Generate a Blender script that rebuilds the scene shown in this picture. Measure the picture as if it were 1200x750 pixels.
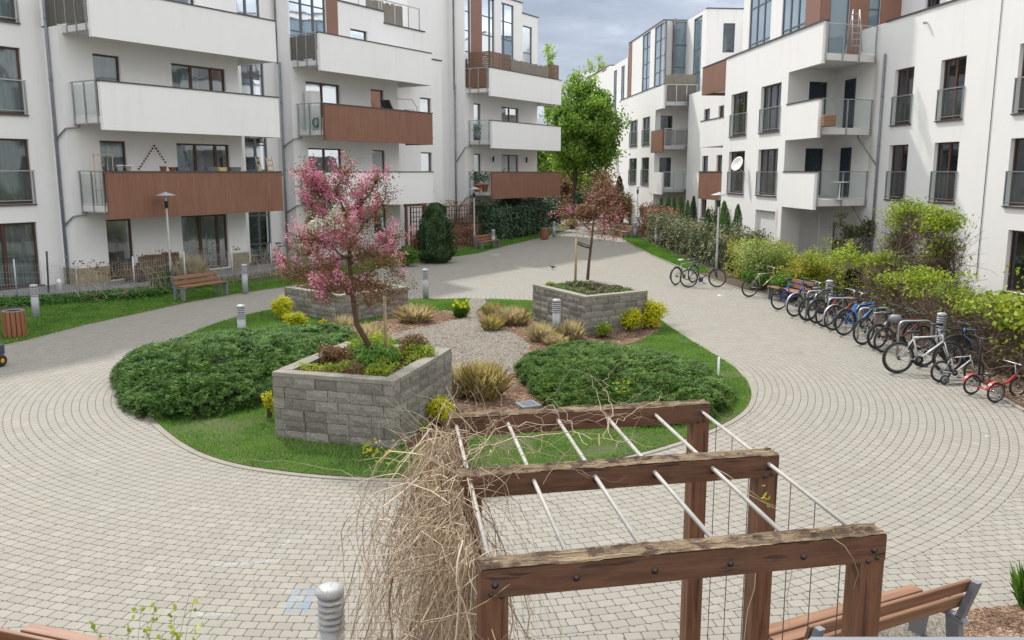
import bpy, bmesh, math, random
import numpy as np
from mathutils import Vector, Matrix, noise
R = math.radians
random.seed(7)
rng = np.random.default_rng(11)
scn = bpy.context.scene
for o in list(bpy.data.objects):
    bpy.data.objects.remove(o)
COL = scn.collection

# ------------------------------------------------------------------ camera
EYE, PITCH, FOC = 4.15, R(9.82), 1000.0      # eye height (m), downward pitch, focal length in photo pixels (1200 wide)
cam_d = bpy.data.cameras.new('camera')
cam_d.lens = 30.0
cam_d.sensor_width = 36.0
cam_d.clip_start = 0.05
cam_d.clip_end = 2000
cam = bpy.data.objects.new('camera', cam_d)
COL.objects.link(cam)
cam.location = (0, 0, EYE)
cam.rotation_euler = (R(90) - PITCH, 0, 0)
scn.camera = cam

# ------------------------------------------------------------------ exposure, sky, sun
scn.view_settings.view_transform = 'Standard'
scn.view_settings.look = 'None'
scn.view_settings.exposure = 0.46
scn.view_settings.gamma = 1
scn.view_settings.use_curve_mapping = False

SUN_DIR = Vector((-2.2, 3.6, 4.9)).normalized()
world = bpy.data.worlds.new('World')
scn.world = world
world.use_nodes = True
wt = world.node_tree
wt.nodes.clear()


class NT:
    """small helper for writing node trees"""
    def __init__(s, tree):
        s.t = tree

    def new(s, typ, **kw):
        n = s.t.nodes.new(typ)
        for k, v in kw.items():
            setattr(n, k, v)
        return n

    def put(s, sock, v):
        if v is None:
            return
        if isinstance(v, bpy.types.NodeSocket):
            s.t.links.new(v, sock)
        else:
            sock.default_value = v

    def m(s, op, a, b=None, c=None, clamp=False):
        n = s.new('ShaderNodeMath', operation=op, use_clamp=clamp)
        for i, v in enumerate((a, b, c)):
            s.put(n.inputs[i], v)
        return n.outputs[0]

    def vm(s, op, a, b=None):
        n = s.new('ShaderNodeVectorMath', operation=op)
        s.put(n.inputs[0], a)
        if b is not None:
            s.put(n.inputs[1], b)
        return n.outputs['Value'] if op in ('LENGTH', 'DISTANCE', 'DOT_PRODUCT') else n.outputs[0]

    def mix(s, f, a, b, mode='MIX'):
        n = s.new('ShaderNodeMix', data_type='RGBA', blend_type=mode)
        s.put(n.inputs[0], f)
        s.put(n.inputs[6], a)
        s.put(n.inputs[7], b)
        return n.outputs[2]

    def noise(s, vec=None, scale=5.0, detail=4.0, rough=0.55, dist=0.0):
        n = s.new('ShaderNodeTexNoise')
        s.put(n.inputs['Vector'], vec)
        n.inputs['Scale'].default_value = scale
        n.inputs['Detail'].default_value = detail
        n.inputs['Roughness'].default_value = rough
        n.inputs['Distortion'].default_value = dist
        return n.outputs['Fac']

    def ramp(s, f, stops, interp='LINEAR'):
        n = s.new('ShaderNodeValToRGB')
        n.color_ramp.interpolation = interp
        e = n.color_ramp.elements
        while len(e) < len(stops):
            e.new(0.5)
        for el, (p, col) in zip(e, stops):
            el.position = p
            el.color = (*col, 1) if len(col) == 3 else col
        s.put(n.inputs[0], f)
        return n.outputs[0]

    def smooth(s, x, a, b):
        n = s.new('ShaderNodeMapRange', interpolation_type='SMOOTHSTEP')
        s.put(n.inputs[0], x)
        n.inputs[1].default_value = a
        n.inputs[2].default_value = b
        return n.outputs[0]

    def xyz(s, v):
        n = s.new('ShaderNodeSeparateXYZ')
        s.put(n.inputs[0], v)
        return n.outputs

    def comb(s, x, y, z=0.0):
        n = s.new('ShaderNodeCombineXYZ')
        for i, v in enumerate((x, y, z)):
            s.put(n.inputs[i], v)
        return n.outputs[0]

    def bump(s, h, strength=0.3, dist=0.02):
        n = s.new('ShaderNodeBump')
        n.inputs['Strength'].default_value = strength
        n.inputs['Distance'].default_value = dist
        s.put(n.inputs['Height'], h)
        return n.outputs[0]


w = NT(wt)
sky = w.new('ShaderNodeTexSky', sky_type='NISHITA')
sky.sun_disc = False
sky.sun_elevation = math.asin(SUN_DIR.z)
sky.sun_rotation = math.atan2(SUN_DIR.x, SUN_DIR.y) % (2 * math.pi)
sky.altitude = 100
sky.dust_density = 2.0
gen = w.new('ShaderNodeTexCoord').outputs['Generated']
gx, gy, gz = w.xyz(gen)
# cloud layer: project the view direction onto a plane of cloud overhead
zc = w.m('ADD', w.m('MAXIMUM', gz, 0.0), 0.16)
cv = w.comb(w.m('DIVIDE', gx, zc), w.m('DIVIDE', gy, zc), 0.0)
c1 = w.noise(w.vm('ADD', cv, (3.1, 1.4, 0.0)), 0.8, 8, 0.6, 0.6)
c2 = w.noise(cv, 1.9, 6, 0.62, 0.4)
cl = w.m('ADD', w.m('MULTIPLY', c1, 0.65), w.m('MULTIPLY', c2, 0.35))
cloudcol = w.ramp(cl, [(0.36, (3.9, 4.1, 4.5)), (0.47, (5.7, 5.9, 6.2)), (0.55, (8.3, 8.3, 8.3)), (0.66, (12.0, 11.8, 11.5))])
zen = w.m('ADD', 0.95, w.m('MULTIPLY', w.m('POWER', w.m('MAXIMUM', gz, 0.0), 0.8), 1.55))
# the northern sky low over the courtyard is a darker, bluish bank of cloud
bank = w.m('MULTIPLY', w.smooth(gy, 0.25, 0.9), w.m('SUBTRACT', 1.0, w.smooth(gz, 0.16, 0.6)))
cloudcol = w.mix(1.0, cloudcol, w.comb(zen, zen, zen), 'MULTIPLY')
cloudcol = w.mix(bank, cloudcol, w.mix(1.0, cloudcol, (0.58, 0.635, 0.73, 1), 'MULTIPLY'))
cover = w.m('ADD', 0.80, w.m('MULTIPLY', w.smooth(cl, 0.40, 0.56), 0.17))
skycol = w.mix(cover, sky.outputs[0], cloudcol)
bg = w.new('ShaderNodeBackground')
w.put(bg.inputs[0], skycol)
bg.inputs[1].default_value = 0.09
wo = w.new('ShaderNodeOutputWorld')
wt.links.new(bg.outputs[0], wo.inputs[0])

sd = bpy.data.lights.new('sun', 'SUN')
sd.energy = 2.7
sd.angle = R(1.8)
sd.color = (1.0, 0.955, 0.88)
sun = bpy.data.objects.new('sun', sd)
COL.objects.link(sun)
sun.location = (0, 0, 60)
sun.rotation_euler = SUN_DIR.to_track_quat('Z', 'Y').to_euler()


# ------------------------------------------------------------------ measuring helpers
_c, _s = math.cos(PITCH), math.sin(PITCH)


def ray(x, y):
    u, v = (x - 600) / FOC, (375 - y) / FOC
    return Vector((u, _c + v * _s, -_s + v * _c))


def G(x, y, z=0.0):
    """ground position seen at a point of the photograph"""
    d = ray(x, y)
    k = (z - EYE) / d.z
    return Vector((d.x * k, d.y * k, z))


def AT(x, y, Y):
    d = ray(x, y)
    return Vector((0, 0, EYE)) + d * (Y / d.y)


class Frame:
    """a facade frame: u runs along the wall, n points out of it"""
    def __init__(f, ux, uy, side):
        n = math.hypot(ux, uy)
        f.u = Vector((ux / n, uy / n, 0))
        f.n = Vector((f.u.y * side, -f.u.x * side, 0))

    def P(f, s, t, z):
        return f.u * s + f.n * t + Vector((0, 0, z))

    def hs(f, x, y, t):
        d = ray(x, y)
        k = t / (d.x * f.n.x + d.y * f.n.y)
        return (d.x * k) * f.u.x + (d.y * k) * f.u.y


# ------------------------------------------------------------------ mesh builder
class MB:
    def __init__(s):
        s.v = []
        s.f = []
        s.sm = []

    def add(s, vs, fs, smooth=False):
        b = len(s.v)
        s.v.extend([tuple(p) for p in vs])
        s.f.extend([tuple(b + i for i in q) for q in fs])
        s.sm.extend([smooth] * len(fs))
        return s

    def hexa(s, p):
        """eight corners: 0-3 bottom ring, 4-7 top ring"""
        return s.add(p, [(3, 2, 1, 0), (4, 5, 6, 7), (0, 1, 5, 4), (1, 2, 6, 5), (2, 3, 7, 6), (3, 0, 4, 7)])

    def box(s, x0, x1, y0, y1, z0, z1, M=None):
        p = [Vector((x0, y0, z0)), Vector((x1, y0, z0)), Vector((x1, y1, z0)), Vector((x0, y1, z0)),
             Vector((x0, y0, z1)), Vector((x1, y0, z1)), Vector((x1, y1, z1)), Vector((x0, y1, z1))]
        if M is not None:
            p = [M @ q for q in p]
        return s.hexa(p)

    def cbox(s, x0, x1, y0, y1, z0, z1, b=0.01, M=None):
        """box with chamfered edges"""
        bm = bmesh.new()
        vs = [bm.verts.new(q) for q in ((x0, y0, z0), (x1, y0, z0), (x1, y1, z0), (x0, y1, z0), (x0, y0, z1), (x1, y0, z1), (x1, y1, z1), (x0, y1, z1))]
        for q in ((3, 2, 1, 0), (4, 5, 6, 7), (0, 1, 5, 4), (1, 2, 6, 5), (2, 3, 7, 6), (3, 0, 4, 7)):
            bm.faces.new([vs[i] for i in q])
        bmesh.ops.bevel(bm, geom=list(bm.edges), offset=b, segments=1, affect='EDGES')
        bm.verts.index_update()
        pts = [(M @ v.co) if M is not None else v.co.copy() for v in bm.verts]
        fs = [tuple(v.index for v in f.verts) for f in bm.faces]
        bm.free()
        return s.add(pts, fs)

    def fbox(s, F, s0, s1, t0, t1, z0, z1):
        q = [F.P(s0, t0, z0), F.P(s1, t0, z0), F.P(s1, t1, z0), F.P(s0, t1, z0),
             F.P(s0, t0, z1), F.P(s1, t0, z1), F.P(s1, t1, z1), F.P(s0, t1, z1)]
        return s.hexa(q)

    def tube(s, path, r, k=8, closed=False, caps=True, smooth=True):
        path = [Vector(p) for p in path]
        n = len(path)
        rr = r if isinstance(r, (list, tuple)) else [r] * n
        vs = []
        prev = None
        for i, p in enumerate(path):
            if closed:
                d = path[(i + 1) % n] - path[i - 1]
            else:
                d = path[min(i + 1, n - 1)] - path[max(i - 1, 0)]
            if d.length < 1e-9:
                d = Vector((0, 0, 1))
            d.normalize()
            if prev is None:
                a = d.cross(Vector((0, 0, 1)))
                if a.length < 0.05:
                    a = d.cross(Vector((1, 0, 0)))
            else:
                a = prev - d * prev.dot(d)
                if a.length < 1e-6:
                    a = d.orthogonal()
            a.normalize()
            prev = a
            b = d.cross(a)
            for j in range(k):
                t = 2 * math.pi * j / k
                vs.append(p + (a * math.cos(t) + b * math.sin(t)) * rr[i])
        fs = []
        m = n if closed else n - 1
        for i in range(m):
            i2 = (i + 1) % n
            for j in range(k):
                j2 = (j + 1) % k
                fs.append((i * k + j, i * k + j2, i2 * k + j2, i2 * k + j))
        s.add(vs, fs, smooth)
        if caps and not closed:
            b = len(s.v) - len(vs)
            s.f.append(tuple(b + j for j in reversed(range(k))))
            s.f.append(tuple(b + (n - 1) * k + j for j in range(k)))
            s.sm += [False, False]
        return s

    def lathe(s, prof, c=(0, 0, 0), k=20, M=None, smooth=True):
        vs = []
        for (r, z) in prof:
            for j in range(k):
                t = 2 * math.pi * j / k
                q = Vector((c[0] + r * math.cos(t), c[1] + r * math.sin(t), c[2] + z))
                vs.append(M @ q if M is not None else q)
        fs = []
        for i in range(len(prof) - 1):
            for j in range(k):
                j2 = (j + 1) % k
                fs.append((i * k + j, i * k + j2, (i + 1) * k + j2, (i + 1) * k + j))
        return s.add(vs, fs, smooth)

    def prism(s, pts, z0, z1):
        n = len(pts)
        vs = [(p[0], p[1], z0) for p in pts] + [(p[0], p[1], z1) for p in pts]
        fs = [tuple(reversed(range(n))), tuple(range(n, 2 * n))] + [(i, (i + 1) % n, n + (i + 1) % n, n + i) for i in range(n)]
        return s.add(vs, fs)

    def sheet(s, pts):
        return s.add(pts, [tuple(range(len(pts)))])

    def build(s, name, mat, parent=None, loc=None):
        me = bpy.data.meshes.new(name)
        me.from_pydata(s.v, [], s.f)
        me.polygons.foreach_set('use_smooth', s.sm)
        if mat is not None:
            me.materials.append(mat)
        me.update()
        o = bpy.data.objects.new(name, me)
        COL.objects.link(o)
        if parent is not None:
            o.parent = parent
        if loc is not None:
            o.location = loc
        return o


def fast_mesh(name, V, Fc, mat, parent=None):
    """V (N,3) float, Fc (M,k) int"""
    me = bpy.data.meshes.new(name)
    V = np.ascontiguousarray(V, dtype=np.float32)
    Fc = np.ascontiguousarray(Fc, dtype=np.int32)
    M, k = Fc.shape
    me.vertices.add(len(V))
    me.vertices.foreach_set('co', V.ravel())
    me.loops.add(M * k)
    me.loops.foreach_set('vertex_index', Fc.ravel())
    me.polygons.add(M)
    me.polygons.foreach_set('loop_start', np.arange(0, M * k, k, dtype=np.int32))
    try:
        me.polygons.foreach_set('loop_total', np.full(M, k, dtype=np.int32))
    except Exception:
        pass
    me.update(calc_edges=True)
    me.validate()
    me.materials.append(mat)
    o = bpy.data.objects.new(name, me)
    COL.objects.link(o)
    if parent is not None:
        o.parent = parent
    return o


def empty(name, loc=(0, 0, 0), rz=0.0, label=None, cat=None, group=None, kind=None):
    o = bpy.data.objects.new(name, None)
    o.empty_display_size = 0.2
    COL.objects.link(o)
    o.location = loc
    o.rotation_euler = (0, 0, rz)
    return tag(o, label, cat, group, kind)


def tag(o, label=None, cat=None, group=None, kind=None):
    if label:
        o['label'] = label
    if cat:
        o['category'] = cat
    if group:
        o['group'] = group
    if kind:
        o['kind'] = kind
    return o


def rebase(o, loc):
    """keep the geometry in place but move the origin of a top-level mesh to its base"""
    loc = Vector(loc)
    o.data.transform(Matrix.Translation(-loc))
    o.location = loc
    return o


def copy_tree(o, parent=None):
    c = o.copy()
    COL.objects.link(c)
    if parent is not None:
        c.parent = parent
    for ch in [q for q in bpy.data.objects if q.parent == o]:
        copy_tree(ch, c)
    return c


# ------------------------------------------------------------------ materials
def mat(name):
    m = bpy.data.materials.new(name)
    m.use_nodes = True
    m.node_tree.nodes.clear()
    n = NT(m.node_tree)
    b = n.new('ShaderNodeBsdfPrincipled')
    o = n.new('ShaderNodeOutputMaterial')
    n.t.links.new(b.outputs[0], o.inputs[0])
    n.b = b
    n.o = o
    return m, n


def pos(n):
    return n.new('ShaderNodeNewGeometry').outputs['Position']


def objc(n):
    return n.new('ShaderNodeTexCoord').outputs['Object']


def simple(name, col, rough=0.6, metal=0.0, var=0.15, scale=6.0, bump=0.0, spec=0.5):
    m, n = mat(name)
    f = n.noise(objc(n), scale, 5, 0.6)
    lo = tuple(c * (1 - var) for c in col)
    hi = tuple(min(1, c * (1 + var)) for c in col)
    n.put(n.b.inputs['Base Color'], n.ramp(f, [(0.3, lo), (0.7, hi)]))
    n.put(n.b.inputs['Roughness'], n.m('ADD', rough - 0.08, n.m('MULTIPLY', f, 0.16)))
    n.b.inputs['Metallic'].default_value = metal
    n.b.inputs['Specular IOR Level'].default_value = spec
    if bump:
        n.put(n.b.inputs['Normal'], n.bump(n.noise(objc(n), scale * 8, 4), bump, 0.01))
    return m


def stucco(name, col, dirt=0.12, stains=()):
    m, n = mat(name)
    p = pos(n)
    x, y, z = n.xyz(p)
    big = n.noise(p, 0.35, 5, 0.6)
    streak = n.noise(n.comb(n.m('MULTIPLY', x, 3.0), n.m('MULTIPLY', y, 3.0), n.m('MULTIPLY', z, 0.22)), 1.0, 5, 0.7)
    d = n.m('MULTIPLY', n.smooth(streak, 0.5, 0.78), dirt)
    d = n.m('ADD', d, n.m('MULTIPLY', n.smooth(big, 0.45, 0.8), dirt * 0.5))
    # splash zone just above the ground
    low = n.m('MULTIPLY', n.m('SUBTRACT', 1.0, n.smooth(n.m('ADD', z, n.m('MULTIPLY', streak, 0.8)), 0.3, 1.5)), dirt * 1.3)
    d = n.m('ADD', d, low, clamp=True)
    base = n.mix(d, (*col, 1), (0.30, 0.29, 0.26, 1))
    for sx, sy, z0, z1, rad in stains:      # rust coloured water marks running down from leaks
        ds = n.vm('DISTANCE', n.comb(x, y, 0.0), (sx, sy, 0.0))
        k = n.m('SUBTRACT', 1.0, n.smooth(n.m('ADD', ds, n.m('MULTIPLY', streak, 0.12)), rad * 0.5, rad * 1.5))
        k = n.m('MULTIPLY', k, n.m('MULTIPLY', n.smooth(z, z0, z0 + 1.5), n.m('SUBTRACT', 1.0, n.smooth(z, z1 - 0.3, z1))))
        base = n.mix(n.m('MULTIPLY', k, n.m('MULTIPLY', n.smooth(streak, 0.25, 0.6), 0.55)), base, (0.42, 0.36, 0.25, 1))
    n.put(n.b.inputs['Base Color'], base)
    n.b.inputs['Roughness'].default_value = 0.9
    n.b.inputs['Specular IOR Level'].default_value = 0.2
    n.put(n.b.inputs['Normal'], n.bump(n.noise(p, 60, 3), 0.12, 0.01))
    return m


def woodclad(name, c0, c1, vert=True, scale=1.0, rough=0.6, axis='z'):
    m, n = mat(name)
    p = objc(n)
    x, y, z = n.xyz(p)
    sc = (14 * scale, 14 * scale, 0.8 * scale) if axis == 'z' else ((0.8 * scale, 22 * scale, 22 * scale) if axis == 'x' else (22 * scale, 0.8 * scale, 22 * scale))
    v = n.comb(n.m('MULTIPLY', x, sc[0]), n.m('MULTIPLY', y, sc[1]), n.m('MULTIPLY', z, sc[2]))
    f = n.noise(v, 1.0, 6, 0.7, 0.5)
    g = n.noise(p, 1.2, 3)
    col = n.mix(n.smooth(f, 0.3, 0.7), (*c0, 1), (*c1, 1))
    col = n.mix(n.m('MULTIPLY', g, 0.3), col, (c0[0] * 0.7, c0[1] * 0.7, c0[2] * 0.7, 1))
    n.put(n.b.inputs['Base Color'], col)
    n.b.inputs['Roughness'].default_value = rough
    n.put(n.b.inputs['Normal'], n.bump(f, 0.25, 0.004))
    return m


def leafmat(name, stops, trans=0.25, rough=0.55, clump=1.6, gain=1.45, tint=(1.15, 1.2, 0.7), spec=0.25):
    m, n = mat(name)
    stops = [tuple(min(0.8, q * gain) for q in c) for c in stops]
    g = n.new('ShaderNodeNewGeometry')
    rnd = g.outputs['Random Per Island']
    nz = n.noise(g.outputs['Position'], clump, 3, 0.6)
    f = n.m('ADD', n.m('MULTIPLY', rnd, 0.62), n.m('MULTIPLY', n.smooth(nz, 0.3, 0.7), 0.38))
    k = len(stops)
    col = n.ramp(f, [(0.1 + 0.8 * i / (k - 1), c) for i, c in enumerate(stops)])
    n.put(n.b.inputs['Base Color'], col)
    n.b.inputs['Roughness'].default_value = rough
    n.b.inputs['Specular IOR Level'].default_value = spec
    tr = n.new('ShaderNodeBsdfTranslucent')
    n.put(tr.inputs[0], n.mix(1.0, col, (*tint, 1), 'MULTIPLY'))
    mx = n.new('ShaderNodeMixShader')
    mx.inputs[0].default_value = trans
    n.t.links.new(n.b.outputs[0], mx.inputs[1])
    n.t.links.new(tr.outputs[0], mx.inputs[2])
    n.t.links.new(mx.outputs[0], n.o.inputs[0])
    return m


# paving: arcs of rounded setts round the island, straight courses further out
PC = (-1.6, 17.9)
PR = 10.95


def make_paving():
    m, n = mat('paving_setts')
    p = pos(n)
    x, y, z = n.xyz(p)
    # slight wobble of the courses
    wob = n.noise(p, 0.9, 2)
    dx = n.m('SUBTRACT', x, PC[0])
    dy = n.m('SUBTRACT', y, PC[1])
    r = n.m('SQRT', n.m('ADD', n.m('MULTIPLY', dx, dx), n.m('MULTIPLY', dy, dy)))
    ang = n.m('ARCTAN2', dx, n.m('MULTIPLY', dy, -1.0))
    polar = n.m('LESS_THAN', r, PR)
    h, wd = 0.130, 0.165
    rv = n.m('DIVIDE', r, h)
    prow = n.m('FLOOR', rv)
    pu = n.m('DIVIDE', n.m('MULTIPLY', ang, n.m('MULTIPLY', n.m('ADD', prow, 0.5), h)), wd)
    a = R(7)
    sx = n.m('ADD', n.m('MULTIPLY', x, math.cos(a)), n.m('MULTIPLY', y, math.sin(a)))
    sy = n.m('SUBTRACT', n.m('MULTIPLY', y, math.cos(a)), n.m('MULTIPLY', x, math.sin(a)))
    sv = n.m('DIVIDE', sy, h)
    su = n.m('DIVIDE', sx, wd)

    def sel(q, w_):
        return n.m('ADD', n.m('MULTIPLY', q, polar), n.m('MULTIPLY', w_, n.m('SUBTRACT', 1.0, polar)))
    V = sel(rv, sv)
    U = sel(pu, su)
    row = n.m('FLOOR', V)
    rj = n.new('ShaderNodeTexWhiteNoise', noise_dimensions='1D')
    n.put(rj.inputs['W'], row)
    U = n.m('ADD', U, n.m('ADD', n.m('MULTIPLY', row, 0.5), n.m('MULTIPLY', rj.outputs[0], 0.22)))
    V = n.m('ADD', V, 0.0)
    colx = n.m('FLOOR', U)
    fx = n.m('FRACT', U)
    fy = n.m('FRACT', V)
    ex = n.m('MULTIPLY', n.m('MINIMUM', fx, n.m('SUBTRACT', 1.0, fx)), wd)
    ey = n.m('MULTIPLY', n.m('MINIMUM', fy, n.m('SUBTRACT', 1.0, fy)), h)
    rc = 0.024
    qx = n.m('MAXIMUM', n.m('SUBTRACT', rc, ex), 0.0)
    qy = n.m('MAXIMUM', n.m('SUBTRACT', rc, ey), 0.0)
    inner = n.m('SUBTRACT', rc, n.m('SQRT', n.m('ADD', n.m('MULTIPLY', qx, qx), n.m('MULTIPLY', qy, qy))))   # distance to the rounded edge
    inner = n.m('ADD', inner, n.m('MULTIPLY', n.m('SUBTRACT', n.noise(p, 34, 2), 0.5), 0.008))
    stone = n.smooth(inner, 0.0010, 0.0065)
    wn = n.new('ShaderNodeTexWhiteNoise', noise_dimensions='3D')
    n.put(wn.inputs['Vector'], n.comb(colx, row, polar))
    rnd = wn.outputs[0]
    base = n.ramp(rnd, [(0.0, (0.240, 0.223, 0.191)), (0.25, (0.257, 0.240, 0.206)), (0.75, (0.270, 0.252, 0.217)), (1.0, (0.290, 0.271, 0.234))])
    grit = n.noise(p, 95, 4, 0.7)
    base = n.mix(n.m('MULTIPLY', n.smooth(grit, 0.38, 0.66), 0.28), base, (0.22, 0.21, 0.19, 1))
    big = n.noise(p, 0.22, 5, 0.6)
    base = n.mix(n.m('MULTIPLY', n.smooth(big, 0.42, 0.66), 0.34), base, (0.25, 0.245, 0.215, 1))
    spot = n.noise(p, 1.7, 5, 0.65)
    base = n.mix(n.m('MULTIPLY', n.smooth(spot, 0.58, 0.72), 0.28), base, (0.40, 0.375, 0.33, 1))
    oil = n.noise(p, 0.75, 6, 0.7, 0.8)
    base = n.mix(n.m('MULTIPLY', n.smooth(oil, 0.60, 0.72), 0.42), base, (0.15, 0.14, 0.118, 1))
    moss = n.noise(p, 0.5, 4)
    joint = n.mix(n.smooth(moss, 0.46, 0.62), (0.070, 0.060, 0.045, 1), (0.055, 0.068, 0.028, 1))
    n.put(n.b.inputs['Base Color'], n.mix(stone, joint, base))
    n.b.inputs['Roughness'].default_value = 0.82
    n.b.inputs['Specular IOR Level'].default_value = 0.35
    hgt = n.m('ADD', n.m('MULTIPLY', n.smooth(inner, 0.0, 0.02), 1.0), n.m('MULTIPLY', grit, 0.18))
    hgt = n.m('ADD', hgt, n.m('MULTIPLY', rnd, 0.25))
    n.put(n.b.inputs['Normal'], n.bump(hgt, 0.55, 0.008))
    return m


def terrace_pavers():
    m, n = mat('terrace_pavers')
    p = pos(n)
    br = n.new('ShaderNodeTexBrick')
    n.put(br.inputs['Vector'], p)
    br.inputs['Scale'].default_value = 1.0
    br.inputs['Brick Width'].default_value = 0.30
    br.inputs['Row Height'].default_value = 0.20
    br.inputs['Mortar Size'].default_value = 0.012
    br.inputs['Color1'].default_value = (0.18, 0.18, 0.185, 1)
    br.inputs['Color2'].default_value = (0.25, 0.25, 0.25, 1)
    br.inputs['Mortar'].default_value = (0.09, 0.085, 0.08, 1)
    g = n.noise(p, 1.5, 5)
    n.put(n.b.inputs['Base Color'], n.mix(n.m('MULTIPLY', g, 0.4), br.outputs[0], (0.16, 0.15, 0.14, 1)))
    n.b.inputs['Roughness'].default_value = 0.85
    return m


def groundmix(name, cols, scale=3.0, fine=40.0, bump=0.5, rough=0.95):
    m, n = mat(name)
    p = pos(n)
    f = n.noise(p, scale, 6, 0.65)
    g = n.noise(p, fine, 4, 0.7)
    k = n.m('ADD', n.m('MULTIPLY', f, 0.5), n.m('MULTIPLY', g, 0.5))
    n.put(n.b.inputs['Base Color'], n.ramp(k, [(0.32 + 0.36 * i / (len(cols) - 1), c) for i, c in enumerate(cols)]))
    n.b.inputs['Roughness'].default_value = rough
    n.b.inputs['Specular IOR Level'].default_value = 0.2
    n.put(n.b.inputs['Normal'], n.bump(g, bump, 0.02))
    return m


def pebbles(name, cols, scale=42.0):
    m, n = mat(name)
    p = pos(n)
    vo = n.new('ShaderNodeTexVoronoi')
    n.put(vo.inputs['Vector'], p)
    vo.inputs['Scale'].default_value = scale
    h = vo.outputs['Distance']
    cc = n.xyz(vo.outputs['Color'])[0]
    col = n.ramp(cc, [(i / (len(cols) - 1), c) for i, c in enumerate(cols)])
    col = n.mix(n.smooth(h, 0.35, 0.75), col, (0.10, 0.085, 0.065, 1))
    n.put(n.b.inputs['Base Color'], col)
    n.b.inputs['Roughness'].default_value = 0.85
    n.put(n.b.inputs['Normal'], n.bump(n.m('MULTIPLY', h, -1.0), 0.8, 0.02))
    return m


def splitblock():
    m, n = mat('split_face_block')
    g = n.new('ShaderNodeNewGeometry')
    p = g.outputs['Position']
    rnd = g.outputs['Random Per Island']
    base = n.ramp(rnd, [(0.0, (0.200, 0.184, 0.155)), (0.5, (0.262, 0.242, 0.207)), (1.0, (0.36, 0.335, 0.29))])
    f = n.noise(p, 28, 6, 0.75)
    base = n.mix(n.m('MULTIPLY', n.smooth(f, 0.35, 0.68), 0.55), base, (0.09, 0.085, 0.075, 1))
    sp = n.noise(p, 5, 4)
    base = n.mix(n.m('MULTIPLY', n.smooth(sp, 0.5, 0.75), 0.35), base, (0.33, 0.315, 0.28, 1))
    n.put(n.b.inputs['Base Color'], base)
    n.b.inputs['Roughness'].default_value = 0.95
    hh = n.m('ADD', n.noise(p, 16, 5, 0.7), n.m('MULTIPLY', f, 0.5))
    n.put(n.b.inputs['Normal'], n.bump(hh, 0.9, 0.03))
    return m


def glassmat(name, tint=(0.045, 0.06, 0.07), alpha=0.90, rough=0.03):
    """window glass: dim view into the room plus a mirror-like reflection of the sky"""
    m, n = mat(name)
    tr = n.new('ShaderNodeBsdfTransparent')
    tr.inputs[0].default_value = (0.80, 0.84, 0.84, 1)
    gl = n.new('ShaderNodeBsdfGlossy')
    gl.inputs[0].default_value = (0.86, 0.93, 1.0, 1)
    gl.inputs['Roughness'].default_value = rough
    n.put(gl.inputs['Normal'], n.bump(n.noise(pos(n), 0.9, 2), 0.05, 0.08))
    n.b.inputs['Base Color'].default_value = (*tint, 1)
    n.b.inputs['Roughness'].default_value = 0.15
    mx = n.new('ShaderNodeMixShader')
    mx.inputs[0].default_value = alpha
    n.t.links.new(n.b.outputs[0], mx.inputs[1])
    n.t.links.new(tr.outputs[0], mx.inputs[2])
    fr = n.new('ShaderNodeFresnel')
    fr.inputs[0].default_value = 1.5
    m2 = n.new('ShaderNodeMixShader')
    n.put(m2.inputs[0], n.m('ADD', n.m('MULTIPLY', fr.outputs[0], 1.0), 0.05, clamp=True))
    n.t.links.new(mx.outputs[0], m2.inputs[1])
    n.t.links.new(gl.outputs[0], m2.inputs[2])
    n.t.links.new(m2.outputs[0], n.o.inputs[0])
    return m


def clearglass(name, a=0.72, tint=(0.55, 0.62, 0.60)):
    m, n = mat(name)
    tr = n.new('ShaderNodeBsdfTransparent')
    tr.inputs[0].default_value = (0.93, 0.955, 0.95, 1)
    n.b.inputs['Base Color'].default_value = (*tint, 1)
    n.b.inputs['Roughness'].default_value = 0.12
    mx = n.new('ShaderNodeMixShader')
    mx.inputs[0].default_value = a
    n.t.links.new(n.b.outputs[0], mx.inputs[1])
    n.t.links.new(tr.outputs[0], mx.inputs[2])
    n.t.links.new(mx.outputs[0], n.o.inputs[0])
    return m


def curtainmat(name, c):
    m, n = mat(name)
    x, y, z = n.xyz(pos(n))
    wv = n.noise(n.comb(n.m('MULTIPLY', x, 9.0), n.m('MULTIPLY', y, 9.0), n.m('MULTIPLY', z, 0.4)), 1.0, 3)
    n.put(n.b.inputs['Base Color'], n.ramp(wv, [(0.3, tuple(q * 0.6 for q in c)), (0.7, c)]))
    n.b.inputs['Roughness'].default_value = 0.9
    n.put(n.b.inputs['Normal'], n.bump(wv, 0.5, 0.05))
    return m


def chalkmat(name, c):
    m, n = mat(name)
    p = pos(n)
    f = n.m('MULTIPLY', n.smooth(n.noise(p, 22, 5, 0.75), 0.42, 0.62), 0.40)
    n.b.inputs['Base Color'].default_value = (*c, 1)
    n.b.inputs['Roughness'].default_value = 0.95
    tr = n.new('ShaderNodeBsdfTransparent')
    mx = n.new('ShaderNodeMixShader')
    n.put(mx.inputs[0], f)
    n.t.links.new(tr.outputs[0], mx.inputs[1])
    n.t.links.new(n.b.outputs[0], mx.inputs[2])
    n.t.links.new(mx.outputs[0], n.o.inputs[0])
    return m


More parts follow.
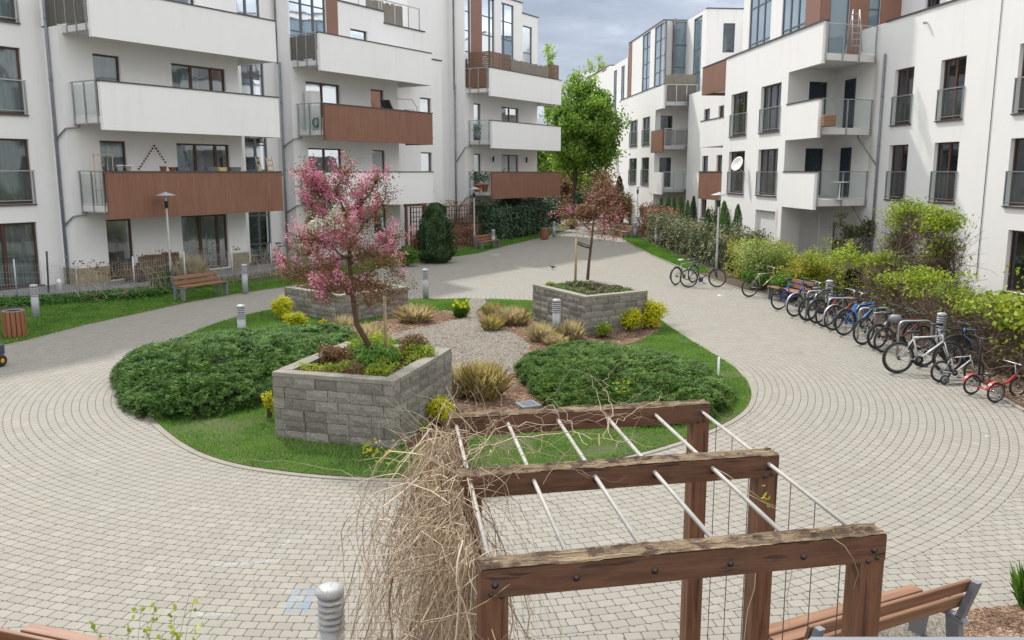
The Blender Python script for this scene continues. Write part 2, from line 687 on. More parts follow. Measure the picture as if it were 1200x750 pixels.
M = {}
M['stucco'] = stucco('white_stucco', (0.80, 0.797, 0.785), 0.11)
M['stucco_r'] = stucco('white_stucco_right', (0.82, 0.815, 0.80), 0.11, [(15.18, 36.77, 3.0, 8.9, 0.22), (15.5, 34.6, 0.2, 4.6, 0.25), (12.2, 39.6, 0.4, 2.6, 0.2)])
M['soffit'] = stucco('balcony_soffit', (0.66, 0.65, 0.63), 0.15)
M['brown'] = woodclad('brown_cladding', (0.185, 0.083, 0.049), (0.270, 0.132, 0.082), rough=0.55)
M['brown_flat'] = simple('brown_panel', (0.235, 0.115, 0.080), 0.5, var=0.08, scale=1.0)
M['winwood'] = simple('brown_window_frame', (0.085, 0.036, 0.022), 0.4, var=0.15)
M['wingrey'] = simple('grey_window_frame', (0.10, 0.11, 0.125), 0.4, var=0.1)
M['glass'] = glassmat('window_glass')
M['glassblue'] = glassmat('curtain_wall_glass', (0.20, 0.29, 0.34), 0.25)
M['clear'] = clearglass('railing_glass', 0.95, (0.50, 0.54, 0.53))
M['smoked'] = clearglass('smoked_railing_glass', 0.45, (0.22, 0.22, 0.21))
M['curtain'] = curtainmat('net_curtain', (0.80, 0.81, 0.80))
M['curtain2'] = curtainmat('green_grey_curtain', (0.40, 0.46, 0.44))
M['room_backing'] = simple('dark_room_backing', (0.19, 0.185, 0.178), 0.9, var=0.5, scale=1.3)  # dimness of the unlit interior is put into this colour
M['bluedoor'] = simple('dark_blue_door', (0.030, 0.042, 0.062), 0.25)
M['steel'] = simple('brushed_steel', (0.42, 0.43, 0.44), 0.35, metal=0.8, var=0.1)
M['galv'] = simple('galvanised_steel', (0.42, 0.43, 0.44), 0.55, metal=0.35, var=0.2)
M['pipe'] = simple('zinc_downpipe', (0.22, 0.24, 0.27), 0.5, metal=0.3, var=0.15)
M['coping'] = simple('dark_sheet_coping', (0.075, 0.073, 0.075), 0.5, metal=0.2, var=0.2)
M['plinth'] = groundmix('stone_plinth', [(0.20, 0.165, 0.10), (0.31, 0.26, 0.17), (0.38, 0.33, 0.24)], 2, 18, 0.6)
M['reed'] = woodclad('reed_screen', (0.16, 0.14, 0.115), (0.30, 0.27, 0.22), scale=2.0)
M['mesh_fabric'] = woodclad('grey_screen_fabric', (0.10, 0.092, 0.078), (0.17, 0.155, 0.13), scale=2.0)
M['louvre'] = woodclad('wooden_louvre', (0.12, 0.062, 0.036), (0.23, 0.125, 0.075), axis='x')
M['paving'] = make_paving()
M['terrace'] = terrace_pavers()
M['lawn'] = groundmix('lawn_soil', [(0.095, 0.080, 0.045), (0.075, 0.095, 0.035), (0.072, 0.120, 0.034)], 1.5, 60, 0.6)
M['soil'] = groundmix('soil', [(0.05, 0.038, 0.026), (0.09, 0.068, 0.048), (0.14, 0.11, 0.08)], 2.5, 40, 0.8)
M['mulch'] = groundmix('bark_mulch', [(0.06, 0.035, 0.024), (0.15, 0.090, 0.060), (0.27, 0.185, 0.13)], 3, 55, 0.9)
M['gravel'] = pebbles('pale_gravel', [(0.14, 0.122, 0.095), (0.24, 0.215, 0.175), (0.33, 0.305, 0.258), (0.19, 0.165, 0.128)])
M['stone'] = None
M['kerb'] = groundmix('concrete_kerb', [(0.21, 0.193, 0.162), (0.27, 0.25, 0.21), (0.31, 0.287, 0.245)], 1.5, 60, 0.3)
M['block'] = splitblock()
M['cap'] = groundmix('concrete_cap', [(0.185, 0.172, 0.145), (0.26, 0.243, 0.208), (0.33, 0.31, 0.268)], 4, 60, 0.4)
M['bark'] = groundmix('bark', [(0.045, 0.032, 0.024), (0.095, 0.068, 0.050), (0.15, 0.115, 0.085)], 12, 90, 0.8)
M['barkred'] = groundmix('reddish_bark', [(0.06, 0.035, 0.026), (0.13, 0.080, 0.058), (0.19, 0.13, 0.10)], 12, 90, 0.8)
M['pole'] = simple('pale_stake', (0.33, 0.25, 0.14), 0.8, var=0.25, scale=12)
M['twig'] = leafmat('dry_vine_stem', [(0.14, 0.098, 0.064), (0.29, 0.225, 0.155), (0.44, 0.365, 0.27)], 0.0, gain=1.55)
M['twigdark'] = leafmat('old_brown_stem', [(0.06, 0.040, 0.028), (0.13, 0.092, 0.064), (0.22, 0.165, 0.12)], 0.0, gain=1.1)
M['beam'] = woodclad('brown_stained_beam', (0.060, 0.023, 0.013), (0.125, 0.052, 0.030), axis='x', rough=0.6)
M['post'] = woodclad('brown_stained_post', (0.085, 0.034, 0.018), (0.155, 0.068, 0.038), scale=1.4, rough=0.6)
M['rod'] = simple('pale_grey_rod', (0.36, 0.345, 0.315), 0.6, var=0.15, scale=9)
M['cable'] = simple('rusty_cable', (0.10, 0.085, 0.07), 0.6, metal=0.3)
M['bolt'] = simple('dark_bolt', (0.06, 0.06, 0.065), 0.4, metal=0.8)
M['slat'] = woodclad('bench_slat', (0.155, 0.066, 0.032), (0.275, 0.130, 0.068), axis='x', rough=0.5)
M['slat_worn'] = woodclad('worn_bench_slat', (0.17, 0.080, 0.042), (0.31, 0.175, 0.10), axis='x', rough=0.7)
M['binwood'] = woodclad('bin_slat', (0.215, 0.080, 0.035), (0.33, 0.135, 0.062), rough=0.5)
M['greypaint'] = simple('grey_cast_iron', (0.17, 0.18, 0.20), 0.5, var=0.12)
M['darkmetal'] = simple('dark_metal', (0.030, 0.032, 0.036), 0.45, metal=0.3)
M['bollard'] = simple('light_grey_paint', (0.36, 0.37, 0.385), 0.45, var=0.12, scale=4)
M['opal'] = simple('opal_glass', (0.62, 0.63, 0.64), 0.25, var=0.05)
M['lens'] = simple('dark_grey_lens', (0.16, 0.165, 0.17), 0.4, var=0.1)  # dark grey, so gaps between the rings show as dark lines
M['white'] = simple('white_plastic', (0.74, 0.74, 0.73), 0.45, var=0.06)
M['terracotta'] = simple('terracotta', (0.42, 0.17, 0.085), 0.8)
M['greypot'] = simple('grey_pot', (0.11, 0.12, 0.135), 0.6)
M['palewood'] = simple('pale_wood', (0.48, 0.38, 0.25), 0.7, var=0.2)
M['rubber'] = simple('tyre_rubber', (0.018, 0.018, 0.019), 0.75)
M['alu'] = simple('aluminium', (0.40, 0.41, 0.42), 0.35, metal=0.85, var=0.1)
M['rim'] = simple('wheel_rim', (0.17, 0.17, 0.18), 0.4, metal=0.7, var=0.1)
M['black'] = simple('black_paint', (0.022, 0.023, 0.026), 0.35)
M['wicker'] = simple('brown_wicker', (0.12, 0.075, 0.042), 0.8, var=0.4, scale=40, bump=0.5)

# ================================================================== GROUND AND PAVING
def V2(pts, z):
    return [Vector((p[0], p[1], z)) for p in pts]


def GP(px, z=0.0):
    return [G(x, y, z) for x, y in px]


def struct(name, mb, m):
    o = mb.build(name, m)
    o['kind'] = 'structure'
    return o


struct('ground', MB().sheet([(-900, -300, -0.35), (900, -300, -0.35), (900, 1500, -0.35), (-900, 1500, -0.35)]), M['soil'])
# the courtyard paving
struct('paving', MB().prism([(-26, -3), (14, -3), (14, 9), (13.5, 40), (12, 62), (12, 110), (3, 110), (-2, 66), (-26, 40)], -0.4, 0.0), M['paving'])

# ---- central island
ISL = [G(*q) for q in [(888, 466), (884, 452), (872, 436), (855, 424), (828, 408), (795, 388), (772, 372)]]
ISL = [Vector((p.x, p.y, 0)) for p in ISL]
ISL += [Vector(q) for q in [(3.4, 25.6, 0), (2.3, 27.0, 0), (0.6, 27.7, 0), (-1.5, 28.1, 0), (-3.6, 28.0, 0), (-5.6, 27.4, 0), (-7.2, 26.2, 0), (-8.1, 24.4, 0), (-8.5, 22.2, 0), (-8.45, 19.8, 0), (-8.0, 17.6, 0), (-7.2, 15.5, 0)]]
ISL += [Vector((p.x, p.y, 0)) for p in [G(*q) for q in [(177, 499), (216, 529), (266, 547), (332, 557), (401, 563), (471, 565), (560, 563), (640, 556), (720, 543), (790, 525), (850, 502), (879, 484)]]]


def smooth_poly(P, it=2):
    for _ in range(it):
        Q = []
        n = len(P)
        for i in range(n):
            a, b = P[i], P[(i + 1) % n]
            Q.append(a * 0.75 + b * 0.25)
            Q.append(a * 0.25 + b * 0.75)
        P = Q
    return P


ISL = smooth_poly(ISL)


def inset(P, d):
    c = sum(P, Vector()) / len(P)
    out = []
    n = len(P)
    for i in range(n):
        tn = (P[(i + 1) % n] - P[i - 1])
        tn.normalize()
        nn = Vector((-tn.y, tn.x, 0))
        if (c - P[i]).dot(nn) < 0:
            nn = -nn
        out.append(P[i] + nn * d)
    return out


def ring(mb, A, B, z0, z1):
    n = len(A)
    vs = [(p.x, p.y, z1) for p in A] + [(p.x, p.y, z1) for p in B] + [(p.x, p.y, z0) for p in A] + [(p.x, p.y, z0) for p in B]
    fs = []
    for i in range(n):
        j = (i + 1) % n
        fs += [(i, j, n + j, n + i), (2 * n + i, 2 * n + j, j, i), (n + i, n + j, 3 * n + j, 3 * n + i)]
    return mb.add(vs, fs)


IN1 = inset(ISL, 0.10)
struct('kerb', ring(MB(), ISL, IN1, -0.05, 0.014), M['kerb'])
struct('lawn', MB().prism([(p.x, p.y) for p in IN1], -0.05, 0.025), M['lawn'])

mul1 = GP([(402, 392), (440, 378), (462, 370), (500, 365), (560, 366), (612, 368), (650, 392), (700, 408), (700, 440), (668, 484), (615, 498), (545, 502), (492, 528), (470, 530), (500, 480), (525, 440), (480, 400)])
struct('mulch_bed', MB().prism([(p.x, p.y) for p in smooth_poly(mul1)], -0.05, 0.032), M['mulch'])
mul2 = GP([(690, 411), (722, 409), (750, 401), (776, 387), (768, 372), (740, 362), (690, 388), (676, 398)])
struct('mulch_bed.001', MB().prism([(p.x, p.y) for p in mul2], -0.05, 0.034), M['mulch'])
gra = GP([(548, 351), (569, 351), (570, 358), (553, 369), (572, 380), (600, 392), (622, 404), (618, 420), (606, 440), (572, 446), (540, 444), (524, 440), (520, 424), (505, 407), (470, 395), (462, 402), (448, 396), (480, 388), (520, 380), (553, 372), (551, 362)])
GRAVEL = smooth_poly(gra)
struct('gravel_path', MB().prism([(p.x, p.y) for p in GRAVEL], -0.05, 0.036), M['gravel'])

# ---- grass strips along the left edge, rising to the fence
LE = [G(*q) for q in [(-140, 438), (-60, 418), (26, 400), (50, 394), (100, 381), (160, 368), (224, 354), (280, 344), (330, 337)]] + [G(*q) for q in [(400, 325), (457, 312), (533, 301), (560, 297), (590, 289), (640, 277), (680, 265)]]
LO = []
for i, p in enumerate(LE):
    a = LE[min(i + 1, len(LE) - 1)] - LE[max(i - 1, 0)]
    a.normalize()
    LO.append(p + Vector((-a.y, a.x, 0)) * (2.6 if i > 6 else 3.4))
mb = MB()
n_ = len(LE)
vs = []
for i in range(n_):
    d = (LO[i] - LE[i])
    for k in range(5):
        q = LE[i] + d * (k / 4)
        vs.append((q.x, q.y, 0.012 + 0.17 * (k / 4) ** 1.3))
fs = [(i * 5 + k, (i + 1) * 5 + k, (i + 1) * 5 + k + 1, i * 5 + k + 1) for i in range(n_ - 1) for k in range(4)]
mb.add(vs, fs, True)
struct('grass_verge', mb, M['lawn'])
kb = MB()
for i in range(n_ - 1):
    a, b = LE[i], LE[i + 1]
    t_ = (b - a).normalized()
    q = Vector((t_.y, -t_.x, 0)) * 0.06
    kb.hexa([Vector((p.x, p.y, z)) for z in (-0.05, 0.010) for p in (a, b, b + q, a + q)])
struct('kerb.001', kb, M['kerb'])
# bare soil behind the verge and the raised terraces in front of the left building
sb = MB()
vs = []
for p in LO:
    vs.append((p.x, p.y, 0.175))
for p in LO:
    vs.append((p.x - 9, p.y + 4, 0.19))
sb.add(vs, [(i, i + 1, n_ + i + 1, n_ + i) for i in range(n_ - 1)])
struct('soil', sb, M['soil'])

# ---- right side: soil and mulch beyond the paving
RE = [(9.15, -3), (9.1, 3), (9.1, 12.5), (9.05, 14.6), (9.3, 15.8), (9.75, 19), (9.9, 23), (9.2, 27), (8.4, 31), (7.75, 36), (7.3, 41), (6.95, 48), (6.9, 53), (7.3, 60), (8.0, 75)]
RE = [(9.05, 14.5), (9.2, 15.8), (9.75, 19), (9.9, 23), (9.2, 27), (8.3, 30), (7.75, 34), (7.42, 38.1), (7.1, 43), (6.92, 53.3), (7.2, 62), (8.0, 78)]
rb = MB()
vs = [(x, y, 0.02) for x, y in RE] + [(x + 16, y, 0.06) for x, y in RE]
n2 = len(RE)
rb.add(vs, [(i, i + 1, n2 + i + 1, n2 + i) for i in range(n2 - 1)])
rb.prism([(9.05, 14.5), (9.05, 14.4), (25, 13.5), (25, 14.5)], -0.05, 0.02)
struct('planting_bed', rb, M['soil'])
gl = [(7.1, 43), (7.42, 38.1), (7.62, 35.6), (8.3, 35.4), (8.5, 38), (8.3, 43), (8.2, 53), (8.4, 62), (7.2, 62), (6.92, 53.3)]
struct('lawn.001', MB().prism(gl, -0.05, 0.035), M['lawn'])
rb = MB()
for a, b in zip(RE[:-1], RE[1:]):
    a, b = Vector((*a, 0)), Vector((*b, 0))
    t_ = (b - a).normalized()
    q = Vector((-t_.y, t_.x, 0)) * 0.08
    rb.hexa([Vector((p.x, p.y, z)) for z in (-0.05, 0.035) for p in (a, b, b + q, a + q)])
struct('kerb.002', rb, M['kerb'])
# bed under the bench at the lower right and along the near edge
nb = GP([(1010, 748), (1060, 722), (1112, 719), (1182, 712), (1260, 706), (1400, 700)])
nb = [(p.x, p.y) for p in nb] + [(9.5, 2.0), (2.0, 2.0), (1.6, 5.6)]
struct('mulch_bed.002', MB().prism(nb, -0.05, 0.02), M['mulch'])
gb = GP([(1020, 750), (1066, 727), (1112, 722), (1128, 735), (1100, 760), (1020, 790)])
struct('gravel_path.001', MB().prism([(p.x, p.y) for p in gb], -0.05, 0.026), M['gravel'])
struct('planting_bed.001', MB().prism([(-9, 2.0), (-9, 7.3), (-4.6, 6.2), (-3.0, 5.2), (-1.2, 5.0), (1.6, 5.4), (2.0, 2.0)], -0.05, 0.018), M['soil'])

# ================================================================== BUILDINGS
FL = Frame(0.63, 1, 1)          # long left building
FA = Frame(-0.12, 1, -1)        # near part of the right building
FB = Frame(-0.086, 1, -1)       # bay part of the right building
TA = 15.7 * FA.n.x + 32.4 * FA.n.y
TB = 12.0 * FB.n.x + 42.1 * FB.n.y
SL = [0.28, 3.05, 6.0, 8.95, 11.9, 14.85]


def wall(mb, F, t, s0, s1, z0, z1, holes=(), depth=0.2):
    hs_ = [(max(a, s0), min(b, s1), max(c, z0), min(d, z1)) for a, b, c, d in holes if b > s0 and a < s1 and d > z0 and c < z1]
    S = sorted({s0, s1, *[h[0] for h in hs_], *[h[1] for h in hs_]})
    Z = sorted({z0, z1, *[h[2] for h in hs_], *[h[3] for h in hs_]})
    for i in range(len(S) - 1):
        for j in range(len(Z) - 1):
            cs, cz = (S[i] + S[i + 1]) / 2, (Z[j] + Z[j + 1]) / 2
            if any(h[0] < cs < h[1] and h[2] < cz < h[3] for h in hs_):
                continue
            mb.add([F.P(S[i], t, Z[j]), F.P(S[i + 1], t, Z[j]), F.P(S[i + 1], t, Z[j + 1]), F.P(S[i], t, Z[j + 1])], [(0, 1, 2, 3)])
    for a, b, c, d in hs_:
        q = [F.P(a, t, c), F.P(b, t, c), F.P(b, t, d), F.P(a, t, d)]
        r = [F.P(a, t - depth, c), F.P(b, t - depth, c), F.P(b, t - depth, d), F.P(a, t - depth, d)]
        mb.add(q + r, [(0, 1, 5, 4), (1, 2, 6, 5), (2, 3, 7, 6), (3, 0, 4, 7)])


def face(mb, F, s0, t0, s1, t1, z0, z1):
    mb.add([F.P(s0, t0, z0), F.P(s1, t1, z0), F.P(s1, t1, z1), F.P(s0, t0, z1)], [(0, 1, 2, 3)])


def roof(mb, F, s0, s1, t0, t1, z):
    mb.add([F.P(s0, t0, z), F.P(s1, t0, z), F.P(s1, t1, z), F.P(s0, t1, z)], [(0, 1, 2, 3)])


wcount = [0]


def window(bld, F, t, s0, s1, z0, z1, panes=(0.5,), fm='winwood', rail=False, sill=True, curt=None, depth=0.14, glass='glass', trans=(), name='window', fw=0.065):
    """one window; panes = positions of the mullions as fractions, trans = transoms as fractions"""
    wcount[0] += 1
    k = wcount[0]
    f = MB()
    tf, tb = t - depth + 0.035, t - depth - 0.035
    f.fbox(F, s0, s1, tb, tf, z0, z0 + fw)
    f.fbox(F, s0, s1, tb, tf, z1 - fw, z1)
    f.fbox(F, s0, s0 + fw, tb, tf, z0 + fw, z1 - fw)
    f.fbox(F, s1 - fw, s1, tb, tf, z0 + fw, z1 - fw)
    for p in panes:
        c = s0 + (s1 - s0) * p
        wd = fw * 0.85
        f.fbox(F, c - wd, c + wd, tb, tf + 0.004, z0 + fw, z1 - fw)
    for p in trans:
        c = z0 + (z1 - z0) * p
        f.fbox(F, s0 + fw, s1 - fw, tb + 0.003, tf - 0.003, c - fw * 0.45, c + fw * 0.45)
    o = f.build(name, M[fm], bld)
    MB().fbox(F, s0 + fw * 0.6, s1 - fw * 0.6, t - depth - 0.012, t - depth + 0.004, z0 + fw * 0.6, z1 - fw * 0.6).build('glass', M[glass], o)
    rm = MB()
    rm.fbox(F, s0 - 0.22, s1 + 0.22, t - depth - 0.62, t - depth - 0.58, z0 - 0.15, z1 + 0.15)  # flat dark panel standing in for the unlit interior
    rm.build('room_backing', M['room_backing'], o)
    if curt is None:
        curt = [1, 1, 2, 3, 1, 4][k % 6]
    if curt:
        cb = MB()
        sp = {1: (0.0, 1.0, 0.0), 2: (0.45, 1.0, 0.0), 3: (0.0, 0.55, 0.0), 4: (0.0, 1.0, 0.5)}[curt]
        a, b = s0 + (s1 - s0) * sp[0], s0 + (s1 - s0) * sp[1]
        N = max(8, int((b - a) / 0.035))
        zb = z0 + 0.05 + (z1 - z0) * sp[2]
        vs = []
        for i in range(N + 1):
            ss = a + (b - a) * i / N
            tt = t - depth - 0.09 + 0.028 * math.sin(i * 1.35 + k) + 0.015 * math.sin(i * 0.43)
            vs += [F.P(ss, tt, zb), F.P(ss, tt, z1 - 0.03)]
        cb.add(vs, [(2 * i, 2 * i + 2, 2 * i + 3, 2 * i + 1) for i in range(N)], True)
        cb.build('curtain', M['curtain'] if k % 3 else M['curtain2'], o)
    if sill:
        MB().fbox(F, s0 - 0.06, s1 + 0.06, t - depth + 0.03, t + 0.07, z0 - 0.05, z0 - 0.002).build('sill', M['coping'], o)
    if rail:
        b = MB()
        tr = t + 0.03
        for c in (s0 - 0.02, s1 + 0.02):
            b.fbox(F, c - 0.02, c + 0.02, tr - 0.02, tr + 0.02, z0 + 0.02, z0 + 1.1)
        b.fbox(F, s0 - 0.06, s1 + 0.06, tr - 0.022, tr + 0.022, z0 + 1.08, z0 + 1.12)
        b.fbox(F, s0, s1, tr - 0.015, tr + 0.015, z0 + 0.10, z0 + 0.13)
        b.build('railing', M['steel'], o)
        MB().fbox(F, s0 + 0.02, s1 - 0.02, tr - 0.006, tr + 0.006, z0 + 0.15, z0 + 1.04).build('railing_glass', M['clear'], o)
    return o


def balcony(bld, F, s0, s1, tw, tf, slab, pm='stucco', side='near', infill='clear', top=1.1, posts=3, label=None):
    """cantilevered balcony: solid front panel between s0 and s1 and an open glazed end"""
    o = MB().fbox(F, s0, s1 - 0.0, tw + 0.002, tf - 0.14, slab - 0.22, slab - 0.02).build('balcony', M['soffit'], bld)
    p = MB()
    p.fbox(F, s0, s1, tf - 0.14, tf, slab - 0.46, slab + top)
    # far end closed by a short return
    p.fbox(F, s1 - 0.14, s1, tw + 0.003, tf - 0.142, slab - 0.46, slab + top)
    p = p.build('parapet', M[pm], o)
    MB().fbox(F, s0 - 0.02, s1 + 0.02, tf - 0.17, tf + 0.03, slab + top + 0.001, slab + top + 0.045).build('coping', M['coping'], o)
    r = MB()
    ss = s0 + 0.06
    q = (tf - 0.22) - (tw + 0.10)
    for i in range(posts):
        c = tw + 0.10 + q * i / (posts - 1)
        r.fbox(F, ss - 0.10, ss - 0.05, c - 0.022, c + 0.022, slab - 0.30, slab + top + 0.02)
    r.fbox(F, ss - 0.10, ss - 0.05, tw + 0.03, tf - 0.16, slab + top + 0.022, slab + top + 0.06)
    r.fbox(F, ss - 0.05, ss + 0.0, tw + 0.03, tf - 0.16, slab - 0.26, slab - 0.02)
    r.build('railing', M['steel'], o)
    MB().fbox(F, ss - 0.08, ss - 0.065, tw + 0.08, tf - 0.22, slab + 0.06, slab + top - 0.06).build('railing_panel', M[infill], o)
    return o


def pipe(bld, F, s, t, z0, z1, branches=()):
    b = MB()
    b.tube([F.P(s, t + 0.08, z0), F.P(s, t + 0.08, z1)], 0.05, 10)
    z = z0 + 1
    while z < z1:
        b.tube([F.P(s, t + 0.08, z), F.P(s, t + 0.08, z + 0.05)], 0.062, 10)
        z += 2.0
    for (s1, t1, za, zb) in branches:
        b.tube([F.P(s1, t1, za + 0.12), F.P(s1, t1, za), F.P(s, t + 0.08, zb)], 0.032, 8)
    return b.build('downpipe', M['pipe'], bld)


# ------------------------------------------------------------------ left building
LB = empty('apartment_building', FL.P(28, -30, 0), 0, 'long white apartment building on the left with three stepped bays of white and brown balconies', 'building')
LBm = Matrix.Translation(-Vector(LB.location))


def finish(root):
    """children were made in world coordinates: shift their meshes so they hang under the root"""
    loc = Vector(root.location)
    inv = Matrix.Rotation(-root.rotation_euler.z, 4, 'Z') @ Matrix.Translation(-loc)
    done = set()

    def rec(o):
        for ch in kids.get(o.name, []):
            if ch.data is not None and ch.data.name not in done:
                ch.data.transform(inv)
                done.add(ch.data.name)
            rec(ch)
    kids = {}
    for q in bpy.data.objects:
        if q.parent is not None:
            kids.setdefault(q.parent.name, []).append(q)
    rec(root)


W = MB()
Lt = [(-26.85, -28.5), (-27.3, -29.0), (-28.0, -29.7)]     # balcony front / loggia wall, per bay
TBK = [-29.4, -29.9, -30.8]
# far-left flush wall with french windows
fl_h = []
for lv in range(0, 4):
    z0 = SL[lv] + (0.02 if lv == 0 else 0.05)
    fl_h.append((14.0, 16.15, z0, SL[lv] + 2.2))
    fl_h.append((9.0, 11.0, z0, SL[lv] + 2.2))
wall(W, FL, -29.4, 4, 16.95, -0.2, 15, fl_h, 0.2)
face(W, FL, 16.95, -29.4, 16.95, -28.5, -0.2, 8.95)
# bay one
l1 = []
for lv in range(0, 4):
    zs = SL[lv] + 0.04
    l1.append((18.12, 19.15, zs, SL[lv] + 2.2))
    l1.append((21.25, 23.75 if lv else 23.45, zs if lv < 2 else zs, SL[lv] + 2.2))
wall(W, FL, -28.5, 16.95, 24.39, -0.2, 9.0, l1[:6], 0.2)
face(W, FL, 24.39, -28.5, 24.39, -29.9, -0.2, 9.0)
roof(W, FL, 16.95, 24.39, -28.5, -33, 9.0)
wall(W, FL, -29.9, 16.95, 27.72, 9.0, 15.2, [(25.7, 26.95, 9.0, 14.9), (21.25, 23.6, 9.0, 11.2), (18.1, 19.1, 9.0, 11.2)], 0.2)
wall(W, FL, -29.9, 24.39, 27.72, -0.2, 9.0, [(25.75, 27.0, -0.1, 9.0)], 0.2)
face(W, FL, 27.72, -29.9, 27.72, -29.0, -0.2, 15.2)
# bay two
l2 = []
for lv in range(0, 3):
    zs = SL[lv] + 0.04
    l2.append((28.6, 30.8, zs, SL[lv] + 2.2) if lv else (28.3, 29.15, zs, SL[lv] + 2.2))
    l2.append((32.95, 33.95, SL[lv] + (0.04 if lv else 0.9), SL[lv] + 2.2))
wall(W, FL, -29.0, 27.72, 35.03, -0.2, 9.0, l2, 0.2)
wall(W, FL, -29.05, 27.72, 30.85, 9.0, 15.2, [(27.85, 30.1, 9.05, 14.8)], 0.15)
wall(W, FL, -29.05, 30.85, 34.15, 9.0, 12.0, [(31.7, 32.9, 9.0, 10.9)], 0.15)
wall(W, FL, -29.05, 34.15, 37.4, 9.0, 11.45)
face(W, FL, 37.4, -29.05, 37.4, -34, 9.0, 11.45)
face(W, FL, 34.15, -29.05, 34.15, -34, 11.45, 12.0)
face(W, FL, 30.85, -29.05, 30.85, -36, 12.0, 15.2)
roof(W, FL, 27.72, 37.4, -29.05, -34, 9.0)
roof(W, FL, 30.85, 37.4, -29.3, -34, 11.3)
roof(W, FL, 27.72, 30.85, -29.05, -36, 15.2)
roof(W, FL, 16.95, 27.72, -29.9, -36, 15.2)
face(W, FL, 35.03, -29.0, 35.03, -29.9, -0.2, 9.0)
l2b = [(38.0, 39.0, SL[lv] + 0.04 if lv else 1.4, SL[lv] + 2.2) for lv in range(3)]
wall(W, FL, -29.9, 35.03, 40.0, -0.2, 10.3, l2b, 0.18)
wall(W, FL, -30.8, 38.2, 41.95, 9.0, 15.6)
wall(W, FL, -30.8, 40.0, 41.95, -0.2, 9.0)
face(W, FL, 40.0, -29.9, 40.0, -30.8, -0.2, 10.3)
roof(W, FL, 35.03, 40.0, -29.9, -30.8, 10.3)
face(W, FL, 38.2, -30.8, 38.2, -38, 9.0, 15.6)
# bay three
face(W, FL, 41.95, -30.8, 41.95, -29.7, -0.2, 14.7)
l3 = []
for lv in range(0, 3):
    zs = SL[lv] + 0.04
    l3.append((42.87, 43.65, zs, SL[lv] + 2.2))
    l3.append((45.92, 47.97, zs, SL[lv] + 2.2))
wall(W, FL, -29.7, 41.95, 50.3, -0.2, 9.0, l3, 0.2)
l3t = [(42.05, 42.62, 9.05, 14.4), (43.78, 45.15, 9.05, 14.4), (45.92, 47.35, 9.05, 14.4)]
wall(W, FL, -29.7, 41.95, 48.36, 9.0, 14.7, l3t, 0.15)
wall(W, FL, -29.7, 48.36, 50.3, 9.0, 14.1, [(48.45, 49.6, 9.05, 13.4)], 0.15)
face(W, FL, 50.3, -29.7, 50.3, -40, -0.2, 14.1)
face(W, FL, 48.36, -29.7, 48.36, -40, 14.1, 14.7)
roof(W, FL, 41.95, 48.36, -29.7, -40, 14.7)
roof(W, FL, 48.36, 50.3, -29.7, -40, 14.1)
roof(W, FL, 38.2, 41.95, -30.8, -40, 15.6)
# back and near end
wall(W, FL, -42, 4, 50.3, -0.2, 14)
face(W, FL, 4, -29.4, 4, -42, -0.2, 15)
face(W, FL, 50.3, -29.7, 50.3, -42, -0.2, 14)
roof(W, FL, 4, 16.95, -29.4, -42, 15)
W.build('wall', M['stucco'], LB)
# copings on the parapets and roof edges
def each(name, m, parent, F, boxes):
    for q in boxes:
        MB().fbox(F, *q).build(name, M[m], parent)


each('coping', 'coping', LB, FL, [(a - 0.03, b + 0.03, t - 0.25, t + 0.05, z + 0.001, z + 0.06) for a, b, t, z in ((30.85, 34.15, -29.05, 12.0), (34.15, 37.4, -29.05, 11.45), (35.03, 40.0, -29.9, 10.3), (41.95, 48.36, -29.7, 14.7), (48.36, 50.3, -29.7, 14.1))])
# stone plinth
each('plinth', 'plinth', LB, FL, [(a, b, t + 0.001, t + 0.05, -0.1, 0.85) for a, b, t in ((16.9, 18.1, -28.5), (19.17, 21.2, -28.5), (23.5, 24.42, -28.5), (27.68, 28.25, -29.0))] + [(16.9, 16.949, -29.33, -28.502, -0.1, 0.85)])
# windows
for lv in range(0, 4):
    z0 = SL[lv] + 0.05
    window(LB, FL, -29.4, 14.0, 16.15, z0, SL[lv] + 2.2, (0.5,), rail=lv > 0, curt=1, sill=True)
    window(LB, FL, -29.4, 9.0, 11.0, z0, SL[lv] + 2.2, (0.5,), rail=lv > 0, curt=2, sill=True)
for lv in range(0, 3):
    z0 = SL[lv] + 0.04
    window(LB, FL, -28.5, 18.12, 19.15, z0, SL[lv] + 2.2, (), sill=False, curt=[0, 4, 4][lv], name='balcony_door')
    window(LB, FL, -28.5, 21.25, 23.75 if lv else 23.45, z0, SL[lv] + 2.2, (0.37, 0.75) if lv else (0.42, 0.8), sill=False, curt=[1, 3, 3][lv])
for lv in range(0, 3):
    z0 = SL[lv] + 0.04
    if lv:
        window(LB, FL, -29.0, 28.6, 30.8, z0, SL[lv] + 2.2, (0.5,), sill=False, curt=1)
        window(LB, FL, -29.0, 32.95, 33.95, z0, SL[lv] + 2.2, (), sill=False, curt=[0, 2, 0][lv])
    else:
        window(LB, FL, -29.0, 28.3, 29.15, z0, SL[lv] + 2.2, (), sill=False, curt=0, name='entrance_door', fm='wingrey')
        window(LB, FL, -29.0, 32.95, 33.95, SL[0] + 0.9, SL[0] + 2.2, (), sill=True, curt=0)
    window(LB, FL, -29.9, 38.0, 39.0, z0 if lv else 1.4, SL[lv] + 2.2, (), sill=True, rail=lv > 0, curt=0)
    window(LB, FL, -29.7, 42.87, 43.65, z0, SL[lv] + 2.2, (), sill=False, curt=[0, 2, 0][lv], name='balcony_door')
    window(LB, FL, -29.7, 45.92, 47.97, z0, SL[lv] + 2.2, (0.5,), sill=False, curt=[0, 0, 1][lv])
window(LB, FL, -29.9, 18.1, 19.1, 9.05, 11.2, (), sill=False, curt=4)
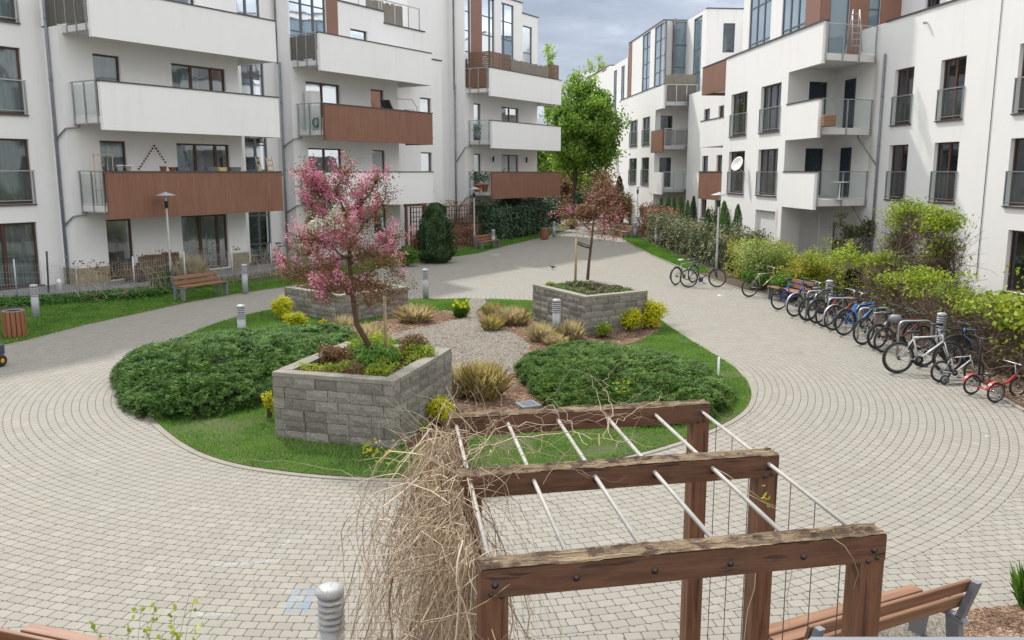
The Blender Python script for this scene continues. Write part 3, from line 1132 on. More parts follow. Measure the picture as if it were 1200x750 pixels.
window(LB, FL, -29.9, 21.25, 23.6, 9.05, 11.2, (0.5,), sill=False, curt=0)
window(LB, FL, -29.05, 31.7, 32.9, 9.05, 10.9, (), sill=False, curt=0)
# tall stair windows and curtain walling
window(LB, FL, -29.9, 25.75, 27.0, -0.1, 8.95, (0.5,), 'wingrey', glass='glass', trans=(0.12, 0.26, 0.34, 0.48, 0.6, 0.67, 0.82, 0.93), sill=False, curt=0, depth=0.1, name='stair_window')
window(LB, FL, -29.9, 25.7, 26.95, 9.05, 14.85, (0.4,), 'wingrey', glass='glassblue', trans=(0.3, 0.5, 0.7), sill=False, curt=0, depth=0.1)
window(LB, FL, -29.05, 27.85, 30.1, 9.05, 14.8, (0.33, 0.66), 'wingrey', glass='glassblue', trans=(0.22, 0.43, 0.66, 0.85), sill=False, curt=0, depth=0.1)
for a, b, z1, mul in ((42.05, 42.62, 14.4, ()), (43.78, 45.15, 14.4, (0.68,)), (45.92, 47.35, 14.4, (0.25,)), (48.45, 49.6, 13.4, ())):
    window(LB, FL, -29.7, a, b, 9.05, z1, mul, 'wingrey', glass='glassblue', trans=(0.2, 0.38, 0.6, 0.8) if z1 > 14 else (0.3, 0.62), sill=False, curt=0, depth=0.1)
Bp = MB()
Bp.fbox(FL, 42.66, 43.74, -29.7 + 0.002, -29.66, 9.05, 14.66)
for z in (10.6, 12.2, 13.6):
    Bp.fbox(FL, 42.66, 43.74, -29.659, -29.655, z, z + 0.02)
Bp.build('cladding_panel', M['brown_flat'], LB)
each('cladding_panel', 'brown_flat', LB, FL, [(30.12, 30.84, -29.05 + 0.002, -29.01, 9.05, 15.1)])
# balconies: three per bay
balc = [
    (0, 17.25, 24.95, 1, 'brown', 'clear'), (0, 17.25, 24.95, 2, 'stucco', 'clear'), (0, 17.25, 24.95, 3, 'stucco', 'mesh_fabric'),
    (1, 28.0, 35.7, 1, 'stucco', 'clear'), (1, 28.0, 35.7, 2, 'brown', 'clear'), (1, 28.0, 35.7, 3, 'stucco', 'mesh_fabric'),
    (2, 42.3, 50.5, 1, 'brown', 'clear'), (2, 42.3, 50.5, 2, 'stucco', 'clear'), (2, 42.3, 50.5, 3, 'stucco', 'louvre')]
for bay, s0, s1, lv, pm, inf in balc:
    if lv < 3:
        balcony(LB, FL, s0, s1, Lt[bay][1], Lt[bay][0], SL[lv], pm, infill=inf, posts=3)
    else:
        balcony(LB, FL, s0 - 0.15, s1, TBK[bay] + 0.02, Lt[bay][0], SL[lv], pm, infill=inf, posts=5)
for sr, tc, zt2, tb2, sb2 in ((16.95, -29.05, 15, -28.42, 17.35), (27.72, -29.6, 8.95, -28.92, 28.1), (41.95, -30.35, 9.2, -29.62, 42.4)):
    b = MB()
    so = sr - 0.07
    b.tube([FL.P(so, tc, 0.25), FL.P(so, tc, zt2)], 0.05, 10)
    z = 1.2
    while z < zt2:
        b.tube([FL.P(so, tc, z), FL.P(so, tc, z + 0.05)], 0.062, 10)
        z += 2.0
    for lv in (1, 2):
        zz = SL[lv] - 0.28
        dn = 0.35 if sr < 40 else 0.9
        b.tube([FL.P(sb2, tb2 + 0.05, zz + 0.1), FL.P(sb2, tb2 + 0.05, zz - 0.05), FL.P(so, tb2, zz - 0.12), FL.P(so, tc, zz - 0.12 - dn)], 0.032, 8)
    b.build('downpipe', M['pipe'], LB)
# slatted and reed screens above the top balcony of the far bay; terrace rails above bay two
for a, b, ps in ((42.32, 44.6, (42.3, 43.4, 44.56)), (49.2, 50.45, (49.2, 50.4))):
    S_ = MB()
    for z in np.arange(10.12, 11.0, 0.1):
        S_.fbox(FL, a, b, -28.20, -28.17, z, z + 0.085)
        if a < 43:
            S_.fbox(FL, 42.28, 42.31, -29.6, -28.2, z, z + 0.085)
    for s in ps:
        S_.fbox(FL, s, s + 0.05, -28.24, -28.205, 9, 11.02)
    S_.build('slatted_screen', M['louvre'], LB)
S_ = MB()
for i in range(90):
    s = 44.65 + 4.5 * i / 90
    S_.fbox(FL, s, s + 0.046, -28.20, -28.175 + 0.01 * random.random(), 9.0, 10.72 + 0.12 * random.random())
S_.build('reed_screen', M['reed'], LB)
S_ = MB()
for i in range(36):
    s = 34.3 + 2.9 * i / 36
    S_.fbox(FL, s, s + 0.07, -30.35, -30.33 + 0.01 * random.random(), 11.45, 12.75 + 0.12 * random.random())
S_.build('reed_screen', M['reed'], LB)
for ps, z in (((31.0, 32.5, 34.0), 13.1), ((34.2, 35.2, 36.3, 37.2), 12.6)):
    S_ = MB()
    for s in ps:
        S_.fbox(FL, s, s + 0.04, -29.25, -29.21, 11.4, z)
    S_.fbox(FL, ps[0], ps[-1] + 0.06, -29.26, -29.20, z, z + 0.04)
    S_.build('railing', M['steel'], LB)
finish(LB)

# ------------------------------------------------------------------ right building, near part
RB = empty('apartment_building', FA.P(30, TA, 0) + Vector((4, 0, 0)), 0, 'white apartment building on the right with french windows and corner balconies behind the parked bicycles', 'building')
W = MB()
ah = []
AW = [(28.8, 30.25), (31.95, 33.28), (24.75, 26.15), (20.8, 22.2)]
for (a, b) in AW:
    for lv in (1, 2):
        ah.append((a, b, SL[lv] + 0.02, SL[lv] + 2.18))
ah.append((24.0, 25.85, 0.3, 2.3))
wall(W, FA, TA, 5, 38.4, -0.2, 10.15, ah, 0.22)
# recess between: camera-facing wall of the bay part
eB = FB.P(37.9, TB, 0)
eA = FA.P(38.15, TA, 0)
FE = Frame((eA - eB).x, (eA - eB).y, 1)          # runs from the bay corner to the near wall, facing the camera
if FE.n.y > 0:
    FE.n = -FE.n
TE = eB.dot(FE.n)
e0, e1 = eB.dot(FE.u), eA.dot(FE.u)
ds = FE.hs(944, 180, TE), FE.hs(966, 180, TE)
eh = [(ds[0], ds[1], SL[lv] + 0.04, SL[lv] + 2.18) for lv in (1, 2)] + [(ds[0] - 0.1, ds[1], 0.1, 2.3)]
wall(W, FE, TE, e0, e1, -0.2, 9.0, eh, 0.18)
nd = (FA.hs(1000, 150, TA), FA.hs(989, 150, TA))
# bay part
bh = []
for lv in (1, 2):
    bh += [(38.65, 41.1, SL[lv] + 0.02, SL[lv] + 2.18), (42.95, 45.35, SL[lv] + 0.02, SL[lv] + 2.18)]
bh.append((38.6, 41.1, 0.0, 2.35))
wall(W, FB, TB, 37.9, 46.4, -0.2, 10.15, bh, 0.22)
face(W, FB, 37.9, TB, 37.9, TB - 3.0, 9.0, 9.02)
face(W, FB, 46.4, TB, 46.4, TB - 1.7, -0.2, 10.15)
# recess with small boxed balconies
rh = []
rs = [(FB.hs(832, 131, TB - 1.7), FB.hs(825, 131, TB - 1.7)), (FB.hs(848.5, 131, TB - 1.7), FB.hs(842, 131, TB - 1.7))]
rs = [(min(q), max(q)) for q in rs]
for a, b in rs:
    for lv in (0, 1, 2):
        rh.append((a, b, SL[lv] + 0.9, SL[lv] + 2.15))
wall(W, FB, TB - 1.7, 46.4, 59.0, -0.2, 9.4, rh, 0.2)
roof(W, FB, 46.4, 59, TB - 1.7, TB - 6, 9.4)
roof(W, FB, 37.95, 46.4, TB, TB - 6, 9.0)
roof(W, FA, 5, 37, TA, TA - 8, 9.0)
# penthouses
wall(W, FB, TB - 0.8, 36.75, 46.3, 9.0, 15.0, [(FB.hs(957, 10, TB - .8) + 0.05, FB.hs(945, 10, TB - .8), 9.0, 14.9), (FB.hs(945, 10, TB - .8) + 0.02, FB.hs(917, 10, TB - .8), 9.05, 14.6), (FB.hs(904, 10, TB - .8), FB.hs(879, 10, TB - .8), 9.05, 14.6)], 0.15)
c0 = FB.P(36.75, TB - 0.8, 0)
FE2 = Frame(1, 0.10, 1)
if FE2.n.y > 0:
    FE2.n = -FE2.n
TE2 = c0.dot(FE2.n)
q0 = c0.dot(FE2.u)
qs = [FE2.hs(x, 20, TE2) for x in (972, 995, 1017, 1031, 1048)]
wall(W, FE2, TE2, q0, q0 + 3.6, 9.0, 15.0, [(qs[0], qs[1], 9.1, 14.6), (qs[2], qs[3], 9.1, 14.6)], 0.15)
c1 = FE2.P(q0 + 3.5, TE2, 0)
ap = [(FA.hs(1101, 6, TA - 1.7), FA.hs(1084, 6, TA - 1.7)), (22.0, 24.0), (17.0, 19.5)]
wall(W, FA, TA - 1.7, 5, 36.4, 9.0, 15.0, [(a, b, 9.3, 11.2) for a, b in ap] + [(a, b, 12.3, 14.2) for a, b in ap], 0.18)
roof(W, FA, 5, 38, TA - 1.7, TA - 10, 15.0)
face(W, FB, 46.3, TB - 0.8, 46.3, TB - 8, 9.0, 15.0)
wall(W, FA, TA - 12, 5, 60, -0.2, 15)
face(W, FA, 5, TA, 5, TA - 12, -0.2, 9)
face(W, FA, 5, TA - 1.7, 5, TA - 12, 9, 15)
W.build('wall', M['stucco_r'], RB)
# windows
kk = 0
for (a, b) in AW:
    for lv in (1, 2):
        window(RB, FA, TA, a, b, SL[lv] + 0.02, SL[lv] + 2.18, (0.5,), rail=True, curt=[1, 3, 0, 1, 2, 1, 1, 1][kk], depth=0.18)
        kk += 1
window(RB, FA, TA, 24.0, 25.85, 0.3, 2.3, (0.5,), curt=0, depth=0.18)
for lv in (1, 2):
    window(RB, FE, TE, ds[0], ds[1], SL[lv] + 0.04, SL[lv] + 2.18, (), 'bluedoor', sill=False, curt=0, name='balcony_door', glass='bluedoor')
    # narrow door on the near wall inside the recess: built just proud of the wall, in its own lining
    window(RB, FA, TA + 0.19, min(nd), max(nd), SL[lv] + 0.04, SL[lv] + 2.18, (), 'bluedoor', sill=False, curt=0, name='balcony_door', depth=0.14, glass='bluedoor')
    window(RB, FB, TB, 38.65, 41.1, SL[lv] + 0.02, SL[lv] + 2.18, (0.35, 0.68), rail=True, curt=[0, 1, 1][lv], depth=0.18)
    window(RB, FB, TB, 42.95, 45.35, SL[lv] + 0.02, SL[lv] + 2.18, (0.35, 0.68), rail=True, curt=1, depth=0.18)
for a, b in rs:
    for lv in (0, 1, 2):
        window(RB, FB, TB - 1.7, a, b, SL[lv] + 0.9, SL[lv] + 2.15, (), curt=0)
each('garden_shutter', 'white', RB, FB, [(38.6, 41.1, TB - 0.2, TB - 0.16, 0.0, 2.35)])
each('garden_shutter', 'white', RB, FE, [(ds[0] - 0.1, ds[1], TE - 0.16, TE - 0.12, 0.1, 2.3)])
x1, x2 = FB.hs(945, 10, TB - .8), FB.hs(917, 10, TB - .8)
window(RB, FB, TB - 0.8, x1 + 0.02, x2, 9.05, 14.6, (0.33, 0.66), 'wingrey', glass='glassblue', trans=(0.17, 0.3, 0.62, 0.8), sill=False, curt=0, depth=0.08)
window(RB, FB, TB - 0.8, FB.hs(904, 10, TB - .8), FB.hs(879, 10, TB - .8), 9.05, 14.6, (0.33, 0.66), 'wingrey', glass='glassblue', trans=(0.17, 0.3, 0.62, 0.8), sill=False, curt=0, depth=0.08)
window(RB, FE2, TE2, qs[0], qs[1], 9.1, 14.6, (), 'wingrey', glass='glassblue', trans=(0.45, 0.7), sill=False, curt=0, depth=0.08)
window(RB, FE2, TE2, qs[2], qs[3], 9.1, 14.6, (), 'wingrey', glass='glassblue', trans=(0.35, 0.7), sill=False, curt=0, depth=0.08)
for i, (a, b) in enumerate(ap):
    window(RB, FA, TA - 1.7, a, b, 9.3, 11.2, (0.5,), curt=1 if i else 0)
    window(RB, FA, TA - 1.7, a, b, 12.3, 14.2, (0.5,), curt=1)
bp = MB()
bp.fbox(FE2, q0 - 0.02, qs[0], TE2 + 0.002, TE2 + 0.04, 9.02, 14.95)
bp.fbox(FB, 36.75, x1, TB - 0.798, TB - 0.76, 9.02, 14.95)
bp.build('cladding_panel', M['brown_flat'], RB)
each('cladding_panel', 'brown_flat', RB, FE2, [(qs[1], qs[2], TE2 + 0.002, TE2 + 0.04, 9.02, 14.95), (qs[3], q0 + 3.6, TE2 + 0.002, TE2 + 0.04, 9.02, 14.95)])
# copings
each('coping', 'coping', RB, FA, [(5, 34.2, TA - 0.25, TA + 0.05, 10.152, 10.21)])
each('coping', 'coping', RB, FB, [(34.6, 46.45, TB - 0.25, TB + 0.05, 10.152, 10.21), (36.75, 46.4, TB - 1.0, TB - 0.75, 15.002, 15.06)])
# corner balconies: solid panel continues the bay wall, glazed end faces the camera
for lv in (1, 2, 3):
    slab = SL[lv]
    rb_s = 34.65
    fl = MB()
    back = FA.P(34.7, TA, 0)
    A_ = FB.P(rb_s, TB - 0.02, 0)
    B_ = FB.P(37.9, TB - 0.02, 0)
    C_ = FA.P(38.0, TA + 0.01, 0)
    D_ = FA.P(34.9, TA + 0.01, 0)
    fl.prism([A_.to_tuple(), D_.to_tuple(), C_.to_tuple(), B_.to_tuple()], slab - 0.22, slab - 0.02)
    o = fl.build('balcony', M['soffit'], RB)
    p = MB()
    top_ = 1.1 if lv < 3 else 1.2
    p.fbox(FB, rb_s, 37.9 if lv < 3 else 37.9, TB - 0.14, TB, slab - 0.44, slab + top_)
    p.build('parapet', M['stucco_r'], o)
    if lv < 3:
        MB().fbox(FB, rb_s - 0.03, 37.95, TB - 0.17, TB + 0.03, slab + 1.101, slab + 1.15).build('coping', M['coping'], o)
    r = MB()
    g = MB()
    a0 = FB.P(rb_s - 0.05, TB - 0.1, 0)
    a1 = FA.P(34.75, TA + 0.05, 0)
    Fr = Frame((a1 - a0).x, (a1 - a0).y, 1)
    if Fr.n.y > 0:
        Fr.n = -Fr.n
    tt = a0.dot(Fr.n)
    sa, sb_ = a0.dot(Fr.u), a1.dot(Fr.u)
    NP = 4 if lv == 3 else 3
    for i in range(NP):
        c = sa + 0.05 + (sb_ - sa - 0.1) * i / (NP - 1)
        r.fbox(Fr, c - 0.022, c + 0.022, tt, tt + 0.05, slab - 0.32, slab + 1.1)
    r.fbox(Fr, sa, sb_, tt, tt + 0.05, slab + 1.101, slab + 1.14)
    r.build('railing', M['steel'], o)
    MB().fbox(Fr, sa, sb_, tt - 0.06, tt - 0.005, slab - 0.30, slab - 0.03).build('fascia', M['soffit'], o)
    g.fbox(Fr, sa + 0.08, sb_ - 0.08, tt + 0.02, tt + 0.032, slab + 0.05, slab + 1.05)
    g.build('railing_panel', M['clear'], o)
# boxed balconies in the far recess
for lv, pm, z0_, z1_ in ((1, 'brown', -0.45, 1.12), (2, 'stucco_r', -0.4, 1.1), (3, 'brown', -0.35, 1.2)):
    slab = SL[lv]
    o = MB().fbox(FB, 46.45, 50.55, TB - 1.69, TB - 0.13, slab - 0.2, slab - 0.02).build('balcony', M['soffit'], RB)
    p = MB()
    p.fbox(FB, 46.42, 50.6, TB - 0.13, TB, slab + z0_, slab + z1_)
    p.fbox(FB, 50.48, 50.6, TB - 1.69, TB - 0.132, slab + z0_, slab + z1_)
    p.build('parapet', M[pm], o)
    MB().fbox(FB, 46.42, 50.63, TB - 0.16, TB + 0.03, slab + z1_ + 0.001, slab + z1_ + 0.045).build('coping', M['coping'], o)
pipe(RB, FA, 34.0, TA, 0.2, 8.9, [(35.3, TA + 0.3, SL[1] - 0.4, SL[1] - 1.7), (35.3, TA + 0.3, SL[2] - 0.4, SL[2] - 1.6)])
cr = MB()
cr.tube([FA.P(27.2, TA + 0.02, 0.5), FA.P(27.2, TA + 0.02, 10.1)], 0.012, 5)
cr.build('lightning_cable', M['darkmetal'], RB)
finish(RB)

# ------------------------------------------------------------------ right building, far part
RC = empty('apartment_building', FB.P(66, TB - 3, 0), 0, 'white apartment building further right back with glazed corner tower and reed screened top balcony', 'building')
W = MB()
ch = []
CW = [(62.95, 65.3), (66.9, 69.6)]
for a, b in CW:
    for lv in (1, 2):
        ch.append((a, b, SL[lv] + 0.2, SL[lv] + 2.2))
ch.append((70.2, 71.6, 0.6, 2.0))
wall(W, FB, TB, 61.4, 73.6, -0.2, 10.15, ch, 0.2)
wall(W, FB, TB - 2.4, 55.8, 61.6, -0.2, 9.4, [], 0.2)
# camera-facing recess wall
F3 = Frame(1, 0.086, 1)
if F3.n.y > 0:
    F3.n = -F3.n
e = FB.P(61.5, TB, 0)
T3 = e.dot(F3.n)
r0 = e.dot(F3.u)
cd = (F3.hs(774, 150, T3), F3.hs(788, 150, T3))
wall(W, F3, T3, r0, r0 + 2.45, -0.2, 9.0, [(cd[0], cd[1], SL[lv] + 0.05, SL[lv] + 2.15) for lv in (1, 2)], 0.15)
roof(W, FB, 61.55, 74, TB - 0.01, TB - 8, 9.1)
roof(W, FB, 55.8, 61.5, TB - 2.41, TB - 8, 9.4)
face(W, FB, 73.6, TB, 73.6, TB - 9, -0.2, 10.15)
# tower
tz = 14.9
tl = [(FB.hs(779, 60, TB - .8), FB.hs(767, 60, TB - .8)), (FB.hs(762, 60, TB - .8), FB.hs(753, 60, TB - .8))]
wall(W, FB, TB - 0.8, 62.9, 74.2, 9.3, tz, [(a, b, 9.4, tz - 0.1) for a, b in tl], 0.12)
e2 = FB.P(62.9, TB - 0.8, 0)
T4 = e2.dot(F3.n)
w0 = e2.dot(F3.u)
tw_ = (F3.hs(791, 60, T4), F3.hs(807, 60, T4))
wall(W, F3, T4, w0, w0 + 5.5, 9.1, tz, [(tw_[0], tw_[1], 9.4, tz - 0.05)], 0.12)
roof(W, FB, 62.9, 74.2, TB - 0.8, TB - 9, tz)
face(W, FB, 74.2, TB - .8, 74.2, TB - 9, 9.3, tz)
# second, nearer white tower block
c5 = AT(828, 30, 59.6)
FBl = FB
tt5 = Vector((c5.x, c5.y, 0)).dot(FB.n)
ss5 = Vector((c5.x, c5.y, 0)).dot(FB.u)
wall(W, FB, tt5, ss5, ss5 + 5, 9.3, tz, [(ss5 + 1.0, ss5 + 2.9, 9.4, tz - 0.2)], 0.12)
T5 = Vector((c5.x, c5.y, 0)).dot(F3.n)
v0 = Vector((c5.x, c5.y, 0)).dot(F3.u)
w5 = (F3.hs(847, 50, T5), F3.hs(861, 50, T5))
wall(W, F3, T5, v0, v0 + 8, 9.3, tz, [(w5[0], w5[1], 12.1, 14.0)], 0.12)
roof(W, FB, ss5, ss5 + 6, tt5, tt5 - 8, tz)
wall(W, F3, T5 + 0.9, w5[1] + 0.9, w5[1] + 6, 9.3, 14.6)
W.build('wall', M['stucco_r'], RC)
for a, b in CW:
    for lv in (1, 2):
        window(RC, FB, TB, a, b, SL[lv] + 0.2, SL[lv] + 2.2, (0.5,), rail=True)
window(RC, FB, TB, 70.2, 71.6, 0.6, 2.0, (), curt=0)
for lv in (1, 2):
    window(RC, F3, T3, cd[0], cd[1], SL[lv] + 0.05, SL[lv] + 2.15, (), 'wingrey', sill=False, curt=0, name='balcony_door')
for (a, b) in tl:
    window(RC, FB, TB - 0.8, a, b, 9.4, tz - 0.1, (0.5,), 'wingrey', glass='glassblue', trans=(0.2, 0.38, 0.58, 0.8), sill=False, curt=0, depth=0.08)
window(RC, F3, T4, tw_[0], tw_[1], 9.4, tz - 0.05, (), 'wingrey', glass='glassblue', trans=(0.2, 0.42, 0.7), sill=False, curt=0, depth=0.08)
window(RC, FB, tt5, ss5 + 1.0, ss5 + 2.9, 9.4, tz - 0.2, (), 'wingrey', glass='glassblue', trans=(0.3, 0.6), sill=False, curt=0, depth=0.08)
window(RC, F3, T5, w5[0], w5[1], 12.1, 14.0, (), 'wingrey', sill=False, curt=0)
bp = MB()
bp.fbox(FB, 73.0, 74.2, TB - 0.798, TB - 0.77, 9.35, tz - 0.02)
bp.build('cladding_panel', M['brown_flat'], RC)
each('coping', 'coping', RC, FB, [(61.4, 73.6, TB - 0.2, TB + 0.04, 10.152, 10.2), (62.85, 74.25, TB - 1.0, TB - 0.75, tz + 0.002, tz + 0.07)])
each('coping', 'coping', RC, F3, [(w0 - 0.03, w0 + 5.5, T4 - 0.2, T4 + 0.05, tz + 0.004, tz + 0.07), (v0 - 0.03, v0 + 8, T5 - 0.2, T5 + 0.05, tz + 0.003, tz + 0.07)])
for lv, pm, inf in ((1, 'stucco_r', 'clear'), (2, 'brown', 'smoked'), (3, 'stucco_r', 'mesh_fabric')):
    slab = SL[lv]
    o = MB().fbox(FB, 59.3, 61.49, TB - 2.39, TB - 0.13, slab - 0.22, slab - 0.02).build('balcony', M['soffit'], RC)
    MB().fbox(FB, 59.3, 62.5 if lv < 3 else 61.4, TB - 0.13, TB + 0.015, slab - 0.44, slab + 1.1).build('parapet', M[pm], o)
    r = MB()
    for i in range(4):
        c = TB - 2.3 + 2.15 * i / 3
        r.fbox(FB, 59.2, 59.25, c - 0.025, c + 0.025, slab - 0.3, slab + 1.1)
    r.fbox(FB, 59.2, 59.25, TB - 2.35, TB - 0.1, slab + 1.101, slab + 1.15)
    r.fbox(FB, 59.255, 59.298, TB - 2.35, TB - 0.1, slab - 0.26, slab - 0.03)
    r.build('railing', M['steel'], o)
    MB().fbox(FB, 59.22, 59.235, TB - 2.28, TB - 0.16, slab + 0.03, slab + 1.06).build('railing_panel', M[inf], o)
    if lv == 3:
        rr = MB()
        for i in range(46):
            c = TB - 2.3 + 2.2 * i / 46
            rr.fbox(FB, 59.4, 59.43, c, c + 0.045, slab + 0.02, slab + 1.75 + 0.15 * random.random())
        rr.build('reed_screen', M['reed'], o)
pipe(RC, FB, 58.0, TB - 2.4, 0.2, 9.3, [(59.6, TB - 2.1, SL[1] - 0.35, SL[1] - 1.6), (59.6, TB - 2.1, SL[2] - 0.35, SL[2] - 1.6)])
finish(RC)

# ------------------------------------------------------------------ farthest block
RD = empty('apartment_building', (12, 92, 0), 0, 'farthest pale apartment block showing above the tree crown between the two rows', 'building')
F4 = Frame(-0.1, 1, -1)
F5 = Frame(1, 0.1, 1)
if F5.n.y > 0:
    F5.n = -F5.n
cn = AT(714, 100, 90)
cn = Vector((cn.x, cn.y, 0))
t4, s4 = cn.dot(F4.n), cn.dot(F4.u)
t5, s5 = cn.dot(F5.n), cn.dot(F5.u)
W = MB()
zt = AT(714, 77, 90).z
lw = (F4.hs(704, 90, t4), F4.hs(698, 90, t4))
fw_ = (F5.hs(716.5, 90, t5), F5.hs(725, 90, t5))
wall(W, F4, t4, s4, s4 + 12, -0.2, zt, [(lw[0] + 1, lw[1] + 2, 9, zt - 0.4)], 0.12)
wall(W, F5, t5, s5, s5 + 8, -0.2, zt, [(fw_[0], fw_[1], 6.2, zt - 0.1)], 0.12)
roof(W, F4, s4, s4 + 12, t4, t4 - 9, zt)
face(W, F4, s4 + 12, t4, s4 + 12, t4 - 12, -0.2, zt)
# link with balconies between the two towers, lower block beyond
wall(W, FB, TB - 0.9, 75, 92, -0.2, 13.9, [(76.2, 77.6, 9.5, 13.4), (79.5, 80.9, 9.5, 13.4)], 0.1)
lowz = AT(684, 87, 110).z
p0 = AT(676, 90, 110)
W.box(p0.x, p0.x + 8, 108, 118, -0.2, lowz)
roof(W, FB, 75, 92, TB - 0.9, TB - 8, 13.9)
W.build('wall', M['stucco_r'], RD)
window(RD, F4, t4, lw[0] + 1, lw[1] + 2, 9, zt - 0.4, (0.5,), 'wingrey', glass='glassblue', trans=(0.5,), sill=False, curt=0, depth=0.06)
window(RD, F5, t5, fw_[0], fw_[1], 6.2, zt - 0.1, (), 'wingrey', glass='glassblue', trans=(0.25, 0.5, 0.75), sill=False, curt=0, depth=0.06)
for a in (76.2, 79.5):
    window(RD, FB, TB - 0.9, a, a + 1.4, 9.5, 13.4, (0.5,), 'wingrey', glass='glassblue', trans=(0.5,), sill=False, curt=0, depth=0.06)
bp = MB()
bp.fbox(F4, s4 + 1.5, s4 + 3.6, t4 + 0.002, t4 + 0.04, 6, zt - 0.1)
bp.build('cladding_panel', M['brown_flat'], RD)
each('coping', 'coping', RD, F4, [(s4, s4 + 12, t4 - 0.2, t4 + 0.06, zt + 0.002, zt + 0.1)])
each('coping', 'coping', RD, F5, [(s5, s5 + 8, t5 - 0.2, t5 + 0.06, zt + 0.004, zt + 0.1)])
for lv in (1, 2, 3):
    o = MB().fbox(FB, 76, 79.9, TB - 0.89, TB + 0.3, SL[lv] - 0.2, SL[lv]).build('balcony', M['soffit'], RD)
    MB().fbox(FB, 76, 80, TB + 0.301, TB + 0.42, SL[lv] - 0.4, SL[lv] + 1.1).build('parapet', M['stucco_r'], o)
finish(RD)

# terrace in front of the left building
tp = MB()
tp.add([FL.P(5, -29.39, 0.28), FL.P(16.9, -29.39, 0.28), FL.P(16.9, -28.45, 0.28), FL.P(28, -28.45, 0.28), FL.P(28, -26.35, 0.28), FL.P(17.0, -26.35, 0.28), FL.P(14.3, -27.6, 0.28), FL.P(10.0, -26.4, 0.28)], [tuple(range(8))])
tp.add([FL.P(5, -29.39, 0.0), FL.P(16.9, -29.39, 0.0), FL.P(16.9, -28.45, 0.0), FL.P(28, -28.45, 0.0), FL.P(28, -26.35, 0.0), FL.P(17.0, -26.35, 0.0), FL.P(14.3, -27.6, 0.0), FL.P(10.0, -26.4, 0.0),
        FL.P(5, -29.39, 0.28), FL.P(16.9, -29.39, 0.28), FL.P(16.9, -28.45, 0.28), FL.P(28, -28.45, 0.28), FL.P(28, -26.35, 0.28), FL.P(17.0, -26.35, 0.28), FL.P(14.3, -27.6, 0.28), FL.P(10.0, -26.4, 0.28)],
       [(i, (i + 1) % 8, 8 + (i + 1) % 8, 8 + i) for i in range(8)])
struct('terrace', tp, M['terrace'])

# ================================================================== FOLIAGE TOOLS
def unit(a):
    return a / np.maximum(np.linalg.norm(a, axis=1, keepdims=True), 1e-9)


def leaf_quads(C, N, L, Wd, droop=0.0):
    """rhombic leaves at centres C, roughly facing N"""
    n = len(C)
    N = unit(N)
    rv = rng.normal(size=(n, 3))
    A = unit(np.cross(N, rv))
    B = unit(np.cross(N, A))
    L = (np.full(n, L) * rng.uniform(0.65, 1.3, n))[:, None] * 0.5
    Wd = (np.full(n, Wd) * rng.uniform(0.7, 1.25, n))[:, None] * 0.5
    fold = N * Wd * 0.35
    V = np.stack([C - A * L, C + B * Wd - fold, C + A * L, C - B * Wd - fold], axis=1).reshape(-1, 3)
    F_ = np.arange(n * 4, dtype=np.int32).reshape(-1, 4)
    return V, F_


def shell_points(centers, radii, n, squash=1.0, depth=0.35):
    """points through the outer part of many small blobs, with outward normals"""
    k = len(centers)
    wts = np.array([r[0] * r[1] + r[1] * r[2] + r[0] * r[2] for r in radii])
    idx = rng.choice(k, n, p=wts / wts.sum())
    d = unit(rng.normal(size=(n, 3)))
    rr = 1 - depth * rng.random(n) ** 1.5
    C = centers[idx] + d * radii[idx] * rr[:, None]
    return C, d


def lumps(center, rad, k, frac=0.42, zmin=None):
    """blob centres spread inside an ellipsoid, so the outline is uneven"""
    d = unit(rng.normal(size=(k, 3)))
    rr = rng.random(k) ** 0.45
    f = rng.uniform(0.7, 1.15, k) * frac
    C = np.array(center) + d * np.array(rad) * (rr * (1 - frac))[:, None]
    Rr = np.array(rad)[None, :] * f[:, None]
    m = Rr.mean(axis=1, keepdims=True)
    Rr = 0.5 * Rr + 0.5 * m
    if zmin is not None:
        C[:, 2] = np.maximum(C[:, 2], zmin + Rr[:, 2] * 0.3)
    return C, Rr


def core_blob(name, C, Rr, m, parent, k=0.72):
    """dark filler painted as the shaded inside of a shrub: low lumpy bodies, hidden in the leaves"""
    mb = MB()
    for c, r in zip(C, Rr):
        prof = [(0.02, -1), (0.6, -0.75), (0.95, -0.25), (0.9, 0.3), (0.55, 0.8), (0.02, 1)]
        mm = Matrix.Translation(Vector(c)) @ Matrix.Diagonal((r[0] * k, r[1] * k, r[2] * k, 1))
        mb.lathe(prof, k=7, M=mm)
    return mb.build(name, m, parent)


def jit(N, a):
    return unit(N + rng.normal(size=N.shape) * a)


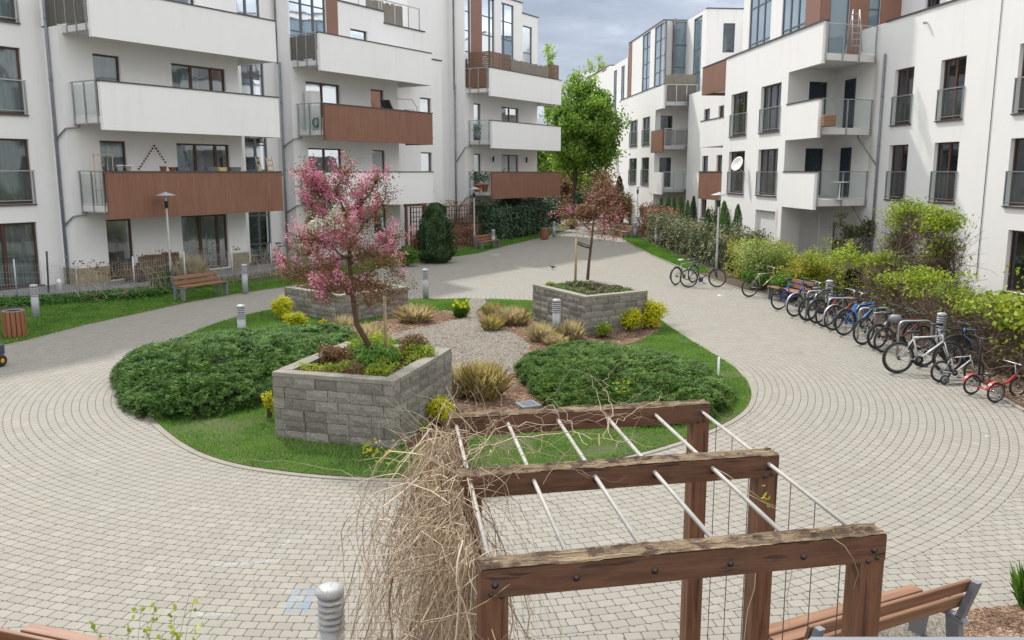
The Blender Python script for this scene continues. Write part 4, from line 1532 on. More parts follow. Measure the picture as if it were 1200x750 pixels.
def bush(base, rad, n, L, Wd, m, label, cat='shrub', name='shrub', nl=16, frac=0.42, group=None, up=0.35, core=True, stems=True, stemmat='twigdark', coremat='core', jn=0.55):
    """rounded shrub standing at base; rad=(rx,ry,height/2)"""
    base = Vector(base)
    root = empty(name, base, 0, label, cat, group)
    c = (0, 0, rad[2] * 1.02)
    C, Rr = lumps(c, rad, nl, frac, 0.0)
    Pp, Nn = shell_points(C, Rr, n, depth=0.7)
    Pp = Pp + rng.normal(size=Pp.shape) * min(rad) * 0.11
    keep = Pp[:, 2] > 0.015
    Pp, Nn = Pp[keep], Nn[keep]
    Nn = jit(Nn + np.array([0, 0, up]), jn)
    V, F_ = leaf_quads(Pp, Nn, L, Wd)
    fast_mesh('foliage', V, F_, M[m], root)
    if stems:
        mb = MB()
        for i in range(7):
            a = i * 0.9 + base.x
            tip = Vector((math.cos(a) * rad[0] * 0.55, math.sin(a) * rad[1] * 0.55, rad[2] * 1.4))
            mb.tube([(math.cos(a) * 0.03, math.sin(a) * 0.03, -0.02), tip * 0.5 + Vector((0, 0, 0.05)), tip], [0.014, 0.01, 0.004], 5)
        mb.build('stems', M[stemmat], root)
    return root


M['l_juniper'] = leafmat('juniper_spray', [(0.014, 0.032, 0.009), (0.030, 0.066, 0.015), (0.053, 0.104, 0.022), (0.090, 0.150, 0.034)], 0.14, clump=2.6, spec=0.1, gain=1.85)
M['l_juniper2'] = leafmat('juniper_spray_yellowish', [(0.015, 0.032, 0.009), (0.030, 0.062, 0.013), (0.054, 0.098, 0.019), (0.098, 0.145, 0.032)], 0.14, clump=2.2, spec=0.1, gain=1.85)
M['l_grass'] = leafmat('grass_blade', [(0.036, 0.085, 0.012), (0.062, 0.145, 0.020), (0.090, 0.195, 0.028), (0.150, 0.205, 0.050)], 0.3, clump=0.9, gain=1.6)
M['l_green'] = leafmat('fresh_green_leaf', [(0.035, 0.085, 0.012), (0.070, 0.155, 0.020), (0.120, 0.225, 0.030)], 0.35)
M['l_dark'] = leafmat('dark_ivy_leaf', [(0.012, 0.030, 0.014), (0.024, 0.055, 0.026), (0.048, 0.088, 0.046), (0.12, 0.17, 0.12)], 0.08, rough=0.35)
M['l_conif'] = leafmat('dark_conifer_leaf', [(0.010, 0.026, 0.009), (0.021, 0.048, 0.014), (0.036, 0.072, 0.022)], 0.08)
M['l_thuja'] = leafmat('bright_thuja_leaf', [(0.022, 0.060, 0.010), (0.045, 0.105, 0.017), (0.080, 0.160, 0.026)], 0.15)
M['l_yellow'] = leafmat('bright_yellow_leaf', [(0.26, 0.28, 0.010), (0.44, 0.43, 0.015), (0.60, 0.56, 0.030)], 0.3, gain=1.15)
M['l_ygreen'] = leafmat('yellow_green_leaf', [(0.085, 0.135, 0.015), (0.175, 0.235, 0.024), (0.32, 0.34, 0.040)], 0.35)
M['l_pale'] = leafmat('pale_variegated_leaf', [(0.09, 0.125, 0.030), (0.19, 0.235, 0.060), (0.36, 0.38, 0.140)], 0.3)
M['l_orange'] = leafmat('orange_tinged_leaf', [(0.07, 0.12, 0.015), (0.16, 0.21, 0.02), (0.28, 0.28, 0.025), (0.33, 0.20, 0.025)], 0.3, gain=1.2)
M['l_bronze'] = leafmat('bronze_leaf', [(0.050, 0.026, 0.015), (0.105, 0.060, 0.028), (0.15, 0.105, 0.045), (0.17, 0.060, 0.045)], 0.25)
M['l_pink'] = leafmat('pink_blossom', [(0.34, 0.070, 0.140), (0.50, 0.150, 0.24), (0.62, 0.28, 0.36), (0.72, 0.47, 0.52)], 0.3, clump=3, gain=1.08, tint=(1.05, 0.9, 1.0))
M['l_white'] = leafmat('white_blossom', [(0.60, 0.60, 0.52), (0.78, 0.78, 0.72)], 0.25, gain=1.0)
M['l_photinia'] = leafmat('mixed_hedge_leaf', [(0.022, 0.045, 0.014), (0.060, 0.085, 0.030), (0.115, 0.105, 0.052), (0.20, 0.18, 0.10)], 0.15)
M['l_brownred'] = leafmat('red_brown_leaf', [(0.10, 0.045, 0.030), (0.20, 0.095, 0.062), (0.30, 0.19, 0.11)], 0.25)
M['l_straw'] = leafmat('straw_grass', [(0.26, 0.19, 0.11), (0.42, 0.33, 0.20), (0.53, 0.45, 0.30), (0.44, 0.40, 0.22)], 0.35, tint=(1.1, 1.0, 0.8), gain=1.9, clump=8)
M['l_strawg'] = leafmat('greening_straw', [(0.26, 0.20, 0.10), (0.42, 0.35, 0.17), (0.20, 0.23, 0.06)], 0.35, tint=(1.1, 1.05, 0.75), gain=1.8, clump=8)
M['l_tree'] = leafmat('maple_leaf', [(0.035, 0.072, 0.014), (0.075, 0.135, 0.025), (0.125, 0.195, 0.038), (0.19, 0.265, 0.062)], 0.5, clump=0.45, gain=1.95)
M['l_poplar'] = leafmat('young_poplar_leaf', [(0.12, 0.19, 0.03), (0.22, 0.31, 0.05), (0.34, 0.42, 0.09)], 0.45, clump=0.6)
M['l_ground'] = leafmat('ground_cover_leaf', [(0.025, 0.070, 0.014), (0.048, 0.125, 0.023), (0.085, 0.185, 0.038)], 0.3)
M['core'] = groundmix('dark_core_shade', [(0.012, 0.016, 0.008), (0.026, 0.032, 0.015), (0.045, 0.045, 0.025)], 4, 30, 0.9)  # near-black filler, stands for shade inside shrubs and hedges
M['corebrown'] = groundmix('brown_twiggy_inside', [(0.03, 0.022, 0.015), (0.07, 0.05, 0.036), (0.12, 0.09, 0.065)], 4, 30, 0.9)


def inpoly(P, X, Y):
    n = len(P)
    ins = np.zeros(len(X), bool)
    j = n - 1
    for i in range(n):
        xi, yi, xj, yj = P[i][0], P[i][1], P[j][0], P[j][1]
        c = ((yi > Y) != (yj > Y)) & (X < (xj - xi) * (Y - yi) / (yj - yi + 1e-12) + xi)
        ins ^= c
        j = i
    return ins


def scatter_poly(P, n):
    xs = [p[0] for p in P]
    ys = [p[1] for p in P]
    out = []
    tot = 0
    while tot < n:
        X = rng.uniform(min(xs), max(xs), n)
        Y = rng.uniform(min(ys), max(ys), n)
        k = inpoly(P, X, Y)
        out.append(np.stack([X[k], Y[k]], 1))
        tot += k.sum()
        if k.sum() == 0:
            break
    return np.concatenate(out)[:n]


# ---- grass blades
def grass(name, XY, zf, hgt, wid, m, keep=None, kind='stuff', label=None, cat=None):
    n = len(XY)
    z = zf(XY)
    B = np.stack([XY[:, 0], XY[:, 1], z], 1)
    a = rng.uniform(0, 2 * math.pi, n)
    h = hgt * rng.uniform(0.5, 1.3, n)
    wv = np.stack([np.cos(a), np.sin(a), np.zeros(n)], 1) * (wid * rng.uniform(0.7, 1.3, n))[:, None]
    lean = np.stack([rng.normal(size=n) * 0.45, rng.normal(size=n) * 0.45, np.ones(n)], 1) * h[:, None]
    V = np.stack([B - wv, B + wv, B + lean], 1).reshape(-1, 3)
    F_ = np.arange(n * 3, dtype=np.int32).reshape(-1, 3)
    o = fast_mesh(name, V, F_, M[m])
    return tag(o, label, cat, None, kind)


ISP = [(p.x, p.y) for p in IN1]
XY = scatter_poly(ISP, 420000)
mulP = [(p.x, p.y) for p in smooth_poly(mul1)]
mulQ = [(p.x, p.y) for p in mul2]
graP = [(p.x, p.y) for p in GRAVEL]
keep = ~(inpoly(mulP, XY[:, 0], XY[:, 1]) | inpoly(mulQ, XY[:, 0], XY[:, 1]) | inpoly(graP, XY[:, 0], XY[:, 1]))
thin = np.array([noise.noise(Vector((x * 1.3, y * 1.3, 0.3))) for x, y in XY[keep]])
XYk = XY[keep]
XYk = XYk[(thin + rng.normal(size=len(thin)) * 0.20) > -0.36]
grass('grass', XYk, lambda q: np.full(len(q), 0.024), 0.050, 0.0055, 'l_grass', label='short mown lawn grass on the round island in the courtyard', cat='grass')
vs = []
for i in range(len(LE) - 1):
    a, b = LE[i], LE[i + 1]
    A_, B_ = LO[i], LO[i + 1]
    ln = (b - a).length
    n = int(ln * 3 * 1300)
    s = rng.random(n)
    t = rng.random(n) * (0.92 if i < 8 else 0.45)
    p0 = np.array(a)[None] * (1 - s)[:, None] + np.array(b)[None] * s[:, None]
    p1 = np.array(A_)[None] * (1 - s)[:, None] + np.array(B_)[None] * s[:, None]
    q = p0 * (1 - t)[:, None] + p1 * t[:, None]
    q[:, 2] = 0.012 + 0.17 * t ** 1.3
    vs.append(q)
VG = np.concatenate(vs)
VG = VG[VG[:, 1] < 60]
grass('grass', VG[:, :2], lambda q: VG[:, 2], 0.055, 0.009, 'l_grass', label='strip of short grass between the left fence and the paving', cat='grass')
XY = scatter_poly(gl, 70000)
grass('grass', XY, lambda q: np.full(len(q), 0.03), 0.055, 0.011, 'l_grass', label='strip of grass in front of the mixed hedge on the right', cat='grass')

# ---- gravel stones and bark chips
def chips(name, XY, z, size, flat, m, label, cat):
    n = len(XY)
    base = np.array([[1, 0, 0], [-.5, .87, 0], [-.5, -.87, 0], [0, 0, 1.0]])
    a = rng.uniform(0, 6.28, n)
    sc = size * rng.uniform(0.5, 1.4, n)
    ca, sa = np.cos(a), np.sin(a)
    V = np.zeros((n, 4, 3))
    st = rng.uniform(0.5, 1.0, n) * (1 if flat > 0.5 else 0.45)
    for k in range(4):
        x, y, zz = base[k]
        X = x * sc
        Y = y * sc * st
        V[:, k, 0] = XY[:, 0] + X * ca - Y * sa
        V[:, k, 1] = XY[:, 1] + X * sa + Y * ca
        V[:, k, 2] = z + (zz * sc * flat) + rng.random(n) * 0.3 * sc * (1 if k < 3 else 0)
    V = V.reshape(-1, 3)
    b = np.arange(n)[:, None] * 4
    F_ = np.concatenate([b + np.array([[0, 1, 3]]), b + np.array([[1, 2, 3]]), b + np.array([[2, 0, 3]])])
    o = fast_mesh(name, V, F_, m)
    return tag(o, label, cat, None, 'stuff')


M['stone'] = leafmat('gravel_stone', [(0.24, 0.215, 0.17), (0.38, 0.35, 0.29), (0.52, 0.49, 0.43), (0.30, 0.27, 0.22)], 0.0, rough=0.85, gain=0.52)
M['chip'] = leafmat('bark_chip', [(0.06, 0.034, 0.022), (0.14, 0.082, 0.052), (0.24, 0.155, 0.10), (0.38, 0.28, 0.19)], 0.0, rough=0.9, gain=1.0)
XY = scatter_poly(graP, 15000)
chips('gravel', XY, 0.034, 0.026, 0.8, M['stone'], 'pale loose gravel path across the island', 'gravel')
gbP = [(p.x, p.y) for p in gb]
chips('gravel', scatter_poly(gbP, 2600), 0.024, 0.022, 0.8, M['stone'], 'pale gravel patch under the near right bench', 'gravel')
XY = np.concatenate([scatter_poly(mulP, 20000), scatter_poly(mulQ, 4500)])
kk_ = ~inpoly(graP, XY[:, 0], XY[:, 1])
# some chips have spread on to the gravel
kk_ |= rng.random(len(XY)) < 0.30
chips('bark_chips', XY[kk_], 0.038, 0.042, 0.35, M['chip'], 'reddish brown bark chips between the shrubs of the island', 'bark mulch')
chips('bark_chips', scatter_poly([(p.x, p.y) for p in GP([(985, 775), (1060, 722), (1112, 719), (1182, 712), (1260, 706), (1330, 775)])], 7000), 0.018, 0.030, 0.3, M['chip'], 'brown bark chips around the near right bench', 'bark mulch')
XY = scatter_poly([(9.1, 14.5), (9.2, 15.8), (9.75, 19), (10.6, 19), (10.8, 14.5)], 3000)
chips('bark_chips', XY, 0.03, 0.04, 0.3, M['chip'], 'bark chips and dead leaves along the foot of the overgrown fence', 'bark mulch')


# ================================================================== RAISED PLANTERS
def planter(corner, e1, e2, l1, l2, h, courses, label):
    """corner = front corner; e1, e2 = directions of its two visible sides"""
    e1 = Vector((*e1, 0)).normalized()
    e2 = Vector((*e2, 0)).normalized()
    root = empty('planter_box', corner, 0, label, 'planter')
    th = 0.19
    ch = (h - 0.06) / courses
    wallm = MB()
    sides = [(Vector(), e1, l1, e2), (e1 * l1, e2, l2, -e1), (e1 * l1 + e2 * l2, -e1, l1, -e2), (e2 * l2, -e2, l2, e1)]
    for c in range(courses):
        z0, z1 = c * ch, (c + 1) * ch - 0.006
        for si, (o, d, L_, inn) in enumerate(sides):
            a = th if (c + si) % 2 else 0.0
            end = L_ if (c + si) % 2 == 0 else L_ - th
            x = a
            first = True
            while x < end - 0.02:
                ln = random.uniform(0.36, 0.40)
                if first and random.random() < 0.5:
                    ln *= 0.5
                first = False
                x2 = min(x + ln, end)
                if end - x2 < 0.12:
                    x2 = end
                j = random.uniform(-0.010, 0.010)
                p = [o + d * (x + 0.004) + inn * j, o + d * (x2 - 0.004) + inn * (j + random.uniform(-.005, .005)), o + d * (x2 - 0.004) + inn * th, o + d * (x + 0.004) + inn * th]
                # rough split face: the outer face is a small grid pushed in and out
                nx, nz = 4, 2
                vs = []
                for iz in range(nz + 1):
                    for ix in range(nx + 1):
                        q = p[0].lerp(p[1], ix / nx)
                        bulge = 0.012 if 0 < ix < nx and 0 < iz < nz else 0.0
                        vs.append(q - inn * (bulge + random.uniform(0, 0.010)) + Vector((0, 0, z0 + (z1 - z0) * iz / nz)))
                fs = [(iz * (nx + 1) + ix, iz * (nx + 1) + ix + 1, (iz + 1) * (nx + 1) + ix + 1, (iz + 1) * (nx + 1) + ix) for iz in range(nz) for ix in range(nx)]
                b = len(vs)
                vs += [p[2] + Vector((0, 0, z0)), p[3] + Vector((0, 0, z0)), p[2] + Vector((0, 0, z1)), p[3] + Vector((0, 0, z1))]
                t0, t1 = nz * (nx + 1), nz * (nx + 1) + nx
                fs += [(t0, t1, b + 2, b + 3), (0, (nx + 1), t0, b + 3, b + 1), (nx, b, b + 2, t1, 2 * nx + 1)]
                wallm.add(vs, fs)
                x = x2
    wallm.build('block_wall', M['block'], root)
    # hidden lining that closes the joints
    lin = MB()
    for (o, d, L_, inn) in sides:
        q = [o + d * 0.02 + inn * 0.03, o + d * (L_ - 0.02) + inn * 0.03, o + d * (L_ - 0.02) + inn * (th + 0.02), o + d * 0.02 + inn * (th + 0.02)]
        lin.hexa([v + Vector((0, 0, 0.0)) for v in q] + [v + Vector((0, 0, h - 0.08)) for v in q])
    lin.build('lining', M['soil'], root)
    cap = MB()
    for si, (o, d, L_, inn) in enumerate(sides):
        x = 0.0 if si % 2 == 0 else th + 0.03
        end = L_ if si % 2 == 0 else L_ - th - 0.03
        while x < end - 0.02:
            x2 = min(x + 0.5, end)
            if end - x2 < 0.15:
                x2 = end
            o2 = -inn * 0.012
            q = [o + d * (x + .002) + o2, o + d * (x2 - .002) + o2, o + d * (x2 - .002) + inn * (th + 0.03), o + d * (x + .002) + inn * (th + 0.03)]
            cap.hexa([v + Vector((0, 0, h - 0.062)) for v in q] + [v + Vector((0, 0, h + random.uniform(-.003, .003))) for v in q])
            x = x2
    cap.build('cap', M['cap'], root)
    s = MB()
    q = [e1 * th + e2 * th, e1 * (l1 - th) + e2 * th, e1 * (l1 - th) + e2 * (l2 - th), e1 * th + e2 * (l2 - th)]
    s.add([v + Vector((0, 0, h - 0.13)) for v in q], [(0, 1, 2, 3)])
    s.build('earth', M['soil'], root)
    root['_h'] = h
    return root, e1, e2


P1, p1a, p1b = planter((-1.75, 12.35, 0), (-0.957, 0.29), (0.27, 0.963), 2.07, 2.52, 1.09, 6, 'large grey split block planter nearest the camera holding the pink blossom tree')
P2, p2a, p2b = planter((1.85, 21.35, 0), (-0.46, 0.888), (0.84, 0.545), 2.75, 2.1, 1.05, 6, 'grey block planter on the right of the island with a staked bronze tree')
P3, p3a, p3b = planter((-4.75, 23.3, 0), (-0.74, 0.67), (0.66, 0.75), 2.7, 2.5, 0.80, 5, 'low grey block planter at the back left behind the blossom tree')


def patch_plants(root, e1, e2, l1, l2, h, spots, name, label):
    for (a, b, r, hh, n, m, L_, lab) in spots:
        p = root.location + e1 * (a * l1) + e2 * (b * l2) + Vector((0, 0, h - 0.14))
        bush(p, (r, r, hh), n, L_, L_ * 0.55, m, lab, 'plant', 'low_plant', nl=9, stems=False)


patch_plants(P1, p1a, p1b, 2.07, 2.52, 1.09, [
    (0.44, 0.50, 0.58, 0.24, 6500, 'l_green', 0.052, 'bright green mound of leaves round the foot of the pink tree'),
    (0.30, 0.80, 0.48, 0.24, 3400, 'l_bronze', 0.045, 'bronze tinged low plant in the right corner of the near planter'),
    (0.16, 0.68, 0.36, 0.20, 2400, 'l_ygreen', 0.045, 'yellow green low plant along the right rim of the near planter'),
    (0.76, 0.45, 0.42, 0.22, 2400, 'l_bronze', 0.045, 'sparse bronze plant along the left rim of the near planter'),
    (0.62, 0.80, 0.55, 0.26, 3600, 'l_ygreen', 0.045, 'yellow green low plant in the back left of the near planter'),
    (0.24, 0.20, 0.28, 0.16, 1500, 'l_ygreen', 0.042, 'small yellowish tuft at the front rim of the near planter')], '', '')
patch_plants(P2, p2a, p2b, 2.75, 2.1, 1.05, [
    (0.55, 0.50, 0.40, 0.17, 1300, 'l_photinia', 0.06, 'sparse dull low plants at the foot of the staked tree'),
    (0.86, 0.18, 0.18, 0.13, 500, 'l_ygreen', 0.05, 'small yellow green tuft on the left corner of the right planter'),
    (0.25, 0.78, 0.22, 0.12, 500, 'l_bronze', 0.05, 'small bronze tuft on the right rim of the right planter')], '', '')
patch_plants(P3, p3a, p3b, 2.7, 2.5, 0.80, [
    (0.45, 0.45, 0.40, 0.18, 1200, 'l_bronze', 0.06, 'taller bronze clump in the middle of the low back left planter'),
    (0.75, 0.75, 0.30, 0.16, 800, 'l_green', 0.06, 'green tuft at the back of the low left planter')], '', '')


def bed_fill(root, e1, e2, l1, l2, h, n, m, label, L_, seed, thr=-0.1, hh=0.16):
    o = empty('low_plants', root.location + Vector((0, 0, h - .13)), 0, label, 'plants')
    th = 0.24
    a, b = rng.uniform(th, l1 - th, n * 3), rng.uniform(th, l2 - th, n * 3)
    P = np.array(e1)[None] * a[:, None] + np.array(e2)[None] * b[:, None]
    nz = np.array([noise.noise(Vector((x * 1.9 + seed, y * 1.9, seed))) + .5 * noise.noise(Vector((x * 5 + seed, y * 5, seed))) for x, y, _ in P])
    k = nz + rng.normal(size=len(nz)) * .05 > thr
    P, nz = P[k][:n], nz[k][:n]
    P[:, 2] = np.clip((nz - thr) * .55, 0.02, hh) * (1 - .6 * rng.random(len(P)) ** 2) + .02
    V, F_ = leaf_quads(P, jit(np.tile([0, 0, 1.0], (len(P), 1)), .7), L_, L_ * .55)
    fast_mesh('foliage', V, F_, M[m], o)
    return o


bed_fill(P1, p1a, p1b, 2.07, 2.52, 1.09, 4200, 'l_ygreen', 'yellow green low plants filling the bed of the near planter', .042, 2.0, hh=.2)
bed_fill(P1, p1a, p1b, 2.07, 2.52, 1.09, 2600, 'l_bronze', 'bronze low plants scattered through the bed of the near planter', .040, 7.0, thr=.05)
bed_fill(P2, p2a, p2b, 2.75, 2.1, 1.05, 3000, 'l_photinia', 'dull low plants spread over the bed of the right planter', .055, 4.0)
bed_fill(P2, p2a, p2b, 2.75, 2.1, 1.05, 1100, 'l_green', 'fresh green sprigs scattered over the bed of the right planter', .055, 9.0, thr=.15)
bed_fill(P3, p3a, p3b, 2.7, 2.5, 0.80, 3000, 'l_bronze', 'dry bronze plants spread over the bed of the low back left planter', .055, 5.0)


# ================================================================== JUNIPERS
def juniper(poly, H_, n, m, label, seed=0):
    P = [(p.x, p.y) for p in poly]
    cx, cy = sum(p[0] for p in P) / len(P), sum(p[1] for p in P) / len(P)
    root = empty('juniper_shrub', (cx, cy, 0), 0, label, 'shrub')
    PA = np.array(P)

    def edge(q):
        d = np.full(len(q), 1e9)
        for i in range(len(P)):
            a, b = PA[i], PA[(i + 1) % len(P)]
            t = np.clip(((q - a) @ (b - a)) / ((b - a) @ (b - a)), 0, 1)
            d = np.minimum(d, np.linalg.norm(q - (a + t[:, None] * (b - a)), axis=1))
        return d

    def hgt(q):
        h = np.array([noise.noise(Vector((x * 1.1 + seed, y * 1.1, 0))) * 0.7 + noise.noise(Vector((x * 3.1 + seed, y * 3.1, 3.0))) * 0.7 for x, y in q])
        return H_ * (1 - np.exp(-edge(q) * 3.4)) * (1.0 + 0.55 * h)
    # arching plumes that overlap like shingles, each a feathered branch
    nb_ = int(len(P) * 0 + n / 62)
    B0 = scatter_poly(P, nb_)
    a0 = np.arctan2(B0[:, 1] - cy, B0[:, 0] - cx) + rng.normal(size=nb_) * 0.75
    ln = np.minimum(rng.uniform(0.35, 0.75, nb_), edge(B0) * 0.8 + 0.14)
    z0 = hgt(B0)
    pi = np.repeat(np.arange(nb_), 62)
    n = len(pi)
    t = rng.random(n) ** 0.8
    lat = rng.normal(size=n) * 0.05 * (1.25 - t)
    dirx, diry = np.cos(a0[pi]), np.sin(a0[pi])
    X = B0[pi, 0] + dirx * ln[pi] * t - diry * lat
    Y = B0[pi, 1] + diry * ln[pi] * t + dirx * lat
    z = z0[pi] * (1 - 0.30 * t ** 2) + 0.13 * np.sin(t * 2.6) - np.abs(lat) * 0.5 - 0.035 * rng.random(n)
    XY = np.stack([X, Y], 1)
    z = np.maximum(z, 0.02)
    ns = 6
    ang = a0[pi] + np.sign(lat) * 0.5 + rng.normal(size=n) * 0.35
    el = rng.uniform(-0.15, 0.75, n) - 0.4 * t
    D = np.stack([np.cos(ang) * np.cos(el), np.sin(ang) * np.cos(el), np.sin(el)], 1)
    B = np.stack([XY[:, 0] - cx, XY[:, 1] - cy, z], 1)
    Ls = rng.uniform(0.05, 0.105, n)
    Vs = []
    side = unit(np.cross(D, np.array([0, 0, 1.0])[None] + rng.normal(size=D.shape) * 0.3))
    upv = np.cross(side, D)
    for k in range(ns):
        tt = k / ns
        sgn = 1 if k % 2 else -1
        p0 = B + D * (Ls * tt)[:, None]
        dd = unit(D * 0.8 + side * sgn * 0.7 + upv * rng.normal(size=(n, 1)) * 0.4)
        ll = (Ls * (0.8 - 0.45 * tt))[:, None]
        wv = unit(np.cross(dd, upv)) * 0.0062
        Vs.append(np.stack([p0 - wv, p0 + wv * 1.0 + dd * ll * 0.5, p0 + dd * ll, p0 - wv * 1.6 + dd * ll * 0.45], 1))
    V = np.concatenate(Vs).reshape(-1, 3)
    # put the blades of one spray next to each other so they share their colour island by island
    fast_mesh('foliage', V, np.arange(len(V), dtype=np.int32).reshape(-1, 4), M[m], root)
    # filler sheet under the sprays, inner shade put into its dark colour
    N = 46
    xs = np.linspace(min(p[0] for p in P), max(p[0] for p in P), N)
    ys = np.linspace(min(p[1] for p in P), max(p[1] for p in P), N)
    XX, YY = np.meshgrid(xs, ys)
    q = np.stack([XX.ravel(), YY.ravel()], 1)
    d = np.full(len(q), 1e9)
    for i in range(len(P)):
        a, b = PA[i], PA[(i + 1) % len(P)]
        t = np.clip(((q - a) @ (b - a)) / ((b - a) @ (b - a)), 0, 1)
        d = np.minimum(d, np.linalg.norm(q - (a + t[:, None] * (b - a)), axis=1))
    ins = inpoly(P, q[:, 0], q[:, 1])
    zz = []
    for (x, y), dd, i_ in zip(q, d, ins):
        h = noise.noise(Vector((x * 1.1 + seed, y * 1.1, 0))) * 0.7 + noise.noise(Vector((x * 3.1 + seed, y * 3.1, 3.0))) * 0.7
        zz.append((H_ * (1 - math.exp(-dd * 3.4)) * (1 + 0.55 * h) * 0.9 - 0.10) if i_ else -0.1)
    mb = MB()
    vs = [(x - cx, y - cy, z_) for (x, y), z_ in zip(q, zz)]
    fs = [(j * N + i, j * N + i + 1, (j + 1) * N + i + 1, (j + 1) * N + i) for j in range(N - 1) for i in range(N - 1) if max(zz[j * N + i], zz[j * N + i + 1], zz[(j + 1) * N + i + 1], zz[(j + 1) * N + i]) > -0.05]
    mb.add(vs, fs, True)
    mb.build('branches', M['core'], root)  # the dark filler sheet, no modelled branches
    return root


JL = smooth_poly([Vector((p.x, p.y, 0)) for p in GP([(134, 452), (146, 474), (184, 496), (240, 491), (318, 474), (352, 452), (380, 432), (420, 408), (412, 398), (370, 396), (330, 400), (285, 401), (220, 412), (160, 422)])], 2)
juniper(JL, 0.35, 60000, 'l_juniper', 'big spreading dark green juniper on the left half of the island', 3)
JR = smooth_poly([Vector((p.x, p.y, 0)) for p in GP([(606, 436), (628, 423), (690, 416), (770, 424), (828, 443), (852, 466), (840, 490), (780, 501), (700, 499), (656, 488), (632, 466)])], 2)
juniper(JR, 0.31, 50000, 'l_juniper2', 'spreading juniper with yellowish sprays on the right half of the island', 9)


# ================================================================== ORNAMENTAL GRASSES
def tuft(px, py, hh, rr, n_, m='l_straw', label='', z=0.03, name='ornamental_grass', cat='ornamental grass', group=None):
    b = G(px, py, z)
    n = int(n_ * 0.85)
    root_ = np.zeros((n, 3))
    a = rng.uniform(0, 6.28, n)
    r = np.sqrt(rng.random(n)) * rr * 0.55
    root_[:, 0] = np.cos(a) * r
    root_[:, 1] = np.sin(a) * r
    a2 = a + rng.normal(size=n) * 1.3
    out = rng.uniform(0.0, 0.8, n) ** 1.3 * rr
    h = hh * rng.uniform(0.35, 1.15, n) * (1.05 - 0.45 * out / (rr + 1e-6))
    d = np.stack([np.cos(a2) * out, np.sin(a2) * out, h], 1)
    mid = root_ + d * np.array([0.35, 0.35, 0.62])
    tip = root_ + d
    w_ = np.stack([-np.sin(a2), np.cos(a2), np.zeros(n)], 1) * (rng.uniform(0.0022, 0.0048, n) * (1.0 if b.y > 9 else 0.6))[:, None]
    V = np.stack([root_ - w_, root_ + w_, mid + w_ * 0.9, tip, mid - w_ * 0.9], 1).reshape(-1, 3)
    o = fast_mesh(name, V, np.arange(n * 5, dtype=np.int32).reshape(-1, 5), M[m])
    o.location = b
    return tag(o, label, cat, group)


gg = 'tufts of dry ornamental grass'
tuft(486, 377, 0.50, 0.60, 1300, label='wide dry grass tuft just right of the pink tree crown, before the far lawn', group=gg)
tuft(430, 402, 0.50, 0.50, 1100, label='dry grass tuft directly behind the trunk stake of the near planter', group=gg)
tuft(404, 388, 0.42, 0.40, 700, label='small dry grass tuft at the foot of the low back left planter', group=gg)
tuft(536, 463, 0.62, 0.42, 1100, label='dry grass tuft touching the right side of the near planter', group=gg)
tuft(568, 466, 0.70, 0.48, 1400, 'l_strawg', label='tall greening grass tuft beside the gravel, in front of the near planter side', group=gg)
tuft(576, 387, 0.42, 0.36, 600, 'l_strawg', label='small greening tuft at the left of the row by the far gravel', group=gg)
tuft(600, 380, 0.50, 0.55, 1200, label='wide dry grass tuft left of the right planter', group=gg)
tuft(578, 372, 0.45, 0.35, 500, 'l_strawg', label='greening tuft behind the small tuft at the gravel path', group=gg)
tuft(634, 400, 0.48, 0.42, 900, label='dry grass tuft just left of the bollard by the right planter', group=gg)
tuft(668, 398, 0.50, 0.42, 900, label='dry grass tuft right of the bollard against the right planter', group=gg)
tuft(650, 404, 0.30, 0.35, 500, label='low dry grass tuft at the foot of the bollard by the right planter', group=gg)
tuft(1208, 712, 0.50, 0.20, 420, 'l_green', label='fresh green grass clump at the right edge beyond the near bench', name='grass_clump', cat='grass clump')
tuft(190, 340, 0.75, 0.42, 700, 'l_green', label='green grass clump behind the left bench', name='grass_clump', cat='grass clump', z=0.12)
tuft(226, 335.5, 1.15, 0.60, 1500, label='tall dry reed clump between the left bench and the fence', z=0.15, group=gg)

# daffodils
dr = empty('daffodil_clump', G(540, 372, 0.03), 0, 'clump of yellow daffodils in front of the small far lawn', 'flowers')
o = tuft(540, 372, 0.42, 0.30, 320, 'l_green', 'x', name='leaves')
o.location = (0, 0, 0)
o.parent = dr
for k_ in ('label', 'category'):
    del o[k_]
for i in range(13):
    mb = MB()
    a, r = random.uniform(0, 6.28), random.uniform(0.02, 0.26)
    c = Vector((math.cos(a) * r, math.sin(a) * r, random.uniform(0.33, 0.50)))
    for j in range(6):
        t = j * math.pi / 3
        mb.add([c, c + Vector((math.cos(t) * .035, -0.01, math.sin(t) * .035)), c + Vector((math.cos(t + .5) * .055, -0.006, math.sin(t + .5) * .055)), c + Vector((math.cos(t + 1.0) * .035, -0.01, math.sin(t + 1.) * .035))], [(0, 1, 2, 3)])
    mb.lathe([(0.012, 0), (0.016, 0.03), (0.022, 0.035)], k=7, M=Matrix.Translation(c) @ Matrix.Rotation(R(80), 4, 'X'))
    mb.build('flower', M['l_yellow'], dr)
bush(G(581, 366, 0.03), (0.14, 0.14, 0.17), 260, 0.09, 0.02, 'l_green', 'small green sprout left of the right lawn corner beside the gravel', 'plant', 'low_plant', nl=5, stems=False)

